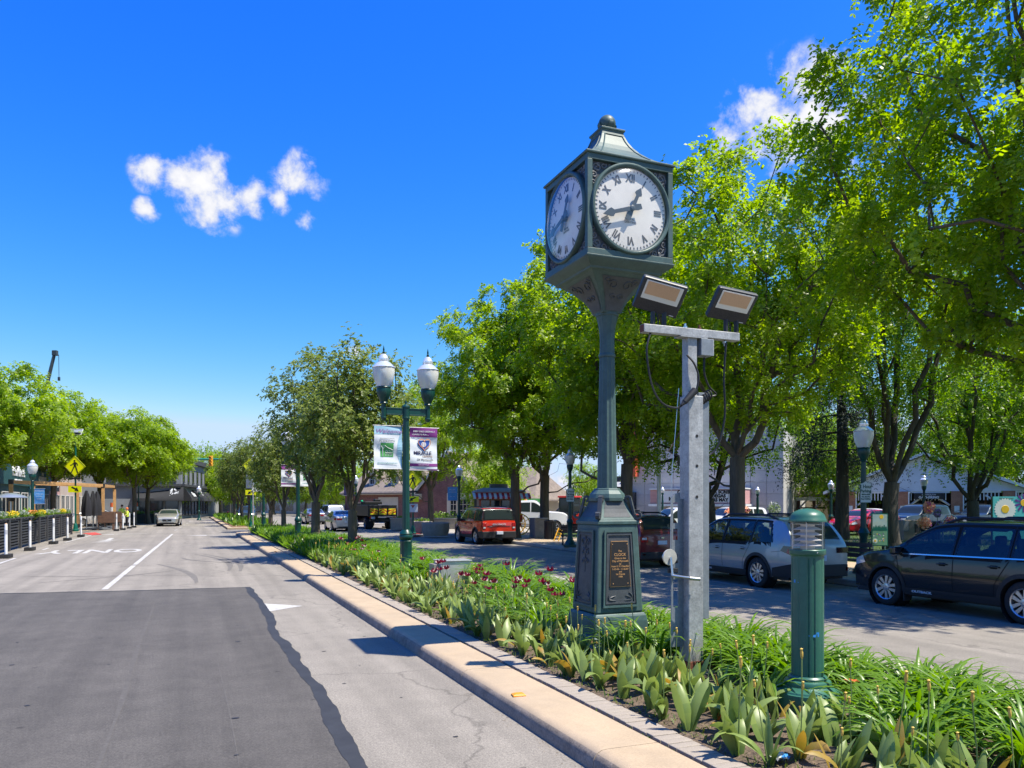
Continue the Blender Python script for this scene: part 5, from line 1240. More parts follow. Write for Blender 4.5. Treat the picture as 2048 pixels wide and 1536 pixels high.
# gathering pavilion
P, Q = D(1668,0,60), D(2110,0,53)
W_ = Wall('gathering_pavilion','open brick pavilion with white sided gable at the far side of the park',P,Q,'pavilion',.1); L = W_.L; T = W_.T
def ux(px):                                             # place along the front wall for a bearing
    k = (px-1024)/FPX; dirv = Vector((k*CT+ST, -k*ST+CT)); d = (Q-P); a = np.array([[dirv.x,-d.x],[dirv.y,-d.y]]); s_ = np.linalg.solve(a,np.array([P.x,P.y])); return float(s_[1])*L
ap, e1 = ux(1848), ux(2062)
zz = lambda py, px: CH-(py-HZ)*(D(px,0,60).length/ D(px,0,60).length)*57/FPX-.1
zE, zA = 2.75, 5.3
gb = MB(); gb.prism([(-.2,zE),(e1,zE),(ap,zA)],.2,Matrix.Translation((0,.1,0)) @ VX); gable = gb.build('gable','siding_white',T)
nb = 17
for i in range(nb):                                       # each clapboard
    z0 = zE + (zA-zE)*i/nb; z1 = zE+(zA-zE)*(i+1)/nb-.012
    def xl(z): return -.2+(ap+.2)*(z-zE)/(zA-zE)
    def xr(z): return e1+(ap-e1)*(z-zE)/(zA-zE)
    b = MB(); b.add([(xl(z0),-.135,z0),(xr(z0),-.135,z0),(xr(z1),-.115,z1),(xl(z1),-.115,z1),(xl(z0),-.10,z0),(xr(z0),-.10,z0),(xr(z1),-.10,z1),(xl(z1),-.10,z1)],[(0,1,2,3),(0,4,5,1),(3,2,6,7)]); b.build('clapboard','siding_white',gable)
roofpanel([(-.7,-.5,zE-.08),(ap,-.5,zA+.18),(ap,10,zA+.18),(-.7,10,zE-.08)],'roof_grey'); roofpanel([(ap,-.5,zA+.18),(e1+.6,-.5,zE-.08),(e1+.6,10,zE-.08),(ap,10,zA+.18)],'roof_grey')
for (xa,za,xb,zb_) in ((-.7,zE-.2,ap,zA+.06),(ap,zA+.06,e1+.6,zE-.2)):
    b = MB(); b.add([(xa,-.53,za),(xb,-.53,zb_),(xb,-.53,zb_+.2),(xa,-.53,za+.2)],[(0,1,2,3)]); b.build('bargeboard','white_trim',T)
cols = [ux(1702),ux(1806),ux(1914),ux(2018),ux(2090)]
for cx in cols:
    co = W_.box('column','brick_orange',cx-.36,cx+.36,-.36,.36,0,2.74,bev=.01); W_.box('notice','white_trim',cx-.16,cx+.16,-.375,-.362,1.25,1.7,par=co); W_.box('socket_box','frame_dark',cx-.16,cx+.16,-.40,-.362,.55,.75,par=co); W_.box('corner_trim','white_trim',cx+.362,cx+.44,-.42,-.30,0,2.74,par=co)
for a_,b_ in zip(cols[:-1],cols[1:]):
    W_.box('beam','white_trim',a_+.45,b_-.45,-.10,.05,2.62,2.74); 
    n = int((b_-a_-.9)/.22)
    for i in range(n): W_.box('slat','white_trim',a_+.5+i*.22,a_+.5+i*.22+.07,-.06,-.02,2.1,2.62)
    for sg,x in ((1,a_+.45),(-1,b_-.45)):
        b = MB(); b.tube([(x,-.04,1.75),(x+sg*.95,-.04,2.45)],.07,4); b.build('brace','white_trim',T)
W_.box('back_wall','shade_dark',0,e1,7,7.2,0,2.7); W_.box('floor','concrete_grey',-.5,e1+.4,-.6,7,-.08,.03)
for i in range(8): W_.box('inner_post','wall_dark' if i%2 else 'wood_brown',1+i*e1/8.5,1.15+i*e1/8.5,3.2,3.35,0,2.7)
sx_ = ux(1858); sg_ = W_.box('sign_board','frame_dark',sx_-.95,sx_+.95,-.26,-.18,2.18,2.62,bev=.05); text('PLYMOUTH',.17,(sx_,-.265,2.50),0,'white_trim',sg_,ext=.004); text('GATHERING',.23,(sx_,-.265,2.30),0,'white_trim',sg_,ext=.004,bold=.008)
# brown hipped shelter left of the pavilion
P, Q = D(1566,0,66), D(1668,0,63)
W_ = Wall('brown_shelter','low brown hip roofed shelter next to the theatre',P,Q,'shelter',.05); L = W_.L; T = W_.T
roofpanel([(-.3,-.6,2.35),(L+.4,-.6,2.75),(L-.6,3,4.1),(L*.55,3,4.1)],'roof_brown'); W_.box('fascia','white_trim',-.2,L+.3,-.64,-.601,2.15,2.42); W_.box('wall','wall_cream',0,L,4,4.2,0,2.3); W_.box('low_roof','roof_brown',.2,L*.7,-.3,1.5,1.5,1.62)
for i in range(4):
    x = .2+i*(L-.4)/3; W_.box('post','wood_brown',x-.09,x+.09,-.4,-.2,0,2.3)
    b = MB(); b.tube([(x+.1,-.3,1.6),(x+.8,-.3,2.3)],.07,4); b.build('brace','white_trim',T)
# ============================================================ TREES
locust = leafmat('leaf_locust', (.085,.170,.010), (.285,.390,.018), .55, .42)
pear = leafmat('leaf_pear', (.060,.105,.020), (.22,.265,.048), .42, .45, .35)
maple = leafmat('leaf_maple', (.055,.130,.009), (.195,.305,.016), .54, .42)
spruce = leafmat('leaf_spruce', (.008,.018,.009), (.022,.040,.016), .1, .6)
def norm(a): return a/np.maximum(np.linalg.norm(a,axis=-1,keepdims=True),1e-6)
def wood_mesh(nodes, parent, rad_, m, name='trunk'):
    V, Fc = [], []; base = 0
    P = np.array(nodes)
    vs_all, fs_all = [], []
    for i in range(1,len(nodes)):
        j = parent[i]; a, b = P[j], P[i]; ra = min(rad_[j], rad_[i]*1.35); rb = rad_[i]
        n = 9 if rb > .10 else 6 if rb > .03 else 4 if rb > .012 else 3
        t = b-a; L = np.linalg.norm(t)
        if L < 1e-5: continue
        t = t/L; u = np.cross(t,[.31,.12,.94]); u /= max(np.linalg.norm(u),1e-6); v = np.cross(t,u)
        an = np.arange(n)*2*np.pi/n; ring = np.outer(np.cos(an),u)+np.outer(np.sin(an),v)
        vs_all.append(a - t*ra*.3 + ring*ra); vs_all.append(b+ring*rb)
        k = np.arange(n); k2 = (k+1)%n
        fs_all.append(np.stack([base+k,base+k2,base+n+k2,base+n+k],1)); base += 2*n
    V = np.concatenate(vs_all); Fq = np.concatenate(fs_all)
    return quadmesh(name, V, Fq, m, smooth=True)
def quadmesh(name, V, Fq, m, var=None, smooth=False):
    me = bpy.data.meshes.new(name); nv, nf = len(V), len(Fq)
    me.vertices.add(nv); me.vertices.foreach_set('co', np.asarray(V,dtype=np.float32).ravel())
    me.loops.add(nf*4); me.loops.foreach_set('vertex_index', np.asarray(Fq,dtype=np.int32).ravel())
    me.polygons.add(nf); me.polygons.foreach_set('loop_start', np.arange(nf,dtype=np.int32)*4)
    me.update(calc_edges=True)
    if smooth: me.polygons.foreach_set('use_smooth', np.ones(nf,dtype=bool))
    me.materials.append(MATS[m])
    if var is not None:
        at = me.attributes.new('var','FLOAT','FACE'); at.data.foreach_set('value', np.asarray(var,dtype=np.float32))
    return me
def fronds(rng, C, nfr, sig, L, m, ll, lw, droop, center, outw=.5, curl=.6, dz=.55):
    """compound leaves: m pairs of leaflets on a drooping stalk, around every cluster centre"""
    n = len(C)*nfr; cl = np.repeat(C,nfr,axis=0)
    P = cl + rng.normal(size=(n,3))*np.array(sig)
    out = norm((P-center)*np.array([1,1,.4])); d = norm(out*outw + rng.normal(size=(n,3))*np.array([.6,.6,.3]) - np.array([0,0,dz]))
    Ls = L*(.7+.6*rng.random((n,1))); up = np.array([0,0,1.])
    side = norm(np.cross(d,up)+rng.normal(size=(n,3))*.25); nrm = np.cross(side,d)
    V, var = [], []; fv = rng.random(n)
    clv = np.repeat(rng.random(len(C)),nfr)
    for j in range(m):
        t = (j+.6)/m; q = P + d*Ls*t - up*Ls*droop*t*t
        for sg in (-1,1):
            dirn = norm(side*sg*.85 + d*.5 - up*(curl*rng.random((n,1))) + rng.normal(size=(n,3))*.22)
            l = ll*(.75+.5*rng.random((n,1)))*(1.1-.4*abs(t-.45)); wv = norm(np.cross(dirn,nrm+rng.normal(size=(n,3))*.35))*lw*(.7+.6*rng.random((n,1)))
            V.append(np.stack([q, q+dirn*l*.45+wv, q+dirn*l, q+dirn*l*.45-wv],1)); var.append(np.clip(.45*fv+.40*clv+.25*rng.random(n)-.05,0,1))
    V = np.concatenate(V).reshape(-1,3); Fq = np.arange(len(V)).reshape(-1,4)
    return V, Fq, np.concatenate(var)
def tree_meshes(seed, H, z0, R, trunk_r, fork, ncl, nfr, style='locust', nl=5, flat=1., lean=(0,0), Ry=None, sig=(.42,.42,.24), L=.26, m=4, ll=.085, lw=.024, droop=.55, wood='bark', shell=.42, lowlimb=0., dz=.5):
    rng = np.random.default_rng(seed); Ry = Ry or R
    cz = z0+(H-z0)*.46
    # irregular crown: lobes around a squashed ball
    ctr = np.array([lean[0],lean[1],cz]); lob = norm(rng.normal(size=(9,3))); amp = rng.uniform(-.30,.34,9)
    C = []
    while len(C) < ncl:
        v = rng.normal(size=3); v /= np.linalg.norm(v); r = rng.random()**shell
        k = 1+sum(a*max(0,float(v@l))**3 for a,l in zip(amp,lob))
        vz = (H-cz) if v[2] > 0 else (cz-z0)
        p = ctr + np.array([v[0]*R*r*k, v[1]*Ry*r*k, v[2]*vz*r*min(k,1.06)])
        if p[2] < z0*.92: continue
        C.append(p)
    C = np.array(C)
    # skeleton
    nodes = [np.array([0,0,0.])]; par = [-1]
    nt_ = 7
    bend = rng.normal(size=2)*.06
    for i in range(1,nt_+1):
        t = i/nt_; nodes.append(np.array([bend[0]*math.sin(t*3)+lean[0]*.1*t, bend[1]*math.sin(t*3)+lean[1]*.1*t, fork*t])); par.append(i-1)
    fk = len(nodes)-1; plen = [0]*len(nodes)
    a0 = rng.random()*6.28
    for q in range(nl):
        a = a0+q*6.283/nl+rng.normal()*.25; reach = R*(.45+.25*rng.random()); top = cz + (H-cz)*(.15+.55*rng.random())
        if q == 0: reach *= .25; top = H*.86
        low = (q == 1 and lowlimb > 0)
        if low: reach = R*.8; top = fork+lowlimb
        prev = fk if not low else max(fk-2,1); n_ = 9
        b0 = nodes[prev].copy()
        for i in range(1,n_+1):
            t = i/n_; e = t**.8
            p = b0 + np.array([math.cos(a)*reach*t**.9+lean[0]*.8*t, math.sin(a)*reach*t**.9*Ry/R+lean[1]*.8*t, (top-b0[2])*(t**1.15)]) + rng.normal(size=3)*.09*R/4
            nodes.append(p); par.append(prev); plen.append(plen[prev]+1); prev = len(nodes)-1
    NP = np.array(nodes); order = np.argsort(np.linalg.norm((C-NP[fk])*np.array([1,1,.9]),axis=1))
    plen = [0.]*len(nodes)
    for i in range(1,len(nodes)): plen[i] = plen[par[i]] + float(np.linalg.norm(nodes[i]-nodes[par[i]]))
    ends = []
    for ci in order:
        p = C[ci]; NPa = np.array(nodes); dd = np.linalg.norm(NPa-p,axis=1) + .18*np.array(plen) + 2.5*np.maximum(0,NPa[:,2]-p[2]+.3)*.3 + np.where(np.arange(len(nodes))<fk,50,0)
        j = int(np.argmin(dd)); a = nodes[j]; L_ = float(np.linalg.norm(p-a)); k = max(1,int(L_/.65)); prev = j
        for i in range(1,k+1):
            t = i/k; q = a+(p-a)*t + np.array([0,0,.10*L_*math.sin(math.pi*t)]) + (rng.normal(size=3)*.07 if i < k else 0)
            nodes.append(q); par.append(prev); plen.append(plen[prev]+L_/k); prev = len(nodes)-1
        ends.append(prev)
    n = len(nodes); cnt = np.zeros(n); cnt[ends] = 1
    for i in range(n-1,0,-1): cnt[par[i]] += cnt[i]
    r = .0075*np.maximum(cnt,1)**.5; s_ = trunk_r/r[fk]; r = .008+(r-.0075)*(trunk_r-.008)/max(r[fk]-.0075,1e-4)
    for i in range(0,fk+1): z = nodes[i][2]; r[i] = trunk_r*(1+.55*math.exp(-z/.30))*(1.0+.06*(1-z/fork))
    wm = wood_mesh(nodes,par,r,wood)
    if style == 'locust': V,Fq,var = fronds(rng,C,nfr,sig,L,m,ll,lw,droop,ctr,dz=dz); lm = 'leaf_locust'
    elif style == 'maple': V,Fq,var = fronds(rng,C,nfr,sig,L,m,ll,lw,droop,ctr); lm = 'leaf_maple'
    else: V,Fq,var = fronds(rng,C,nfr,sig,L,m,ll,lw,droop,ctr,outw=.8,curl=.9); lm = 'leaf_pear'
    return wm, quadmesh('crown',V,Fq,lm,var)
def plant_tree(name, label, loc, meshes, rz=0., scale=1., group=None):
    T = thing(name, label, 'tree', loc, rz, group); ob('trunk',meshes[0],T); ob('crown',meshes[1],T); T.scale = (scale,)*3 if not hasattr(scale,'__len__') else scale
    return T
GR = 'locust trees along the right kerb'
bigA = tree_meshes(21,15.5,4.9,5.3,.30,3.6,480,38,nl=8,L=.27,ll=.12,lw=.040,dz=.45,sig=(.27,.27,.16),droop=.7,shell=.36)
midB = tree_meshes(5,13.2,4.2,5.2,.24,3.3,330,36,nl=6,L=.29,ll=.12,lw=.042,sig=(.27,.27,.16),droop=.6,lowlimb=.8)
midC = tree_meshes(8,14.6,3.6,4.8,.24,3.4,330,36,nl=6,L=.30,ll=.13,lw=.046,sig=(.27,.27,.17),droop=.5,lowlimb=.7)
plant_tree('locust_tree','huge locust filling the upper right corner of the view',(17.15,10.1,.14),bigA,rad(60),1.0,GR)
plant_tree('locust_tree','locust whose trunk stands right behind the floodlight mast',(16.3,20.7,.14),midB,rad(200),1.0,GR)
plant_tree('locust_tree','locust directly behind the clock column',(16.2,27.4,.14),midC,rad(20),1.0,GR)
plant_tree('locust_tree','locust growing by the red SUV, left of the clock',(16.0,38.6,.14),midC,rad(140),1.0,GR)
plant_tree('locust_tree','twin-stemmed tree behind the trash can, left of the clock',(17.9,38.9,.14),midB,rad(75),1.02,GR)
p = D(860,0,56); plant_tree('locust_tree','locust behind the nearest twin lamp',(p.x,p.y,.1),midB,rad(310),.84,GR)
p = D(1785,0,30); plant_tree('park_tree','large dark trunked park tree beside the painted panel',(p.x,p.y,.15),tree_meshes(31,13.5,5.2,3.7,.27,2.6,180,28,style='maple',nl=6,L=.30,ll=.11,lw=.034,wood='bark_dark'),rad(10),1.0,'trees in the park')
parkM = tree_meshes(33,10.5,3.1,4.0,.25,1.9,190,28,style='maple',nl=7,L=.30,ll=.12,lw=.036,wood='bark_dark',lowlimb=.8)
p = D(1945,0,36); plant_tree('park_tree','low forking park tree in front of the pavilion',(p.x,p.y,.15),parkM,rad(100),1.0,'trees in the park')
p = D(1415,0,34); plant_tree('park_tree','leaning park tree just behind the mast',(p.x,p.y,.15),parkM,rad(220),1.05,'trees in the park')
p = D(2120,0,40); plant_tree('park_tree','park tree leaning in from the right edge of the view',(p.x,p.y,.15),midB,rad(40),1.,'trees in the park')
farT = tree_meshes(41,11.5,2.0,4.6,.24,1.9,150,26,style='maple',nl=6,L=.42,ll=.20,lw=.065,sig=(.6,.6,.4),wood='bark_dark')
farL = tree_meshes(43,11.0,2.4,4.2,.22,2.2,150,26,nl=6,L=.42,ll=.19,lw=.055,sig=(.6,.6,.35))
for px,d,sc_,lb,ms in ((1600,74,1.05,'far tree rising right of the theatre wall',farT),(1668,62,.75,'far tree over the brown shelter roof',farT),(1745,84,1.0,'far tree behind the pavilion left gable',farL),(1900,82,1.1,'far tree above the pavilion roof ridge',farT),(2050,66,1.05,'far tree at the right edge behind the pavilion',farT),(1180,86,.62,'small light green tree before the grey roofed hall',farL),(985,62,.66,'bright green young tree behind the red SUV',farL),(1330,80,.7,'far tree left of the theatre',farT),(1500,86,1.35,'tall far tree rising behind the theatre',farT),
                     (670,98,.8,'bright tree far beyond the median trunks',farL),(735,112,.8,'tree beside the far brick house',farL),(612,126,.9,'distant tree over the pale shop row',farL),(548,140,.95,'distant tree at the end of the right carriageway',farL),(440,122,1.0,'distant tree over the white upper shop',farL),(402,136,1.05,'distant tree behind the corner building',farT),(476,108,.86,'street tree in front of the far shops',farL)):
    p = D(px,0,d); plant_tree('far_tree',lb,(p.x,p.y,.05),ms,rad(px),sc_,'far trees closing the view')
# spruce: bare dark trunk, drooping branches
def spruce_tree():
    p = D(1683,0,40); rng = np.random.default_rng(3); T = thing('spruce_tree','tall spruce with bare lower trunk and drooping dark branches','tree',(p.x,p.y,.15))
    nodes = [np.array([0,0,0.])]; par = [-1]; rr = [.42]
    for i in range(1,19): nodes.append(np.array([.05*math.sin(i*.4),0,i*.9])); par.append(i-1); rr.append(.33*(1-i/20)+.03)
    tips = []
    for i in range(5,19):
        for q in range(7):
            a = rng.random()*6.28; Lb = (3.4-.17*i)*(.8+.4*rng.random()); prev = i
            for k in range(1,6):
                t = k/5; nodes.append(nodes[i]+np.array([math.cos(a)*Lb*t,math.sin(a)*Lb*t,.3*t-.9*t*t])); par.append(prev); rr.append(.035*(1-t)+.008); prev = len(nodes)-1
                if k > 1: tips.append(nodes[-1])
    ob('trunk',wood_mesh(nodes,par,np.array(rr),'bark_dark'),T)
    C = np.array(tips); V,Fq,var = fronds(rng,C,16,(.22,.22,.12),.55,5,.14,.018,1.5,np.array([0,0,8.]),outw=.6,curl=1.6); ob('crown',quadmesh('crown',V,Fq,'leaf_spruce',var),T)
spruce_tree()
# left street trees
LG = 'locust trees along the left sidewalk'
leftA = tree_meshes(51,10.4,4.1,4.0,.19,3.3,260,40,nl=6,L=.34,ll=.15,lw=.05,sig=(.32,.32,.2),droop=.55)
for px,d,H_,rz_,lb in ((-26,50,1.07,10,'leftmost street tree over the teal shop'),(108,68,1.12,130,'street tree behind the crossing sign with solar panel'),(200,73,1.08,250,'street tree over the beige building'),(268,72,1.0,70,'left of two trunks by the black planters'),(297,76,.97,180,'right of two trunks by the black planters')):
    p = D(px,0,d); plant_tree('street_tree',lb,(p.x,p.y,.1),leftA,rad(rz_),H_,LG)
# pear trees in the median
MG = 'pear trees in the median bed'
pearA = tree_meshes(61,9.0,3.1,1.95,.185,1.9,190,27,style='pear',nl=7,sig=(.21,.21,.21),L=.17,m=3,ll=.10,lw=.034,droop=.3,wood='bark')
pearB = tree_meshes(66,7.4,2.6,1.75,.15,1.6,170,27,style='pear',nl=7,sig=(.21,.21,.21),L=.17,m=3,ll=.10,lw=.034,droop=.3,wood='bark',lowlimb=.9)
for px,ms,sc_,rz_,lb in ((705,pearB,1.0,30,'nearest pear tree in the median, right of the pair'),(632,pearA,1.0,100,'tall pear tree in the median, second from the camera'),(567,pearB,.92,200,'third pear tree along the median'),(541,pearA,.74,280,'fourth pear tree along the median')):
    d = atX(px,5.2); p = D(px,0,d); plant_tree('pear_tree',lb,(p.x,p.y,.12),ms,rad(rz_),sc_,MG)
for y_,ms,sc_,lb in ((72,pearA,.9,'first pear tree on the far island'),(84,pearB,1.1,'second pear tree on the far island'),(98,pearA,.9,'last pear tree on the far island')):
    plant_tree('pear_tree',lb,(5.0,y_,.12),ms,rad(y_*7),sc_,'pear trees on the far island')
# ============================================================ LAMPS, SIGNS
def luminaire(T, x, z, s=1., y=0.):
    b = MB(); b.lathe([(.085*s,z-.36*s),(.095*s,z-.35*s),(.075*s,z-.32*s),(.10*s,z-.27*s),(.15*s,z-.16*s),(.165*s,z-.05*s),(.155*s,z-.02*s),(.17*s,z),(.16*s,z+.02*s)],20,c=(x,y,0)); h_ = b.build('lamp_holder','post_green',T,smooth=45)
    b = MB(); b.lathe([(.145*s,z+.015*s),(.19*s,z+.09*s),(.235*s,z+.22*s),(.255*s,z+.36*s),(.25*s,z+.45*s)],24,c=(x,y,0),flute=.02); b.build('globe','globe_glass',T,smooth=45)
    b = MB(); b.lathe([(.045*s,z+.02),(.05*s,z+.3*s),(.02*s,z+.34*s)],12,c=(x,y,0)); b.build('lamp_core','louvre_white',T,smooth=40)
    b = MB(); b.lathe([(.255*s,z+.44*s),(.262*s,z+.455*s),(.22*s,z+.50*s),(.16*s,z+.56*s),(.115*s,z+.585*s),(.12*s,z+.60*s),(.12*s,z+.66*s),(.105*s,z+.675*s),(.085*s,z+.73*s),(.04*s,z+.765*s)],24,c=(x,y,0)); cp_ = b.build('lamp_cap','globe_cap',T,smooth=40)
    b = MB(); b.lathe([(.030*s,z+.76*s),(.038*s,z+.775*s),(.02*s,z+.79*s),(.034*s,z+.81*s),(.014*s,z+.83*s),(.022*s,z+.86*s),(.003,z+.96*s)],10,c=(x,y,0)); b.build('finial','post_green',cp_,smooth=50)
def twin_lamp(loc, label, s=1.):
    T = thing('twin_street_lamp', label, 'street lamp', loc, 0, 'twin globe lamps along the median')
    b = MB(); b.lathe([(.20,.05),(.20,.25),(.165,.30),(.150,.34),(.150,.95),(.16,.99),(.135,1.02)],24,flute=.05); b.build('base','post_green',T,smooth=28)
    b = MB(); b.lathe([(.115,1.00),(.165,1.06),(.175,1.11),(.155,1.15),(.165,1.17),(.145,1.21),(.10,1.27)],24); b.build('base_ring','post_green',T,smooth=40)
    b = MB(); b.lathe([(.098,1.25),(.092,2.0),(.083,3.2),(.074,4.15)],20,flute=.09); b.build('pole','post_green',T,smooth=25)
    b = MB(); b.lathe([(.10,4.02),(.10,4.05),(.088,4.06),(.088,4.28),(.10,4.29),(.10,4.32),(.06,4.36),(.03,4.39),(.035,4.41),(.008,4.47)],20); b.build('pole_cap','post_green',T,smooth=40)
    for sg in (-1,1):
        b = MB(); b.b2(sg*.08,sg*.50,-.03,.03,4.12,4.26); b.b2(sg*.08,sg*.50,-.042,.042,4.10,4.125); b.b2(sg*.08,sg*.50,-.042,.042,4.255,4.28); b.build('arm','post_green',T,bevel=.004)
        b = MB(); b.lathe([(.04,3.96),(.062,3.99),(.07,4.03),(.06,4.05),(.06,4.36),(.085,4.40)],16,c=(sg*.56,0,0),flute=.06); b.build('arm_end','post_green',T,smooth=25)
        luminaire(T, sg*.56, 4.76, 1.08)
    return T
mat('banner_white', (.74,.77,.80), .75, noise=(3,.06)); mat('banner_blue', (.33,.55,.68), .75); mat('banner_purple', (.22,.035,.22), .7); mat('banner_script', (.36,.20,.42), .7); mat('logo_green', (.08,.36,.09), .7); mat('logo_blue', (.03,.10,.42), .6); mat('logo_orange', (.75,.30,.10), .6); mat('navy', (.03,.03,.10), .6); mat('banner_sky', (.10,.33,.62), .7, noise=(4,.2)); mat('teal_text', (.0,.28,.30), .7)
def cloth(T, name, m, x0,x1,z0,z1, y=0., amp=.018, par=None, ph=0., off=0., cols=14, rows=16, fn=None):
    R = []
    for j in range(rows+1):
        z = z0+(z1-z0)*j/rows
        R.append([(x0+(x1-x0)*i/cols, wav(x0+(x1-x0)*i/cols, z, ph, amp)+y-off, z) for i in range(cols+1)])
    b = MB(); b.grid(R); return b.build(name, m, par or T, smooth=180)
def wav(x,z,ph,amp): return amp*(math.sin(z*7+ph+x*3)+.5*math.sin(z*15+x*6+ph*2))
def bantext(T, body, size, x, z, ph, m, sx=1., bold=0., shear=0., amp=.018, y=0.):
    o = text(body, size, (x, y-.012+wav(x,z,ph,amp), z), 0, m, T, ext=.001, sx=sx, bold=bold, shear=shear); return o
def banner_welcome(loc, z0, z1, side, label, ph=0., face=1):
    T = thing('street_banner', label, 'banner', loc, 0, 'banners on the median lamps')
    xa, xb = (.10,.80) if side > 0 else (-.80,-.10)
    cl = cloth(T,'cloth','banner_white',xa,xb,z0,z1,ph=ph); h = z1-z0; cx = (xa+xb)/2; w_ = xb-xa
    cloth(T,'blue_band','banner_blue',xa,xb,z1-h*.20,z1,ph=ph,off=.004,par=cl)
    R = []                                                  # curved blue side edge
    for j in range(15):
        z = z0+h*.05+h*.80*j/14; e = w_*(.02+.16*math.sin(math.pi*j/15)); R.append([(xb-e,wav(xb-e,z,ph,.018)-.005,z),(xb,wav(xb,z,ph,.018)-.005,z)])
    b = MB(); b.grid(R); b.build('blue_curve','banner_blue',cl)
    bantext(cl,'Welcome',.145,cx,z1-h*.13,ph,'banner_script',1.15,.002,.35)
    bantext(cl,'DOWNTOWN',.042,cx-.03,z1-h*.30,ph,'numeral_grey',1.3); bantext(cl,'PLYMOUTH',.078,cx-.03,z1-h*.36,ph,'numeral_grey',.95)
    g = MB(); lx0,lx1,lz0,lz1 = cx-.19,cx+.13,z0+h*.28,z0+h*.60
    lg = cloth(T,'logo_square','logo_green',lx0,lx1,lz0,lz1,ph=ph,off=.006,par=cl,cols=6,rows=8)
    tr_ = MB()                                              # white tree and roof line art
    def ln(pts, r=.006): tr_.tube([(x,wav(x,z,ph,.018)-.010,z) for x,z in pts], r, 4)
    ln([(lx0+.055,lz0+.01),(lx0+.055,lz0+.20),(lx0+.02,lz0+.27)],.008); ln([(lx0+.055,lz0+.18),(lx0+.10,lz0+.25)]); ln([(lx0+.055,lz0+.21),(lx0+.065,lz0+.29)]); ln([(lx0+.10,lz0+.28),(lx0+.20,lz0+.21)]); ln([(lx0+.19,lz0+.22),(lx0+.31,lz0+.17)])
    for k in range(5): ln([(lx0+.12+k*.04,lz0+.02),(lx0+.12+k*.04,lz0+.08+.015*(k%2))],.005); ln([(lx0+.13+.04*k,lz0+.12),(lx0+.15+.04*k,lz0+.17)],.005)
    ln([(lx0+.12,lz0+.10),(lx0+.30,lz0+.10)],.005)
    tr_.build('logo_tree','white_trim',cl)
    bantext(cl,'downtownplymouth.org',.046,cx-.02,z0+h*.135,ph,'teal_text',1.1,.001)
    for z in (z0,z1): b = MB(); b.tube([((.08 if side>0 else -.08),0,z),(xb+.03 if side>0 else xa-.03,0,z)],.014,8); b.build('banner_rod','galv',T)
def banner_league(loc, z0, z1, side, label, ph=1.):
    T = thing('street_banner', label, 'banner', loc, 0, 'banners on the median lamps')
    xa, xb = (.10,.80) if side > 0 else (-.80,-.10); h = z1-z0; cx = (xa+xb)/2
    cl = cloth(T,'cloth','banner_white',xa,xb,z0,z1,ph=ph); cloth(T,'purple_band','banner_purple',xa,xb,z1-h*.22,z1,ph=ph,off=.004,par=cl); cloth(T,'purple_band','banner_purple',xa,xb,z0+h*.09,z0+h*.16,ph=ph,off=.004,par=cl,rows=4); cloth(T,'purple_band','banner_purple',xa,xb,z0,z0+h*.03,ph=ph,off=.004,par=cl,rows=2)
    bantext(cl,'EVERY CHILD DESERVES A',.054,cx,z1-h*.09,ph,'white_trim',.88,.001,.2); bantext(cl,'CHANCE TO PLAY BASEBALL',.054,cx,z1-h*.16,ph,'white_trim',.85,.001,.2)
    hz = z0+h*.60; hp = [(0,-.15),(.13,-.02),(.145,.10),(.05,.10),(-.05,.10),(-.145,.10),(-.13,-.02)]
    b = MB(); b.add([(cx+x*1.05,wav(cx,hz,ph,.018)-.022,hz+z*1.05) for x,z in hp],[tuple(range(7))]); b.build('emblem','logo_blue',cl)
    b = MB(); b.lathe([(.065,0),(.06,.003)],20,M=Matrix.Translation((cx,wav(cx,hz,ph,.018)-.026,hz+.005)) @ VX); b.build('emblem_ball','white_trim',cl)
    ht = [(cx+.02+.16*math.sin(t)**3*1.0, wav(cx,hz,ph,.018)-.03, hz+.02+.010*(13*math.cos(t)-5*math.cos(2*t)-2*math.cos(3*t)-math.cos(4*t))) for t in [i*6.283/30 for i in range(31)]]
    b = MB(); b.tube(ht,.008,4); b.build('emblem_heart','logo_orange',cl)
    for k in (-1,1):
        b = MB(); b.tube([(cx+k*.055-k*.03*math.cos(a),wav(cx,hz,ph,.018)-.031,hz+.005+.05*math.sin(a)) for a in (-1,-.5,0,.5,1)],.003,4); b.build('emblem_stitch','orange_red',cl)
    bantext(cl,'Miracle'.upper(),.125,cx-.03,z0+h*.40,ph,'navy',.92,.003); bantext(cl,'LEAGUE',.06,cx+.10,z0+h*.325,ph,'gold',1.2); bantext(cl,'Of Plymouth',.078,cx+.03,z0+h*.245,ph,'numeral_grey',1.05,.001); bantext(cl,'LEAGUE PROUD',.035,cx,z0+h*.125,ph,'white_trim',1.1)
    for z in (z0,z1): b = MB(); b.tube([((.08 if side>0 else -.08),0,z),(xb+.05 if side>0 else xa-.05,0,z)],.014,8); b.build('banner_rod','galv',T)
LX = 5.0
lamps = []
for px, lb in ((812,'nearest'),(596,'second'),(527,'third')):
    d = atX(px,LX); p = D(px,0,d); lamps.append(p)
twin_lamp((LX,lamps[0].y,.05),'nearest twin globe lamp, carrying the welcome and league banners'); twin_lamp((LX,lamps[1].y,.05),'second twin globe lamp along the median, half lost in the trees'); twin_lamp((LX,lamps[2].y,.05),'third twin globe lamp along the median, far off behind tree trunks')
banner_welcome((LX,lamps[0].y,0),2.82,3.88,-1,'white and blue Welcome banner on the nearest twin lamp'); banner_league((LX,lamps[0].y,0),2.80,3.86,1,'purple and white league banner on the nearest twin lamp')
banner_league((LX,lamps[1].y,0),2.80,3.86,-1,'purple and white league banner on the second twin lamp',2.); banner_welcome((LX,lamps[1].y,0),2.82,3.88,1,'white Welcome banner on the second twin lamp',2.5)
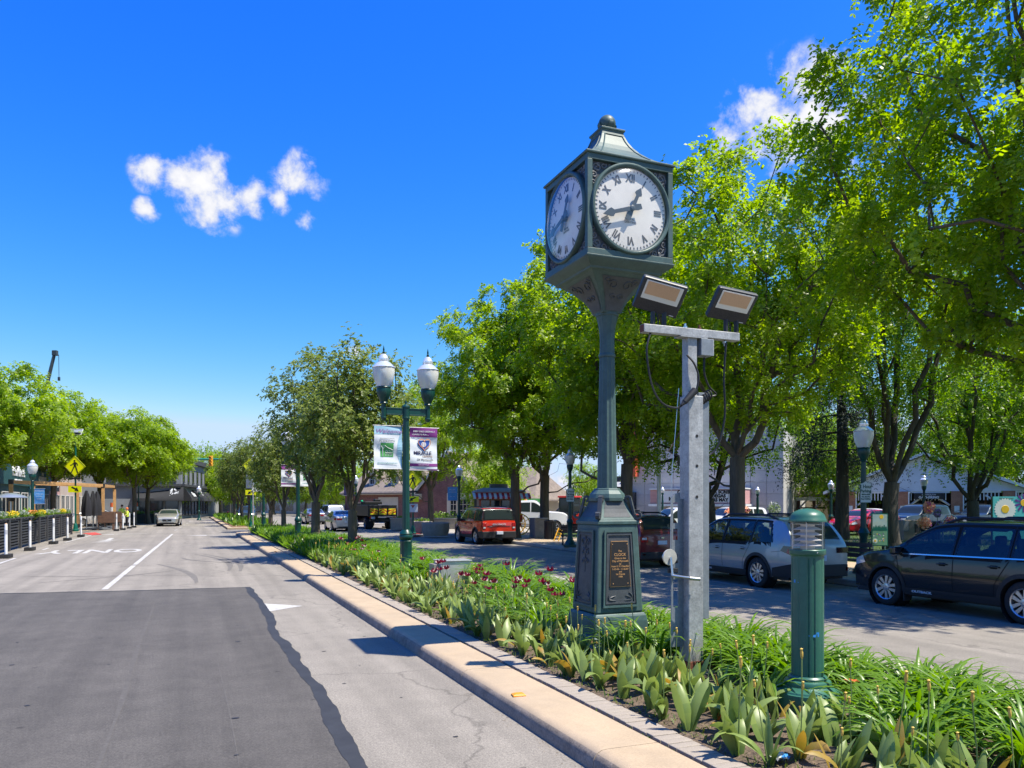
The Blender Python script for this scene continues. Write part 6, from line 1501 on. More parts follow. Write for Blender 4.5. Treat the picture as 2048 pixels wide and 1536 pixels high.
banner_welcome((LX,lamps[2].y,0),2.82,3.88,-1,'pale banner on the third twin lamp',.5); banner_league((LX,lamps[2].y,0),2.80,3.86,1,'purple edged banner on the third twin lamp',3.)
def lamp(px, d, label, z=.15, top=4.25, sign=None, ban=None, s=.86):
    p = D(px,0,d); T = thing('street_lamp', label, 'street lamp', (p.x,p.y,z), TH*-1, 'single globe lamps along the sidewalks')
    H_ = top-.96*s
    b = MB(); b.lathe([(.27,0),(.27,.10),(.23,.13),(.19,.22),(.125,.34),(.12,.42),(.105,.46),(.10,.95),(.13,1.0),(.145,1.06),(.12,1.12),(.085,1.18)],20); b.build('base','post_green',T,smooth=35)
    b = MB(); b.lathe([(.082,1.15),(.075,2.0),(.066,H_-.34*s)],16,flute=.07); b.build('pole','post_green',T,smooth=25)
    luminaire(T,0,H_,s)
    return T, p
mat('parking_white', (.62,.66,.60), .5, noise=(9,.06)); mat('panel_green', (.03,.10,.06), .5)
def parking_sign(p, z0, z1, w_, label):
    T = thing('parking_sign', label, 'sign', (p.x,p.y,0), -TH); h = z1-z0
    pts = [(-w_/2,z0),(w_/2,z0),(w_/2,z1-.12*h),(w_*.2,z1-.08*h),(0,z1),(-w_*.2,z1-.08*h),(-w_/2,z1-.12*h)]
    b = MB(); b.prism([(x*1.08,z0+(z-z0)*1.03-.01) for x,z in pts],.012,Matrix.Translation((0,-.115,0)) @ VX); b.build('sign_back','panel_green',T)
    b = MB(); b.prism(pts,.004,Matrix.Translation((0,-.128,0)) @ VX); pl = b.build('sign_face','parking_white',T)
    for s_,sz,fz in (('2 Hour',.24*w_/.5,.74),('Parking',.20*w_/.5,.53),('8AM to 6PM',.09*w_/.5,.37),('Mon. thru Sat.',.08*w_/.5,.26),('Except Holidays',.08*w_/.5,.16)): text(s_,sz,(0,-.134,z0+h*fz),0,'panel_green',pl,ext=.001,sx=.62 if sz > .15 else .85,bold=.004)
    for z in (z0+.06,z1-.15): b = MB(); b.box((0,-.09,z),(.05,.07,.03)); b.build('clamp','galv',T)
d_ = 20.6; T,p = lamp(1727,d_,'globe lamp with white parking sign behind the black car bonnet',s=.98,top=4.2); parking_sign(p,2.0,2.55,.27,'white two hour parking sign on the lamp behind the black car')
T,p = lamp(1140,33.0,'globe lamp standing on the right kerb just left of the clock'); parking_sign(p,2.05,2.62,.31,'white two hour parking sign on the lamp left of the clock')
T,p = lamp(918,47.,'globe lamp with small blue banner behind the red SUV')
def small_banner(p, z0, z1, w_, m, label, side=-1, lines=()):
    T = thing('small_banner', label, 'banner', (p.x,p.y,0), -TH); xa, xb = (-w_-.09,-.09) if side < 0 else (.09,w_+.09)
    cl = cloth(T,'cloth',m,xa,xb,z0,z1,amp=.012,cols=6,rows=8)
    for k,(s_,sz,f,mm) in enumerate(lines): bantext(cl,s_,sz,(xa+xb)/2,z0+(z1-z0)*f,0,mm,amp=.012)
    for z in (z0,z1): b = MB(); b.tube([(0,0,z),(xa-.03 if side<0 else xb+.03,0,z)],.012,6); b.build('banner_rod','galv',T)
small_banner(p,2.15,2.95,.58,'banner_sky','small sky blue banner on the lamp behind the red SUV',-1,(('MUSIC',.14,.8,'white_trim'),('IN THE PARK',.08,.62,'white_trim'),('~ ~',.2,.3,'white_trim')))
T,p = lamp(712,64.,'far globe lamp with navy banner between the median trunks'); small_banner(p,2.6,3.8,.9,'navy','navy banner with gold crest on the far lamp',-1,(('O',.5,.55,'gold'),('',.1,.1,'gold')))
lamp(1662,46.,'globe lamp among park trees left of the spruce trunk',top=3.3,s=.7); lamp(1777,52.,'globe lamp just left of the big park trunk by the painted panel',top=2.9,s=.7); lamp(1848,44.,'globe lamp before the pavilion sign',top=3.55,s=.8); lamp(1515,46.,'small lamp against the stone theatre wall',top=2.9,s=.55); lamp(1325,60.,'white globe lamp beside the theatre marquee',top=3.2,s=.6)
T,p = lamp(65,39.8,'globe lamp with light blue banner beside the patio heater',top=4.2,s=.95); small_banner(p,1.95,2.72,.52,'banner_sky','light blue banner hanging from the lamp by the patio',1,(('PLYMOUTH',.085,.85,'white_trim'),('summer music',.07,.65,'white_trim'),('in the park',.07,.5,'white_trim'),('all season',.06,.33,'white_trim')))
lamp(398,92.,'far globe lamp in front of the black awnings',z=0.,top=4.2,s=1.); lamp(277,80.,'far globe lamp hidden behind the left tree trunks',z=0.,top=5.6,s=.9); lamp(472,118.,'most distant globe lamp beside the white upper shop',z=0.,top=4.8,s=1.)
# pedestrian crossing signs
def ped_sign(px, d, label, zd, side_d, za, arrow_dir, z=.0, top=None, solar=False, lightbar=True, back=False):
    p = D(px,0,d); T = thing('crossing_sign', label, 'sign', (p.x,p.y,z), -TH, 'yellow pedestrian crossing signs')
    tp = top or zd+.5
    b = MB(); b.lathe([(.20,0),(.20,.12),(.15,.16),(.12,.40),(.085,.50),(.06,.55)],14); b.build('base','sign_green',T,smooth=40)
    b = MB(); b.lathe([(.055,.5),(.055,tp)],12); b.build('post','sign_green',T,smooth=40)
    h = side_d*.7071; D4 = [(0,-h),(h,0),(0,h),(-h,0)]
    b = MB(); b.prism([(x,zd+z_) for x,z_ in D4],.01,Matrix.Translation((0,-.07,0)) @ VX); di = b.build('diamond','yellow_sign',T,bevel=.0)
    b = MB()
    for i in range(4):
        (x0,z0),(x1,z1) = D4[i],D4[(i+1)%4]; b.tube([(x0*.93,-.083,zd+z0*.93),(x1*.93,-.083,zd+z1*.93)],.010,4)
    b.build('border','black',di)
    k = side_d/1.0; M = Matrix.Translation((0,-.084,zd)) @ VX @ Matrix.Scale(k,4)
    b = MB(); b.prism([(-.02+.062*math.cos(a),.36+.062*math.sin(a)) for a in [i*6.283/14 for i in range(14)]],.003,M)
    for poly in ([(-.06,.27),(.06,.28),(.11,.22),(.07,.0),(-.07,.0),(-.09,.16)],[(-.07,.02),(.02,.02),(-.10,-.22),(-.20,-.44),(-.27,-.42),(-.17,-.20)],[(-.02,.03),(.08,.03),(.15,-.18),(.22,-.43),(.15,-.45),(.07,-.20)],[(-.06,.26),(-.09,.16),(-.19,.06),(-.30,.04),(-.31,.09),(-.21,.12)],[(.05,.28),(.17,.20),(.22,.05),(.17,.03),(.13,.15),(.06,.20)]): b.prism(poly,.003,M)
    b.build('walking_figure','black',di)
    b = MB(); b.b2(-.44*k,.44*k,-.085,-.075,za-.21*k,za+.21*k); ap_ = b.build('arrow_plate','yellow_sign',T,bevel=.0)
    A_ = [(-.24,.10),(.02,-.02),(-.02,-.10),(.26,-.15),(.14,.13),(.08,.06),(-.18,.17)]
    b = MB(); b.prism([(x*arrow_dir*k,za+z_*k) for x,z_ in (A_ if arrow_dir > 0 else A_)],.003,Matrix.Translation((0,-.087,0)) @ VX); b.build('arrow','black',ap_,fixn=True)
    if lightbar: b = MB(); b.b2(-.36*k,.36*k,-.14,-.05,zd-h-.14,zd-h-.03); b.build('light_bar','black_plastic',T,bevel=.01)
    if solar:
        b = MB(); b.box((0,0,tp+.06),(.86,.5,.05)); o = b.build('solar_panel','galv_dull_shade',T); o.location = (0,0,0)
        o2 = MB(); o2.add([(-.44,-.14,tp-.06),(.44,-.14,tp-.06),(.44,.12,tp+.30),(-.44,.12,tp+.30)],[(0,1,2,3)]); o2.build('solar_cells','solar_blue',T)
        fr_ = MB(); fr_.tube([(-.45,-.145,tp-.065),(.45,-.145,tp-.065),(.45,.12,tp+.31),(-.45,.12,tp+.31),(-.45,-.145,tp-.065)],.025,4); fr_.build('solar_frame','white_trim',T)
    if back:
        b = MB(); b.b2(-.75*k,.25*k,.06,.08,zd-h-1.05*k,zd-h+.15); b.build('back_panel','galv_dull_shade',T)
    return T
mat('solar_blue', (.28,.32,.42), .3, noise=(3,.1))
ped_sign(151,53.,'left crossing sign with a solar panel beside the dark fence',4.36,1.02,2.83,1,.1,6.55,True)
b_ = ped_sign(826,47.5,'crossing sign partly behind the nearest twin lamp pole',3.25,.82,2.13,-1,.1,3.6)
q = MB(); q.b2(-.30,.30,-.085,-.075,1.35,1.85); q.build('yield_plate','white_trim',b_); q = MB(); q.add([(-.13,-.09,1.78),(.13,-.09,1.78),(0,-.09,1.58)],[(0,1,2)]); q.build('yield_mark','lamp_red',b_)
ped_sign(502,63.,'crossing sign on the median island hidden in branches',4.9,.95,2.75,-1,.1,5.2)
p = D(506,0,61.5); T = thing('sign_panel','blank grey sign back on a steel post at the median tip','sign',(p.x,p.y,.1),-TH); b = MB(); b.tube([(0,0,0),(0,0,4.2)],.05,8); b.build('post','galv',T); b = MB(); b.b2(-.52,.50,-.08,-.06,3.05,4.1); b.build('panel','galv_dull_shade',T)
# traffic signal on a mast arm
mat('signal_yellow', (.75,.36,.03), .5); mat('arm_green', (.01,.22,.17), .45)
p0, p1 = D(268,0,96), D(482,0,96); T = thing('traffic_signal','green mast arm over the far junction carrying orange signals','traffic light',(p0.x,p0.y,0),math.atan2(p1.y-p0.y,p1.x-p0.x)); Lw = (p1-p0).length
b = MB(); b.lathe([(.35,0),(.35,.5),(.2,.7),(.16,7.6)],14); b.build('mast','arm_green',T,smooth=40); b = MB(); b.tube([(0,0,7.35),(Lw,0,7.35)],[.16,.10],10); b.build('arm','arm_green',T,smooth=60)
for x,w_ in ((Lw*.728,.42),(Lw*.915,.8)):
    b = MB(); b.b2(x-w_/2,x+w_/2,-.45,-.15,6.55 if w_>.5 else 6.5,7.3 if w_>.5 else 7.75); h_ = b.build('signal_head','signal_yellow',T,bevel=.03)
    if w_ < .5:
        for k in range(3): q = MB(); q.lathe([(.15,0),(.15,.18),(.13,.18),(.13,.02)],14,caps=False,M=Matrix.Translation((x,-.45,6.75+.38*k)) @ VX); q.build('visor','signal_yellow',h_); q = MB(); q.lathe([(.13,0),(.13,.01)],14,M=Matrix.Translation((x,-.452,6.75+.38*k)) @ VX); q.build('lens','black_gloss',h_)
# crane boom above the left trees
p = D(60,0,150); T = thing('crane_boom','dark telescopic crane boom rising above the left trees','crane',(p.x,p.y,0),-TH)
mat('crane_dark', (.035,.05,.06), .5, noise=(1,.2))
zt = CH+(1007-703)*150/FPX; xt = (108-60)*150/FPX
b = MB(); b.tube([(-1.5,0,10),(xt*.72,0,zt-6)],[.55,.46],4); b.build('boom_base','crane_dark',T); b = MB(); b.tube([(xt*.70,0,zt-6.4),(xt,0,zt-.8)],[.38,.34],4); b.build('boom_tip','crane_dark',T); b = MB(); b.box((xt+.2,0,zt-.3),(.95,.7,1.0)); b.build('sheave_head','crane_dark',T,bevel=.1); b = MB(); b.tube([(xt+.9,0,zt-.6),(xt+.95,0,zt-5)],.06,4); b.box((xt+.95,0,zt-5.2),(.35,.3,.7)); b.build('hook_line','crane_dark',T)
b = MB(); b.b2(-5,1,-1.5,1.5,.6,3.2); b.build('carrier','crane_dark',T,bevel=.1); b = MB(); b.tube([(-2.5,0,3),(-1.5,0,10.2)],.8,6); b.build('boom_foot','crane_dark',T)
# flagpole
mat('steel_pole', (.5,.5,.49), .35, .7, noise=(2,.1))
p = D(1318,0,38.); T = thing('flagpole','tall brushed steel flagpole rising into the locust crowns','flagpole',(p.x,p.y,.1)); b = MB(); b.lathe([(.16,0),(.16,.1),(.11,.14),(.10,.5),(.088,6),(.06,11)],16); b.build('pole','steel_pole',T,smooth=40); b = MB(); b.lathe([(.02,11),(.08,11.08),(.02,11.18)],12); b.build('ball','gold',T)
# ============================================================ FLOWER BED
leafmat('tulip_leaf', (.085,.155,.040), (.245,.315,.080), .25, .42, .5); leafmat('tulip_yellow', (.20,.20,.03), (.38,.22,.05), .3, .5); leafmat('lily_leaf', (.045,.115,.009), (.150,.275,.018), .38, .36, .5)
leafmat('petal_dark', (.045,.003,.010), (.22,.012,.035), .3, .4); leafmat('petal_white', (.5,.40,.40), (.62,.55,.52), .4, .5); leafmat('stem_green', (.18,.25,.07), (.22,.20,.06), .1, .5); leafmat('pod', (.58,.40,.08), (.45,.27,.06), .1, .6)
leafmat('lawn_leaf', (.05,.10,.012), (.12,.19,.02), .35, .5); leafmat('weed', (.045,.09,.012), (.12,.17,.03), .35, .5)
def strips(leaves, m, name):
    """leaves: (base, azimuth, length, width, start elevation, end elevation, fold, twist)"""
    V, Fq, var = [], [], []; r_ = np.random.default_rng(len(leaves))
    for (b, az, L, wd, e0, e1, fold, v) in leaves:
        n = 6; p = np.array(b,float); o = len(V); ca, sa = math.cos(az), math.sin(az); side = np.array([-sa,ca,0.])
        for i in range(n+1):
            t = i/n; el = e0+(e1-e0)*t**1.2; d = np.array([ca*math.cos(el),sa*math.cos(el),math.sin(el)])
            up = np.cross(d,side)*-1; w_ = wd*(math.sin(math.pi*min(.06+.94*t,1.))**.75 if t < 1 else .02)*.5
            if t < .5: w_ = max(w_, wd*.22)
            tw = side*math.cos(v*t)+np.cross(d,side)*math.sin(v*t)
            V += [p+tw*w_+up*fold*w_, p, p-tw*w_+up*fold*w_]; p = p+d*L/n
        for i in range(n):
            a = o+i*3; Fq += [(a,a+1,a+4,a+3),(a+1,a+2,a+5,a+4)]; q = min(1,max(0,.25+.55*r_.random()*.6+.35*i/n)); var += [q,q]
    return quadmesh(name, np.array(V), np.array(Fq), m, var, smooth=True)
def tulip(seed, flower=None, yellow=False, tall=1.):
    r_ = random.Random(seed); lv = []; yl = []
    for k in range(r_.randint(5,7)):
        L = r_.uniform(.28,.43)*tall; t = ((r_.uniform(-.02,.02),r_.uniform(-.02,.02),0.), r_.random()*6.28, L, r_.uniform(.062,.105), rad(r_.uniform(66,86)), rad(r_.choice([r_.uniform(20,65),r_.uniform(-60,40)])), r_.uniform(.2,.6), r_.uniform(-1.1,1.1))
        (yl if (yellow and k > 3) else lv).append(t)
    out = [('leaves', strips(lv,'tulip_leaf','leaves'))]
    if yl: out.append(('dry_leaves', strips(yl,'tulip_yellow','dry_leaves')))
    if r_.random() < .5 or flower:
        h = r_.uniform(.40,.62)*tall; lx, ly = r_.uniform(-.05,.05), r_.uniform(-.05,.05)
        b = MB(); b.tube([(0,0,0),(lx*.4,ly*.4,h*.5),(lx,ly,h)],[.006,.0045,.004],5); me = b.mesh('stem','stem_green',60); out.append(('stem',me))
        if flower:
            pet = []; 
            for k in range(6): pet.append(((lx,ly,h), k*1.047+seed, r_.uniform(.07,.10), r_.uniform(.035,.055), rad(r_.uniform(5,40)), rad(r_.uniform(60,115)), .4, r_.uniform(-.5,.5)))
            out.append(('flower', strips(pet,'petal_dark','flower')))
            if flower > 1: out.append(('white_petals', strips([((lx,ly,h-.005),k*2.09+.5,.09,.05,rad(10),rad(80),.4,0.) for k in range(3)],'petal_white','white_petals')))
        else:
            b = MB(); b.lathe([(.004,h-.005),(.0095,h+.012),(.010,h+.035),(.006,h+.05),(.011,h+.056),(.003,h+.062)],7,c=(lx,ly,0)); out.append(('seed_pod', b.mesh('seed_pod','pod',60)))
    return out
def lily(seed, n=58, R=1., H=1.):
    r_ = random.Random(seed); lv = []
    for k in range(n):
        a = r_.random()*6.28; rr = .10*r_.random()**.5
        lv.append(((rr*math.cos(a),rr*math.sin(a),0.), a+r_.uniform(-.5,.5), r_.uniform(.45,.85)*H, r_.uniform(.024,.040), rad(r_.uniform(58,86)), rad(r_.uniform(-88,-10)), .35, r_.uniform(-.5,.5)))
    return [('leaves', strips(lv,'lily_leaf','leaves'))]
rng = random.Random(17)
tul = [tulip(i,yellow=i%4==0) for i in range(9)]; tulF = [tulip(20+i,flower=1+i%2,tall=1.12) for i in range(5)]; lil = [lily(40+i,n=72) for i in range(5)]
def put(kind, parts, x, y, label, group, s=1., z=.13):
    T = thing(kind, label, 'plant', (x,y,z), rng.random()*6.28, group)
    T.scale = (s,s,s*rng.uniform(.88,1.12)); T.rotation_euler = (rng.uniform(-.08,.08),rng.uniform(-.08,.08),T.rotation_euler[2])
    for nm, me in parts: ob(nm, me, T)
def clear(x,y):                                        # keep the clock plinth, mast, bollard, cabinet and lamps free
    for (cx,cy_,r) in ((5.0,8.96,.46),(5.0,7.13,.22),(5.0,5.36,.36),(5.35,16.6,.45),(5.0,lamps[0].y,.24),(5.0,lamps[1].y,.24)):
        if abs(x-cx) < r and abs(y-cy_) < r: return False
    for (xa,xb,ya,yb) in ((4.3,5.7,13.4,16.6),(4.6,5.05,6.1,7.1),(4.45,4.95,7.9,8.6),(4.75,5.2,4.6,5.3)):
        if xa < x < xb and ya < y < yb: return False
    return True
nT = 0
y = 3.2
while y < 31:                                          # tulips behind the brick edge
    dens = 4 if y < 9 else 3
    for k in range(dens):
        x = 3.78 + k*.26 + rng.uniform(-.10,.10); yy = y+rng.uniform(-.13,.13)
        if y < 7.5 and k == 0 and rng.random() < .25: continue
        if clear(x,yy) and nT < 298:
            put('tulip_plant', tul[rng.randrange(9)], x, yy, 'grey green tulip plant gone to seed behind the brick edging', 'faded tulips in the median bed', rng.uniform(.85,1.2)); nT += 1
    y += .25 if y < 14 else .36
for i in range(46):                                     # dark red parrot tulips still in flower
    x, yy = (4.2+rng.random()*1.1, 10.4+rng.random()*4.6) if i < 34 else (4.4+rng.random()*.8, 22+rng.random()*4)
    put('tulip_in_flower', tulF[rng.randrange(5)], x, yy, 'tulip with dark red and white petals standing tall in the bed', 'dark red tulips in flower', rng.uniform(.95,1.2))
yl_ = 3.0; nl_ = 0
while yl_ < 50:                                         # daylily clumps fill the middle of the bed
    for x in ((4.75,5.25,5.75,6.1) if yl_ < 34 else (4.3,5.0,5.7)):
        xx, yy = x+rng.uniform(-.18,.18), yl_+rng.uniform(-.2,.2)
        if yl_ < 4.2 and x < 4.9: continue
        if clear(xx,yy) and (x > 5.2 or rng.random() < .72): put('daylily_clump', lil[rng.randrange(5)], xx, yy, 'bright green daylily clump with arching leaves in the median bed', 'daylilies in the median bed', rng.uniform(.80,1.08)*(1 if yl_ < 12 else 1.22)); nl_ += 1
    yl_ += .40 if yl_ < 9 else .50 if yl_ < 16 else .66 if yl_ < 30 else 1.0
# low weeds and far ground cover, too small to count
r2 = np.random.default_rng(9)
def cover(name, n, x0,x1,y0,y1, s, m, z=.14, label=None, cat=None, tall=1.):
    lv = []; az = r2.random(n)*6.28; X = x0+(x1-x0)*r2.random(n); Y = y0+(y1-y0)*r2.random(n); L = s*(.5+r2.random(n)); wd = L*.22; el = .5+.9*r2.random(n)
    d = np.stack([np.cos(az)*np.cos(el),np.sin(az)*np.cos(el),np.sin(el)*tall],1); sd = np.stack([-np.sin(az),np.cos(az),0*az],1); P = np.stack([X,Y,np.full(n,z)],1)
    V = np.stack([P, P+d*(L*.5)[:,None]+sd*(wd*.5)[:,None], P+d*L[:,None]-np.array([0,0,1.])*(L*.15)[:,None], P+d*(L*.5)[:,None]-sd*(wd*.5)[:,None]],1).reshape(-1,3)
    o = ob(name, quadmesh(name,V,np.arange(4*n).reshape(-1,4),m,r2.random(n))); tag(o,label,cat,kind='stuff'); return o
cover('bed_weeds',4200,3.62,4.8,3,16,.06,'weed',.135,'tiny weeds sprinkled over the bare soil of the bed','weeds')
cover('gap_weeds',1500,3.31,3.365,3,30,.045,'weed',.10,'moss and weeds in the joint behind the kerb','weeds')
cover('far_bed_greenery',12000,3.7,6.2,25,53,.42,'lily_leaf',.14,'mass of green leaves in the far part of the median bed','ground cover',1.2)
cover('island_greenery',4000,3.3,6.4,66,117,.5,'lily_leaf',.14,'green planting on the far island beyond the crosswalk','ground cover',1.2)
cover('lawn_grass',26000,19.3,42,14,43,.10,'lawn_leaf',.15,'mown grass of the park lawn','grass')

# scraps in the bed: an orange daylily bloom, a crumpled wrapper, a fallen dry leaf
leafmat('lily_orange', (.60,.10,.03), (.75,.22,.05), .3, .5)
T = thing('daylily_bloom','single orange red daylily bloom right of the bollard','flower',D(1704,1362,6.6)); ob('petals', strips([((0,0,0),k*1.05,.075,.03,rad(20),rad(-25),.2,0.) for k in range(6)],'lily_orange','petals'), T); b = MB(); b.tube([(0,0,0),(0,.02,-.45)],.005,5); b.build('stem','stem_green',T)
T = thing('litter_wrapper','crumpled white and blue wrapper on the soil at the bottom edge','litter',G(1560,1524,.15)); r_ = random.Random(2)
rows = [[(x*.03-.06+r_.uniform(-.01,.01), y_*.03-.045+r_.uniform(-.01,.01), .02+r_.uniform(0,.035)) for x in range(5)] for y_ in range(4)]; b = MB(); b.grid(rows); b.build('foil','white_paint',T); b = MB(); b.grid([[(p[0]*.5+.02,p[1]*.4-.03,p[2]+.006) for p in r] for r in rows]); b.build('print','blue_tape',T)
for k,(px,py) in enumerate(((1432,1450),(1445,1400),(1054,1302))):
    T = thing('dry_leaf', ['orange dry tulip leaf standing up near the bottom edge','rust coloured dry tulip leaf between green ones','small orange petal lying by the brick edging'][k], 'leaf', G(px,py,.14)); ob('blade', strips([((0,0,0),k*2.,[.30,.24,.06][k],.06,rad(80 if k < 2 else 10),rad(60 if k < 2 else 0),.5,.8)],'lily_orange' if k != 1 else 'tulip_yellow','blade'), T)

leafmat('litter_bits', (.16,.12,.07), (.30,.24,.15), 0., .9)
cover('gutter_debris',1500,2.60,2.745,3.5,34,.022,'litter_bits',.004,'dry leaf bits and grit gathered in the gutter by the kerb','debris',.12)
cover('soil_litter',1400,3.62,4.7,3,14,.04,'litter_bits',.145,'dry leaf scraps scattered over the bed soil','debris',.15)
# ============================================================ LEFT PATIO AND THINGS ALONG THE KERB
mat('fence_dark', (.045,.047,.052), .65, noise=[(4,.15),(30,.1)]); mat('delineator', (.80,.80,.80), .5, noise=(8,.05)); mat('band_grey', (.45,.46,.50), .4); mat('tip_orange', (.85,.40,.06), .5)
mat('umbrella_black', (.016,.016,.02), .8, noise=(12,.3)); mat('deck_grey', (.12,.13,.14), .8, noise=(4,.15)); mat('heater_metal', (.42,.46,.46), .35, .7); mat('cone_orange', (.85,.18,.03), .5); mat('planter_stone', (.34,.29,.24), .9, noise=[(4,.15),(60,.15)]); mat('hivis', (.62,.78,.08), .7); mat('barrel_orange', (.8,.16,.05), .5)
leafmat('fern', (.06,.13,.01), (.16,.26,.03), .35, .45); leafmat('flower_yellow', (.75,.52,.01), (.80,.60,.02), .2, .5); leafmat('flower_orange', (.62,.20,.03), (.7,.32,.08), .2, .5); leafmat('flower_mix', (.42,.40,.45), (.16,.26,.05), .2, .5); leafmat('flower_lilac', (.36,.24,.55), (.50,.40,.62), .2, .5); leafmat('flower_peach', (.75,.36,.20), (.80,.55,.36), .2, .5); leafmat('flower_pink', (.55,.05,.35), (.7,.3,.45), .2, .5)
XF = -6.85
y0f, y1f = 35.6, 57.0
def puff(name, m, n, sx,sy,sz, leaf, seed, parent, c=(0,0,0)):
    r_ = np.random.default_rng(seed); v = norm(r_.normal(size=(n,3)))*(r_.random((n,1))**.35)*np.array([sx,sy,sz])+np.array(c); a = norm(r_.normal(size=(n,3))); b = norm(np.cross(a,r_.normal(size=(n,3)))); l = leaf*(.6+.8*r_.random((n,1)))
    V = np.stack([v-a*l, v+b*l*.5, v+a*l, v-b*l*.5],1).reshape(-1,3); return ob(name, quadmesh(name,V,np.arange(4*n).reshape(-1,4),m,r_.random(n)), parent)
ORD = ['first','second','third','fourth','fifth','sixth','seventh','eighth','ninth']
n_pan = 9; pl = (y1f-y0f)/n_pan
slat_me = MB().box((0,0,0),(.03,pl-.34,.062)).mesh('slat','fence_dark'); post_me = MB().box((0,0,.66),(.10,.24,1.32)).mesh('post','fence_dark')
for k in range(n_pan):
    T = thing('patio_fence_panel', ['leftmost dark slatted fence panel along the patio','dark slatted fence panel along the patio'][k>0] if k else 'dark slatted fence panel nearest the camera on the patio edge', 'fence', (XF,y0f+k*pl,0), rad(0), 'slatted fence panels of the patio')
    T['label'] = ORD[k]+' dark slatted patio fence panel counted from the left edge'
    for j in range(10): ob('slat', slat_me, T, (0,pl/2,.14+j*.122))
    ob('post', post_me, T, (.02,.0,.02)); ob('post', post_me, T, (.0201,pl-.12,.021)) if k == n_pan-1 else None
    b = MB(); b.b2(-.06,-.04,.1,pl-.1,.1,1.28); b.build('backing','seam',T)
    b = MB(); b.b2(-.30,.06,0.02,pl-.02,1.30,1.36); b.build('planter_box','fence_dark',T)
    fm = ['flower_mix','flower_yellow','flower_mix','flower_orange','flower_yellow','flower_mix'][k%6]
    F_ = thing('planter_flowers', None, 'flowers', (XF-.10,y0f+k*pl+pl/2,1.34), 0, 'flower troughs on the patio fence'); F_['label'] = {'flower_mix':'pale mixed bedding flowers in a trough on the patio fence','flower_yellow':'bright yellow flowers in a trough on the patio fence','flower_orange':'orange flowers in a trough on the patio fence'}[fm].replace('a trough','the '+ORD[k]+' trough')
    puff('foliage','fern',420,.20,pl*.48,.16,.05,k,F_,(0,0,.12)); puff('blossom',fm,260,.20,pl*.42,.13,.04,50+k,F_,(.04,0,.20))
# white delineator posts on rubber feet
del_post = MB().lathe([(.052,.12),(.050,1.0),(.046,1.22),(.044,1.24)],12).mesh('post','delineator',40); del_band = MB().lathe([(.054,.86),(.053,1.02)],12).mesh('band','band_grey',40); del_tip = MB().lathe([(.047,1.22),(.03,1.25)],12).mesh('tip','tip_orange',40)
del_base = MB().prism([(-.14,-.42),(.14,-.42),(.17,-.3),(.17,.3),(.14,.42),(-.14,.42),(-.17,.3),(-.17,-.3)],.14).mesh('foot','rubber')
for k,(px,py) in enumerate(((12,1116),(60,1101),(107,1088),(135,1081),(162,1074),(233,1062),(246,1060),(259,1057),(268,1055))):
    p = G(px,py); T = thing('delineator_post', ['delineator post standing closest, at the left edge','second white delineator post from the left edge','third white delineator post from the left edge','fourth white delineator post from the left edge','white delineator post beside the pergola corner','first small delineator by the wooden planters','second small delineator by the wooden planters','third small delineator by the wooden planters','fourth small delineator by the wooden planters'][k], 'delineator', (p.x,p.y,0), 0, 'white delineator posts along the patio')
    for nm, me in (('post',del_post),('band',del_band),('tip',del_tip),('foot',del_base)): ob(nm,me,T)
# pergola
T = thing('pergola','new timber pergola frame over the parklet','pergola',(0,0,0))
pA, pB = D(206,0,61), D(229,0,66); PH = 3.36
def post(p, m='wood_new'):
    b = MB(); b.b2(p.x-.11,p.x+.11,p.y-.11,p.y+.11,.12,PH-.1); b.build('post',m,T,bevel=.01); b = MB(); b.b2(p.x-.13,p.x+.13,p.y-.13,p.y+.13,.1,.40); b.build('post_shoe','frame_dark',T); b = MB(); b.b2(p.x-.13,p.x+.13,p.y-.13,p.y+.13,PH-.16,PH+.14); b.build('post_bracket','frame_dark',T)
pe = D(22,0,50); pf = pe+(pB-pA); pc = pA.lerp(pe,.5); pdv = pB.lerp(pf,.5)
for q in (pA,pB,pdv,pe,pf): post(q)
for a_,b_ in ((pA,pB),(pA,pe),(pB,pf),(pc,pdv),(pe,pf)):
    M_ = Matrix.Translation(((a_.x+b_.x)/2,(a_.y+b_.y)/2,PH)) @ Matrix.Rotation(math.atan2(b_.y-a_.y,b_.x-a_.x),4,'Z'); L = ((a_-b_).xy).length; b = MB(); b.box((0,0,0),(L+.2,.12,.20),M=M_); b.build('beam','wood_new',T,bevel=.01)
# deck with black balustrade
T = thing('parklet_deck','grey parklet deck with black picket balustrade','deck',(0,0,0)); b = MB(); dk0, dk1 = D(150,0,57), D(214,0,60.5); dkv = Vector((.5,4.8,0)); b.prism([dk0[:2],dk1[:2],(dk1+dkv)[:2],(dk0+dkv)[:2]],.16); b.prism([(dk0-dkv*.08)[:2],(dk1-dkv*.08+Vector((.3,0,0)))[:2],(dk1+dkv)[:2],(dk0+dkv)[:2]],.08); b.build('platform','deck_grey',T,bevel=.01)
def balustrade(a_,b_):
    L = ((b_-a_).xy).length; M_ = Matrix.Translation((a_.x,a_.y,.16)) @ Matrix.Rotation(math.atan2(b_.y-a_.y,b_.x-a_.x),4,'Z')
    b = MB(); b.box((L/2,0,1.0),(L,.06,.07),M=M_); b.build('top_rail','frame_dark',T); b = MB(); b.box((L/2,0,.10),(L,.05,.05),M=M_); b.build('bottom_rail','frame_dark',T)
    n = int(L/.14)
    for i in range(n): b = MB(); b.box((.07+i*.14,0,.55),(.028,.028,.86),M=M_); b.build('picket','frame_dark',T)
balustrade(dk0.xyz*1,dk1.lerp(dk0,.08)); balustrade(dk1.lerp(dk0,.04),dk1+dkv)
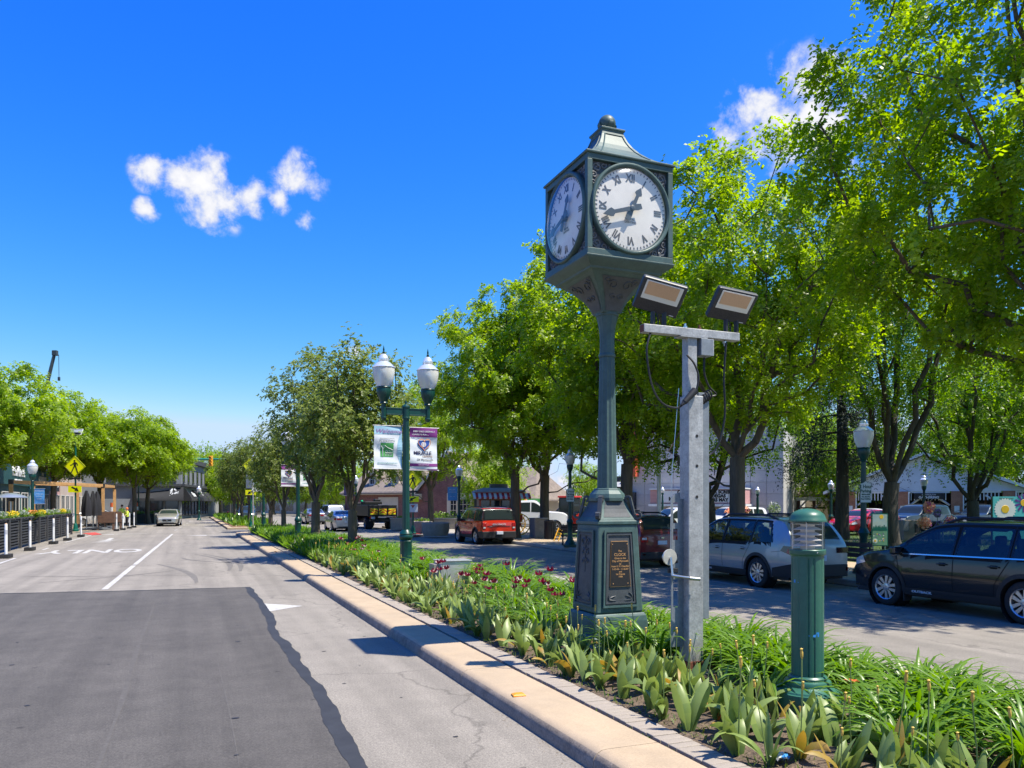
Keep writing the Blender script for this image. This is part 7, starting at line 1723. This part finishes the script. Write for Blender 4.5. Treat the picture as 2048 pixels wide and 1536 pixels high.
# folded umbrellas
for k,(px,d) in enumerate(((173,54),(186,56),(194,58))):
    p = D(px,0,d); T = thing('folded_umbrella', ['folded black umbrella nearest the crossing sign','middle folded black umbrella on the parklet','folded black umbrella nearest the pergola post'][k], 'umbrella', (p.x,p.y,.15), k*.7, 'folded umbrellas on the parklet')
    b = MB(); b.tube([(0,0,0),(0,0,2.75)],.03,8); b.build('pole','wood_new' if k==9 else 'galv_dull_shade',T)
    rows = []
    for i in range(9):
        t = i/8; z = 2.7-1.75*t; r0 = .06+.20*math.sin(min(t*1.15,1)*1.9); rows.append([(r0*(1+.28*math.sin(a*4+t*2))*math.cos(a), r0*(1+.28*math.sin(a*4+t*2))*math.sin(a), z) for a in [q*6.283/24 for q in range(24)]])
    b = MB(); b.grid(rows,close=True); b.build('canopy','umbrella_black',T,smooth=180); b = MB(); b.lathe([(.32,0),(.32,.06),(.06,.10)],14); b.build('stand','frame_dark',T)
# patio heater
p = D(22,0,41); T = thing('patio_heater','mushroom patio heater at the left edge behind the fence','heater',(p.x,p.y,.1)); b = MB(); b.lathe([(.02,2.42),(.25,2.40),(.62,2.28),(.78,2.18),(.76,2.16),(.60,2.24),(.2,2.34)],28,caps=False); b.build('reflector','heater_metal',T,smooth=50); b = MB(); b.lathe([(.16,1.98),(.20,2.04),(.20,2.24),(.15,2.28)],18); b.build('burner','frame_dark',T,smooth=40); b = MB(); b.tube([(0,0,.5),(0,0,2.0)],.045,10); b.build('pole','steel_pole',T,smooth=60); b = MB(); b.lathe([(.25,0),(.25,.06),(.22,.1),(.22,.75),(.18,.8)],20); b.build('tank_cover','heater_metal',T,smooth=40)
# fern in a pot on the patio
p = D(62,0,38); T = thing('potted_fern','large arching fern standing behind the patio fence','plant',(p.x,p.y,1.0)); r_ = random.Random(4); ob('leaves', strips([((0,0,0),r_.random()*6.28,r_.uniform(.7,1.15),r_.uniform(.09,.14),rad(r_.uniform(50,85)),rad(r_.uniform(-50,10)),.2,0.) for _ in range(46)],'fern','leaves'), T); b = MB(); b.lathe([(.2,-.85),(.3,-.1),(.32,0)],16); b.build('pot','fence_dark',T,smooth=40)
# wooden planters, black planters, stone blocks, cone, barrels
for k,(px,py,w_) in enumerate(((240,1060,1.0),(254,1058,1.0))):
    p = G(px,py); T = thing('wooden_planter', ['left brown wooden raised planter','right brown wooden raised planter'][k], 'planter', (p.x-1.0,p.y+.6,0), 0, 'wooden planters beyond the pergola')
    for i in range(6): b = MB(); b.b2(-.6,.6,-.33,-.30,.55+i*.135,.55+i*.135+.12); b.build('plank','wood_brown',T)
    b = MB(); b.b2(-.58,.58,-.29,.3,.5,1.34); b.build('box','wood_brown',T)
    for x in (-.52,.52):
        for y_ in (-.24,.24): b = MB(); b.b2(x-.06,x+.06,y_-.06,y_+.06,0,.5); b.build('leg','wood_brown',T)
p = G(292,1047); T = thing('black_planter','row of low black planters at the foot of the left trees','planter',(p.x-2.2,p.y,0))
for i in range(4): b = MB(); b.b2(i*1.15-1.2,i*1.15-.15,-.4,.4,0,.95); b.build('box','fence_dark',T,bevel=.02); puff('foliage','fern',160,.5,.4,.2,.07,80+i,T,(i*1.15-.67,0,1.05))
for k,(px,d,h) in enumerate(((318,78,1.1),(326,79,1.0))):
    p = D(px,0,d); T = thing('stone_planter', ['pale square stone planter left of the traffic cone','second pale stone planter next to the traffic cone'][k], 'planter', (p.x,p.y,0)); b = MB(); b.sq([(.42,0),(.45,h),(.40,h),(.38,h-.06)]); b.build('box','planter_stone',T); puff('foliage','fern',60,.3,.3,.15,.06,90+k,T,(0,0,h+.05))
p = D(336,0,77); T = thing('traffic_cone','orange traffic cone beside the champagne car','cone',(p.x,p.y,0)); b = MB(); b.lathe([(.17,.03),(.04,.9)],16); b.build('cone','cone_orange',T,smooth=40); b = MB(); b.lathe([(.125,.38),(.095,.55)],16); b.build('white_band','delineator',T); b = MB(); b.box((0,0,.015),(.45,.45,.03)); b.build('foot','rubber',T)
for k,(px,d) in enumerate(((226,68),(273,80))):
    p = D(px,0,d); T = thing('traffic_drum', ['orange and white traffic drum behind the pergola','orange and white traffic drum behind the left tree trunk'][k], 'traffic drum', (p.x,p.y,.1)); 
    for i in range(5): b = MB(); b.lathe([(.30-.02*i,.05+i*.38),(.29-.02*i,.05+i*.38+.37)],16); b.build('band','barrel_orange' if i%2==0 else 'delineator',T,smooth=40)
sedan('parked_car','white car with dark windows parked behind the wooden planters',(lambda p:(p.x-1.5,p.y,0))(D(235,0,70)),rad(15),'paint_white')
p = D(520,0,108); T = thing('fire_hydrant','small red hydrant by the far shops','hydrant',(D(456,0,112).x,D(456,0,112).y,0)); b = MB(); b.lathe([(.2,0),(.2,.06),(.13,.1),(.13,.6),(.17,.62),(.14,.75),(.04,.85)],14); b.build('body','lamp_red',T,smooth=40); b = MB(); b.tube([(-.25,0,.45),(.25,0,.45)],.07,8); b.build('outlet','lamp_red',T)
# ============================================================ PEOPLE
mat('skin', (.55,.33,.24), .6); mat('skin_brown', (.26,.14,.09), .6); mat('cloth_blue', (.22,.32,.50), .8); mat('cloth_dark', (.02,.02,.03), .8); mat('hair_brown', (.06,.03,.02), .7); mat('hair_grey', (.3,.28,.26), .7); mat('cloth_white', (.6,.6,.62), .8)
def person(label, loc, rz, top, bottom, hair, sit=False, skin='skin', arms=0., H=1.72, vest=None):
    T = thing('person', label, 'person', loc, rz); s = H/1.72
    hip = .50 if sit else .93
    J = {'pel':(0,0,hip),'chest':(0,.02,hip+.34),'neck':(0,.02,hip+.55),'head':(0,-.02,hip+.66),'crown':(0,-.01,hip+.80)}
    E_ = [('pel','chest'),('chest','neck'),('neck','head'),('head','crown')]; Rr = {'pel':.15,'chest':.155,'neck':.058,'head':.092,'crown':.07}
    for sg,n in ((-1,'r'),(1,'l')):
        J['sh'+n] = (sg*.18,.02,hip+.48); J['el'+n] = (sg*.26,-.05-.12*arms,hip+.22); J['wr'+n] = (sg*.20,-.18-.25*arms,hip+.08+.12*arms); J['ha'+n] = (sg*.17,-.26-.28*arms,hip+.06+.14*arms)
        J['hp'+n] = (sg*.10,0,hip-.05); 
        if sit: J['kn'+n] = (sg*.12,-.44,hip); J['an'+n] = (sg*.12,-.46,.09); J['to'+n] = (sg*.12,-.60,.04)
        else: J['kn'+n] = (sg*.11,-.03,.49); J['an'+n] = (sg*.11,.02,.09); J['to'+n] = (sg*.12,-.14,.04)
        E_ += [('chest','sh'+n),('sh'+n,'el'+n),('el'+n,'wr'+n),('wr'+n,'ha'+n),('pel','hp'+n),('hp'+n,'kn'+n),('kn'+n,'an'+n),('an'+n,'to'+n)]
        Rr.update({'sh'+n:.068,'el'+n:.045,'wr'+n:.034,'ha'+n:.040,'hp'+n:.10,'kn'+n:.065,'an'+n:.045,'to'+n:.04})
    names = list(J); me = bpy.data.meshes.new('body'); me.from_pydata([tuple(c*s for c in J[n]) for n in names],[(names.index(a),names.index(b)) for a,b in E_],[])
    o = ob('body',me,T); sk = o.modifiers.new('skin','SKIN'); 
    for i,n in enumerate(names): me.skin_vertices[0].data[i].radius = (Rr[n]*s,)*2
    me.skin_vertices[0].data[0].use_root = True
    o.modifiers.new('sub','SUBSURF').levels = 1; o.modifiers['sub'].render_levels = 2
    dg = bpy.context.evaluated_depsgraph_get(); ev = o.evaluated_get(dg); me2 = bpy.data.meshes.new_from_object(ev); o.modifiers.clear(); o.data = me2
    me2.materials.clear()
    for m_ in (skin, top, bottom, 'cloth_dark'): me2.materials.append(MATS[m_])
    for f in me2.polygons:
        c = f.center; z = c.z/s; f.use_smooth = True
        arm = abs(c.x/s) > .165 and z < hip+.30 or (c.y/s < -.2 and z > hip+.03 and not (sit and z < hip+.05))
        f.material_index = 3 if z < .085 else 2 if z < hip+.03 else (0 if z > hip+.53 or (arm and z < hip+.20) else 1)
    b = MB(); b.lathe([(.02*s,.115*s),(.075*s,.10*s),(.10*s,.05*s),(.104*s,0),(.095*s,-.06*s),(.07*s,-.10*s)],14,c=(0,.01*s,(hip+.735)*s)); h_ = b.build('hair',hair,T,smooth=60)
    return T
p = D(107,0,46); person('person in a light blue top sitting at the patio behind the fence',(p.x,p.y,.35),rad(-20),'cloth_blue','cloth_dark','hair_brown',sit=True,arms=.4)
p = D(244,0,70); person('worker in a yellow hi-vis shirt standing behind the white car',(p.x,p.y,.1),rad(10),'hivis','cloth_dark','hair_brown')
p = D(254,0,69); person('second worker in hi-vis vest bending by the wooden planters',(p.x,p.y,-.15),rad(-60),'hivis','cloth_dark','cone_orange',arms=.6)
p = D(1848,0,36); person('person in dark shorts sitting in the park holding a big bouquet',(p.x,p.y,.15),rad(-10),'cloth_dark','cloth_dark','hair_grey',sit=True,arms=.5)
T = thing('bouquet','big peach and pink bouquet held by the seated person','flowers',D(1848,1045,35.4)); puff('blossom','flower_peach',420,.36,.26,.26,.06,7,T); puff('blossom','flower_pink',60,.16,.2,.16,.06,8,T,(.18,-.05,-.05))
p = D(1848,0,36.1); T = thing('folding_chair','dark folding chair under the seated person in the park','chair',(p.x,p.y,.15)); b = MB(); b.box((0,.05,.40),(.5,.46,.04)); b.build('seat','frame_dark',T); b = MB(); b.box((0,.28,.68),(.5,.03,.4)); b.build('backrest','frame_dark',T)
for x in (-.22,.22):
    for y_ in (-.15,.25): b = MB(); b.tube([(x,y_,0),(x,y_*.6,.4)],.015,5); b.build('leg','galv_dull_shade',T)
# ============================================================ PARK CORNER
def bench(px, d, rz, label):
    p = D(px,0,d); T = thing('park_bench', label, 'bench', (p.x,p.y,.15), rz, 'benches by the sidewalk')
    for k in range(4): b = MB(); b.box((0,-.22+k*.12,.44),(1.7,.09,.03)); b.build('seat_slat','wood_brown',T)
    for k in range(3): b = MB(); b.box((0,.22+k*.03,.58+k*.13),(1.7,.025,.10)); b.build('back_slat','wood_brown',T)
    for x in (-.75,.75):
        b = MB(); b.tube([(x,-.30,0),(x,-.22,.25),(x,-.28,.42),(x,.18,.42),(x,.28,.92)],.022,6); b.tube([(x,.28,0),(x,.18,.25),(x,.2,.42)],.022,6); b.tube([(x,-.28,.42),(x,-.30,.62),(x,.20,.62)],.018,6); b.build('leg','frame_dark',T,smooth=60)
bench(1706,19.3,rad(90),'bench between the silver estate and the lamp post'); bench(1160,34.5,rad(180)-TH,'dark bench just right of the lamp left of the clock')
p = D(1100,0,40.5); T = thing('trash_can','black slatted litter bin beside the twin-stemmed tree','trash can',(p.x,p.y,.15))
for k in range(16): a = k*6.283/16; b = MB(); b.box((.29*math.cos(a),.29*math.sin(a),.45),(.02,.09,.85),rz=a); b.build('slat','frame_dark',T)
b = MB(); b.lathe([(.26,.03),(.26,.9)],18); b.build('liner','black',T); b = MB(); b.lathe([(.31,.86),(.32,.92),(.25,.98)],18,caps=False); b.build('rim','frame_dark',T,smooth=40)
p = D(1077,0,42); T = thing('stone_bin','square grey exposed-aggregate bin beside the tree trunk','bin',(p.x,p.y,.15)); b = MB(); b.box((0,0,.5),(.75,.75,1.0)); b.build('box','planter_stone',T,bevel=.03); b = MB(); b.box((0,0,1.03),(.8,.8,.06)); b.build('lid','concrete_grey',T,bevel=.01)
# popcorn wagon
mat('wagon_red', (.55,.03,.02), .45, noise=(3,.1)); mat('wagon_yellow', (.80,.42,.02), .5); mat('wagon_wood', (.42,.20,.10), .6)
p = D(1000,0,45); T = thing('popcorn_wagon','red popcorn wagon with striped awning and yellow spoked wheels','wagon',(p.x+.3,p.y+1.0,.15),-TH+rad(8))
b = MB(); b.b2(-1.3,1.3,-.8,.8,.75,1.25); b.build('lower_body','wagon_red',T,bevel=.03); b = MB(); b.b2(-1.2,1.2,-.75,.75,1.25,2.15); b.build('upper_body','wagon_wood',T)
for i in range(4): b = MB(); b.b2(-1.1+i*.58,-.62+i*.58,-.79,-.752,1.35,2.0); o = b.build('window','win_dark',T)
b = MB(); b.b2(-1.35,1.35,-.9,.9,2.15,2.45); b.build('frieze','wagon_red',T); b = MB(); b.sq([(1.0,2.45),(.95,2.55),(.6,2.72)]); o = b.build('roof','roof_grey',T); o.scale = (1.5,1.,1.); b = MB(); b.b2(-.5,.5,-.3,.3,2.70,2.95); b.build('roof_lantern','deck_grey',T)
for i in range(22): b = MB(); x = -1.6+i*.15; b.add([(x,-.92,2.42),(x+.15,-.92,2.42),(x+.15,-1.35,2.18),(x,-1.35,2.18),(x+.15,-1.36,2.08),(x,-1.36,2.08)],[(0,1,2,3),(3,2,4,5)]); b.build('awning_stripe','wagon_red' if i%2 else 'white_trim',T)
for x in (-1.0,1.12):
    for y_ in (-.85,.85):
        M_ = Matrix.Translation((x,y_,.62)) @ VX; b = MB(); b.lathe([(.60,-.03),(.62,-.03),(.62,.03),(.56,.03),(.56,-.03)],28,caps=False,M=M_); w_ = b.build('wheel','wagon_yellow',T,smooth=40)
        b = MB(); b.lathe([(.09,-.06),(.09,.06)],12,M=M_); b.build('hub','wagon_red',w_)
        for k in range(12): b = MB(); b.box((0,.33,0),(.035,.5,.035),M=M_ @ Matrix.Rotation(k*math.pi/6,4,'Z')); b.build('spoke','wagon_yellow',w_)
for x in (-1.15,1.15): b = MB(); b.b2(x-.06,x+.06,-.78,-.74,.8,2.2); b.build('corner_post','orange_red',T)
# round stone planters and boulders near the corner plaza
for k,(px,d,r) in enumerate(((871,45.5,.80),(845,49,.62),(800,58,.7),(700,66,.62))):
    p = D(px,0,d); T = thing('round_planter', ['large round concrete planter left of the red SUV','concrete planter behind the large round one','low concrete planter in front of the brick house','round concrete planter at the far corner'][k], 'planter', (p.x,p.y,.12)); b = MB(); b.lathe([(r*.86,0),(r*.98,.25),(r,.72),(r*.9,.76),(r*.88,.68)],24); b.build('bowl','planter_stone',T,smooth=35)
    puff('foliage','fern',120,r*.8,r*.8,.2,.07,120+k,T,(0,0,.78)) if k else None
for k,(px,d) in enumerate(((905,62),(930,60),(880,63))):
    p = D(px,0,d); T = thing('clipped_shrub', ['clipped round shrub under the blue banner','clipped round shrub below the cream windows','low shrub against the brick gable'][k], 'shrub', (p.x,p.y,.1)); puff('foliage','fern',420,.75,.75,.6,.08,140+k,T,(0,0,.7)); b = MB(); b.tube([(0,0,0),(0,0,.6)],.06,6); b.build('stem','bark',T)
p = D(915,0,58); T = thing('low_wall','long low stone seat wall before the brick gable','wall',(p.x-5,p.y,.1),-TH); b = MB(); b.b2(0,6.0,0,.5,0,.75); b.build('wall','planter_stone',T,bevel=.02); b = MB(); b.b2(-.05,6.05,-.05,.55,.752,.84); b.build('coping','concrete_grey',T)
# painted panels
leafmat('panel_flowers', (.7,.3,.1), (.2,.4,.6), 0., .6)
mat('teal_board', (.10,.48,.45), .5, noise=(1.5,.05)); mat('daisy_white', (.78,.76,.68), .5); mat('daisy_yellow', (.85,.50,.02), .5); mat('petal_purple', (.13,.03,.22), .5); mat('soil_brown', (.14,.06,.04), .6); mat('panel_sky', (.30,.45,.50), .6, noise=[(3,.15),(2,.6,(.52,.48,.28))]); mat('panel_meadow', (.10,.26,.14), .6, noise=[(6,.3),(8,.5,(.22,.32,.22))])
p = D(2022,0,31); T = thing('daisy_panel','turquoise board painted with a giant daisy and purple flower','painted panel',(p.x,p.y,.15),-TH); zt_ = CH+(HZ-993)*31/FPX-.15; 
b = MB(); b.b2(-.72,1.2,-.03,.03,zt_-1.7,zt_); bd = b.build('board','teal_board',T)
def daisy(cx,cz,r,n,m1,m2,y=-.034):
    for i in range(n):
        a = i*6.283/n; M_ = Matrix.Translation((cx,y,cz)) @ VX @ Matrix.Rotation(a,4,'Z'); b = MB(); b.prism([(-.02,r*.3),(.02,r*.3),(r*.12,r*.85),(0,r),(-r*.12,r*.85)],.004,M_); b.build('petal',m1,bd)
    b = MB(); b.lathe([(r*.36,0),(r*.34,.008)],20,M=Matrix.Translation((cx,y-.004,cz)) @ VX); b.build('flower_centre',m2,bd)
daisy(-.25,zt_-.50,.44,24,'daisy_white','daisy_yellow'); daisy(.48,zt_-.25,.38,10,'petal_purple','daisy_yellow',-.036); b = MB(); b.prism([(.0,zt_-1.3),(.8,zt_-1.3),(.7,zt_-.95),(.3,zt_-.8),(.05,zt_-1.0)],.004,Matrix.Translation((0,-.034,0)) @ VX); b.build('painted_mound','soil_brown',bd)
text('Downtown',.10,(-.2,-.036,zt_-.07),0,'soil_brown',bd,ext=.001,sx=1.2)
for x in (-.7,1.18): b = MB(); b.b2(x-.04,x+.04,.031,.09,0,zt_); b.build('post','wood_brown',T)
p = D(1759,0,26); T = thing('meadow_panel','narrow green framed panel painted with a meadow beside the lamp post','painted panel',(p.x,p.y,.15),-TH); zt_ = CH+(HZ-1027)*26/FPX-.15; zb_ = CH+(HZ-1092)*26/FPX-.15
b = MB(); b.b2(-.27,.27,-.02,.02,zb_,zt_); fr_ = b.build('frame','sign_green',T); b = MB(); b.b2(-.24,.24,-.03,-.021,zb_+.03+(zt_-zb_)*.5,zt_-.03); b.build('painted_sky','panel_sky',fr_); b = MB(); b.b2(-.24,.24,-.03,-.021,zb_+.03,zb_+.03+(zt_-zb_)*.5-.004); b.build('painted_meadow','panel_meadow',fr_); bd = fr_; daisy(-.16,zb_+.17,.09,12,'daisy_white','daisy_yellow')
zm_ = zb_+(zt_-zb_)*.5
for k in range(7):
    x = -.2+k*.066; b = MB(); b.prism([(x-.04,zm_-.03),(x+.04,zm_-.03),(x+.03,zm_+.08+.03*(k%3)),(x,zm_+.13+.04*(k%2)),(x-.03,zm_+.07)],.002,Matrix.Translation((0,-.0305,0)) @ VX); b.build('painted_tree','sign_green',fr_)
r_ = random.Random(6)
for k in range(16):
    x, z_ = r_.uniform(-.2,.2), zb_+.06+r_.random()*(zm_-zb_-.12); b = MB(); b.lathe([(.018,0),(.016,.002)],8,M=Matrix.Translation((x,-.0305,z_)) @ VX); b.build('painted_flower',['petal_purple','daisy_yellow','daisy_white','banner_script'][k%4],fr_)
b = MB(); b.lathe([(.07,0),(.068,.002)],16,M=Matrix.Translation((.05,-.0305,zt_-.11)) @ VX); b.build('painted_sun','daisy_yellow',fr_)
for x in (-.2,.2): b = MB(); b.b2(x-.02,x+.02,.021,.05,-.1,zb_+.1); b.build('post','galv',T)
# flower displays
for k,(px,py,d,r,m_,lb) in enumerate(((1875,1026,37,.20,'flower_lilac','upper lilac flower cluster on the display box'),(1880,1052,37,.24,'flower_lilac','lower lilac flower cluster beside the display box'),(1900,1047,38,.36,'flower_peach','peach flower ball under the steel hoop'),(1478,1022,48,1.0,'flower_peach','long bright flower garland before the theatre'),(1858,1015,40,.34,'flower_peach','mixed flowers hanging under the pavilion sign'),(1548,1018,47,.45,'flower_mix','white and green flower wreath near the theatre corner'))):
    T = thing('flower_display', lb, 'flowers', D(px,py,d)); sx = r if k != 3 else 1.0; sz = r if k != 3 else .32
    puff('blossom',m_,260 if k != 3 else 520,sx,sx*.7 if k != 3 else .3,sz,.07 if k != 3 else .10,200+k,T); puff('blossom','flower_pink' if k in (2,3,4) else 'fern',90,sx*.9,sx*.6 if k != 3 else .3,sz*.9,.07,230+k,T)
    b = MB(); b.tube([(0,0,-r*.4),(0,0,-D(px,py,d).z+.16)],.02,5); b.build('stem','galv_dull_shade',T)
p = D(1860,0,37.5); T = thing('display_box','grey box with painted bird house front holding flowers','display',(p.x,p.y,.15),-TH); b = MB(); b.b2(-.36,.36,-.3,.3,.1,1.0+.0); b.build('box','planter_stone',T,bevel=.02); b = MB(); b.b2(-.32,.32,-.315,-.301,.15,.95); fb = b.build('painted_front','wood_brown',T); b = MB(); b.lathe([(.09,0),(.08,.005)],16,M=Matrix.Translation((.0,-.316,.75)) @ VX); b.build('hole','black',fb)
b = MB(); b.tube([(.6,0,.0),(.62,0,1.0),(.8,0,1.25),(1.05,0,1.28),(1.25,0,1.15),(1.28,0,0)],.035,8); b.build('hoop','steel_pole',T,smooth=60)
p = D(1822,0,39); T = thing('stone_pillar','squat grey stone pillar beside the display','pillar',(p.x,p.y,.15),-TH); b = MB(); b.b2(-.5,.45,-.3,.3,0,1.0); b.build('block','planter_stone',T,bevel=.02); b = MB(); b.b2(-.55,-.28,-.34,-.301,.45,.98); b.build('plate','galv_dull_shade',T)
# small green shop sign and tractor glimpses near the grey hall
p = D(1068,0,60); T = thing('green_sign','small green board sign by the white work truck','sign',(p.x,p.y,.05),-TH); b = MB(); b.b2(-.5,.5,-.03,.03,1.95,2.3); bo = b.build('board','logo_green',T); text('OPEN',.2,(0,-.035,2.12),0,'white_trim',bo,ext=.002)
for x in (-.5,.5): b = MB(); b.tube([(x*1.2,0,0),(x*1.2,0,2.4)],.03,6); b.build('post','galv',T)
p = D(1152,0,52); T = thing('red_tractor','red utility tractor parked behind the lamp left of the clock','tractor',(p.x,p.y,.05),rad(-50))
b = MB(); b.b2(-1.2,1.0,-.35,.35,.6,1.15); b.b2(.2,1.5,-.3,.3,.75,1.25); b.build('body','wagon_red',T,bevel=.05); b = MB(); b.b2(-1.0,.1,-.6,.6,1.15,2.3); b.build('cab','car_glass',T,bevel=.06); b = MB(); b.b2(-1.05,.15,-.65,.65,2.3,2.42); b.build('cab_roof','wagon_red',T,bevel=.04)
for x,y_,r in ((-.7,.7,.62),(-.7,-.7,.62),(1.1,.6,.4),(1.1,-.6,.4)): w_ = ob('wheel',wheel_mesh('six',r,.3)[0],T,(x,y_,r)); ob('rim',wheel_mesh('six',r,.3)[2],w_)
T = thing('safety_barrier','orange safety barrel row beside the tractor','barrier',(D(1166,0,50).x,D(1166,0,50).y,.05)); b = MB(); b.lathe([(.3,0),(.22,1.1)],14); b.build('barrel','barrel_orange',T,smooth=40); b = MB(); b.lathe([(.27,.4),(.255,.6)],14); b.build('band','delineator',T)
p = D(1122,0,38); T = thing('yellow_ladder','yellow painted chair frame lying on the grass by the litter bin','garden chair',(p.x,p.y,.15),rad(20)); b = MB(); b.tube([(-.3,0,.05),(.25,0,1.05)],.06,4); b.tube([(-.3,.5,.05),(.25,.5,1.05)],.06,4); b.build('side_rail','wagon_yellow',T); T.scale = (.6,.6,.6)
for k in range(4): b = MB(); b.box((-.2+k*.13,.25,.25+k*.22),(.08,.5,.04)); b.build('rung','wagon_yellow',T)
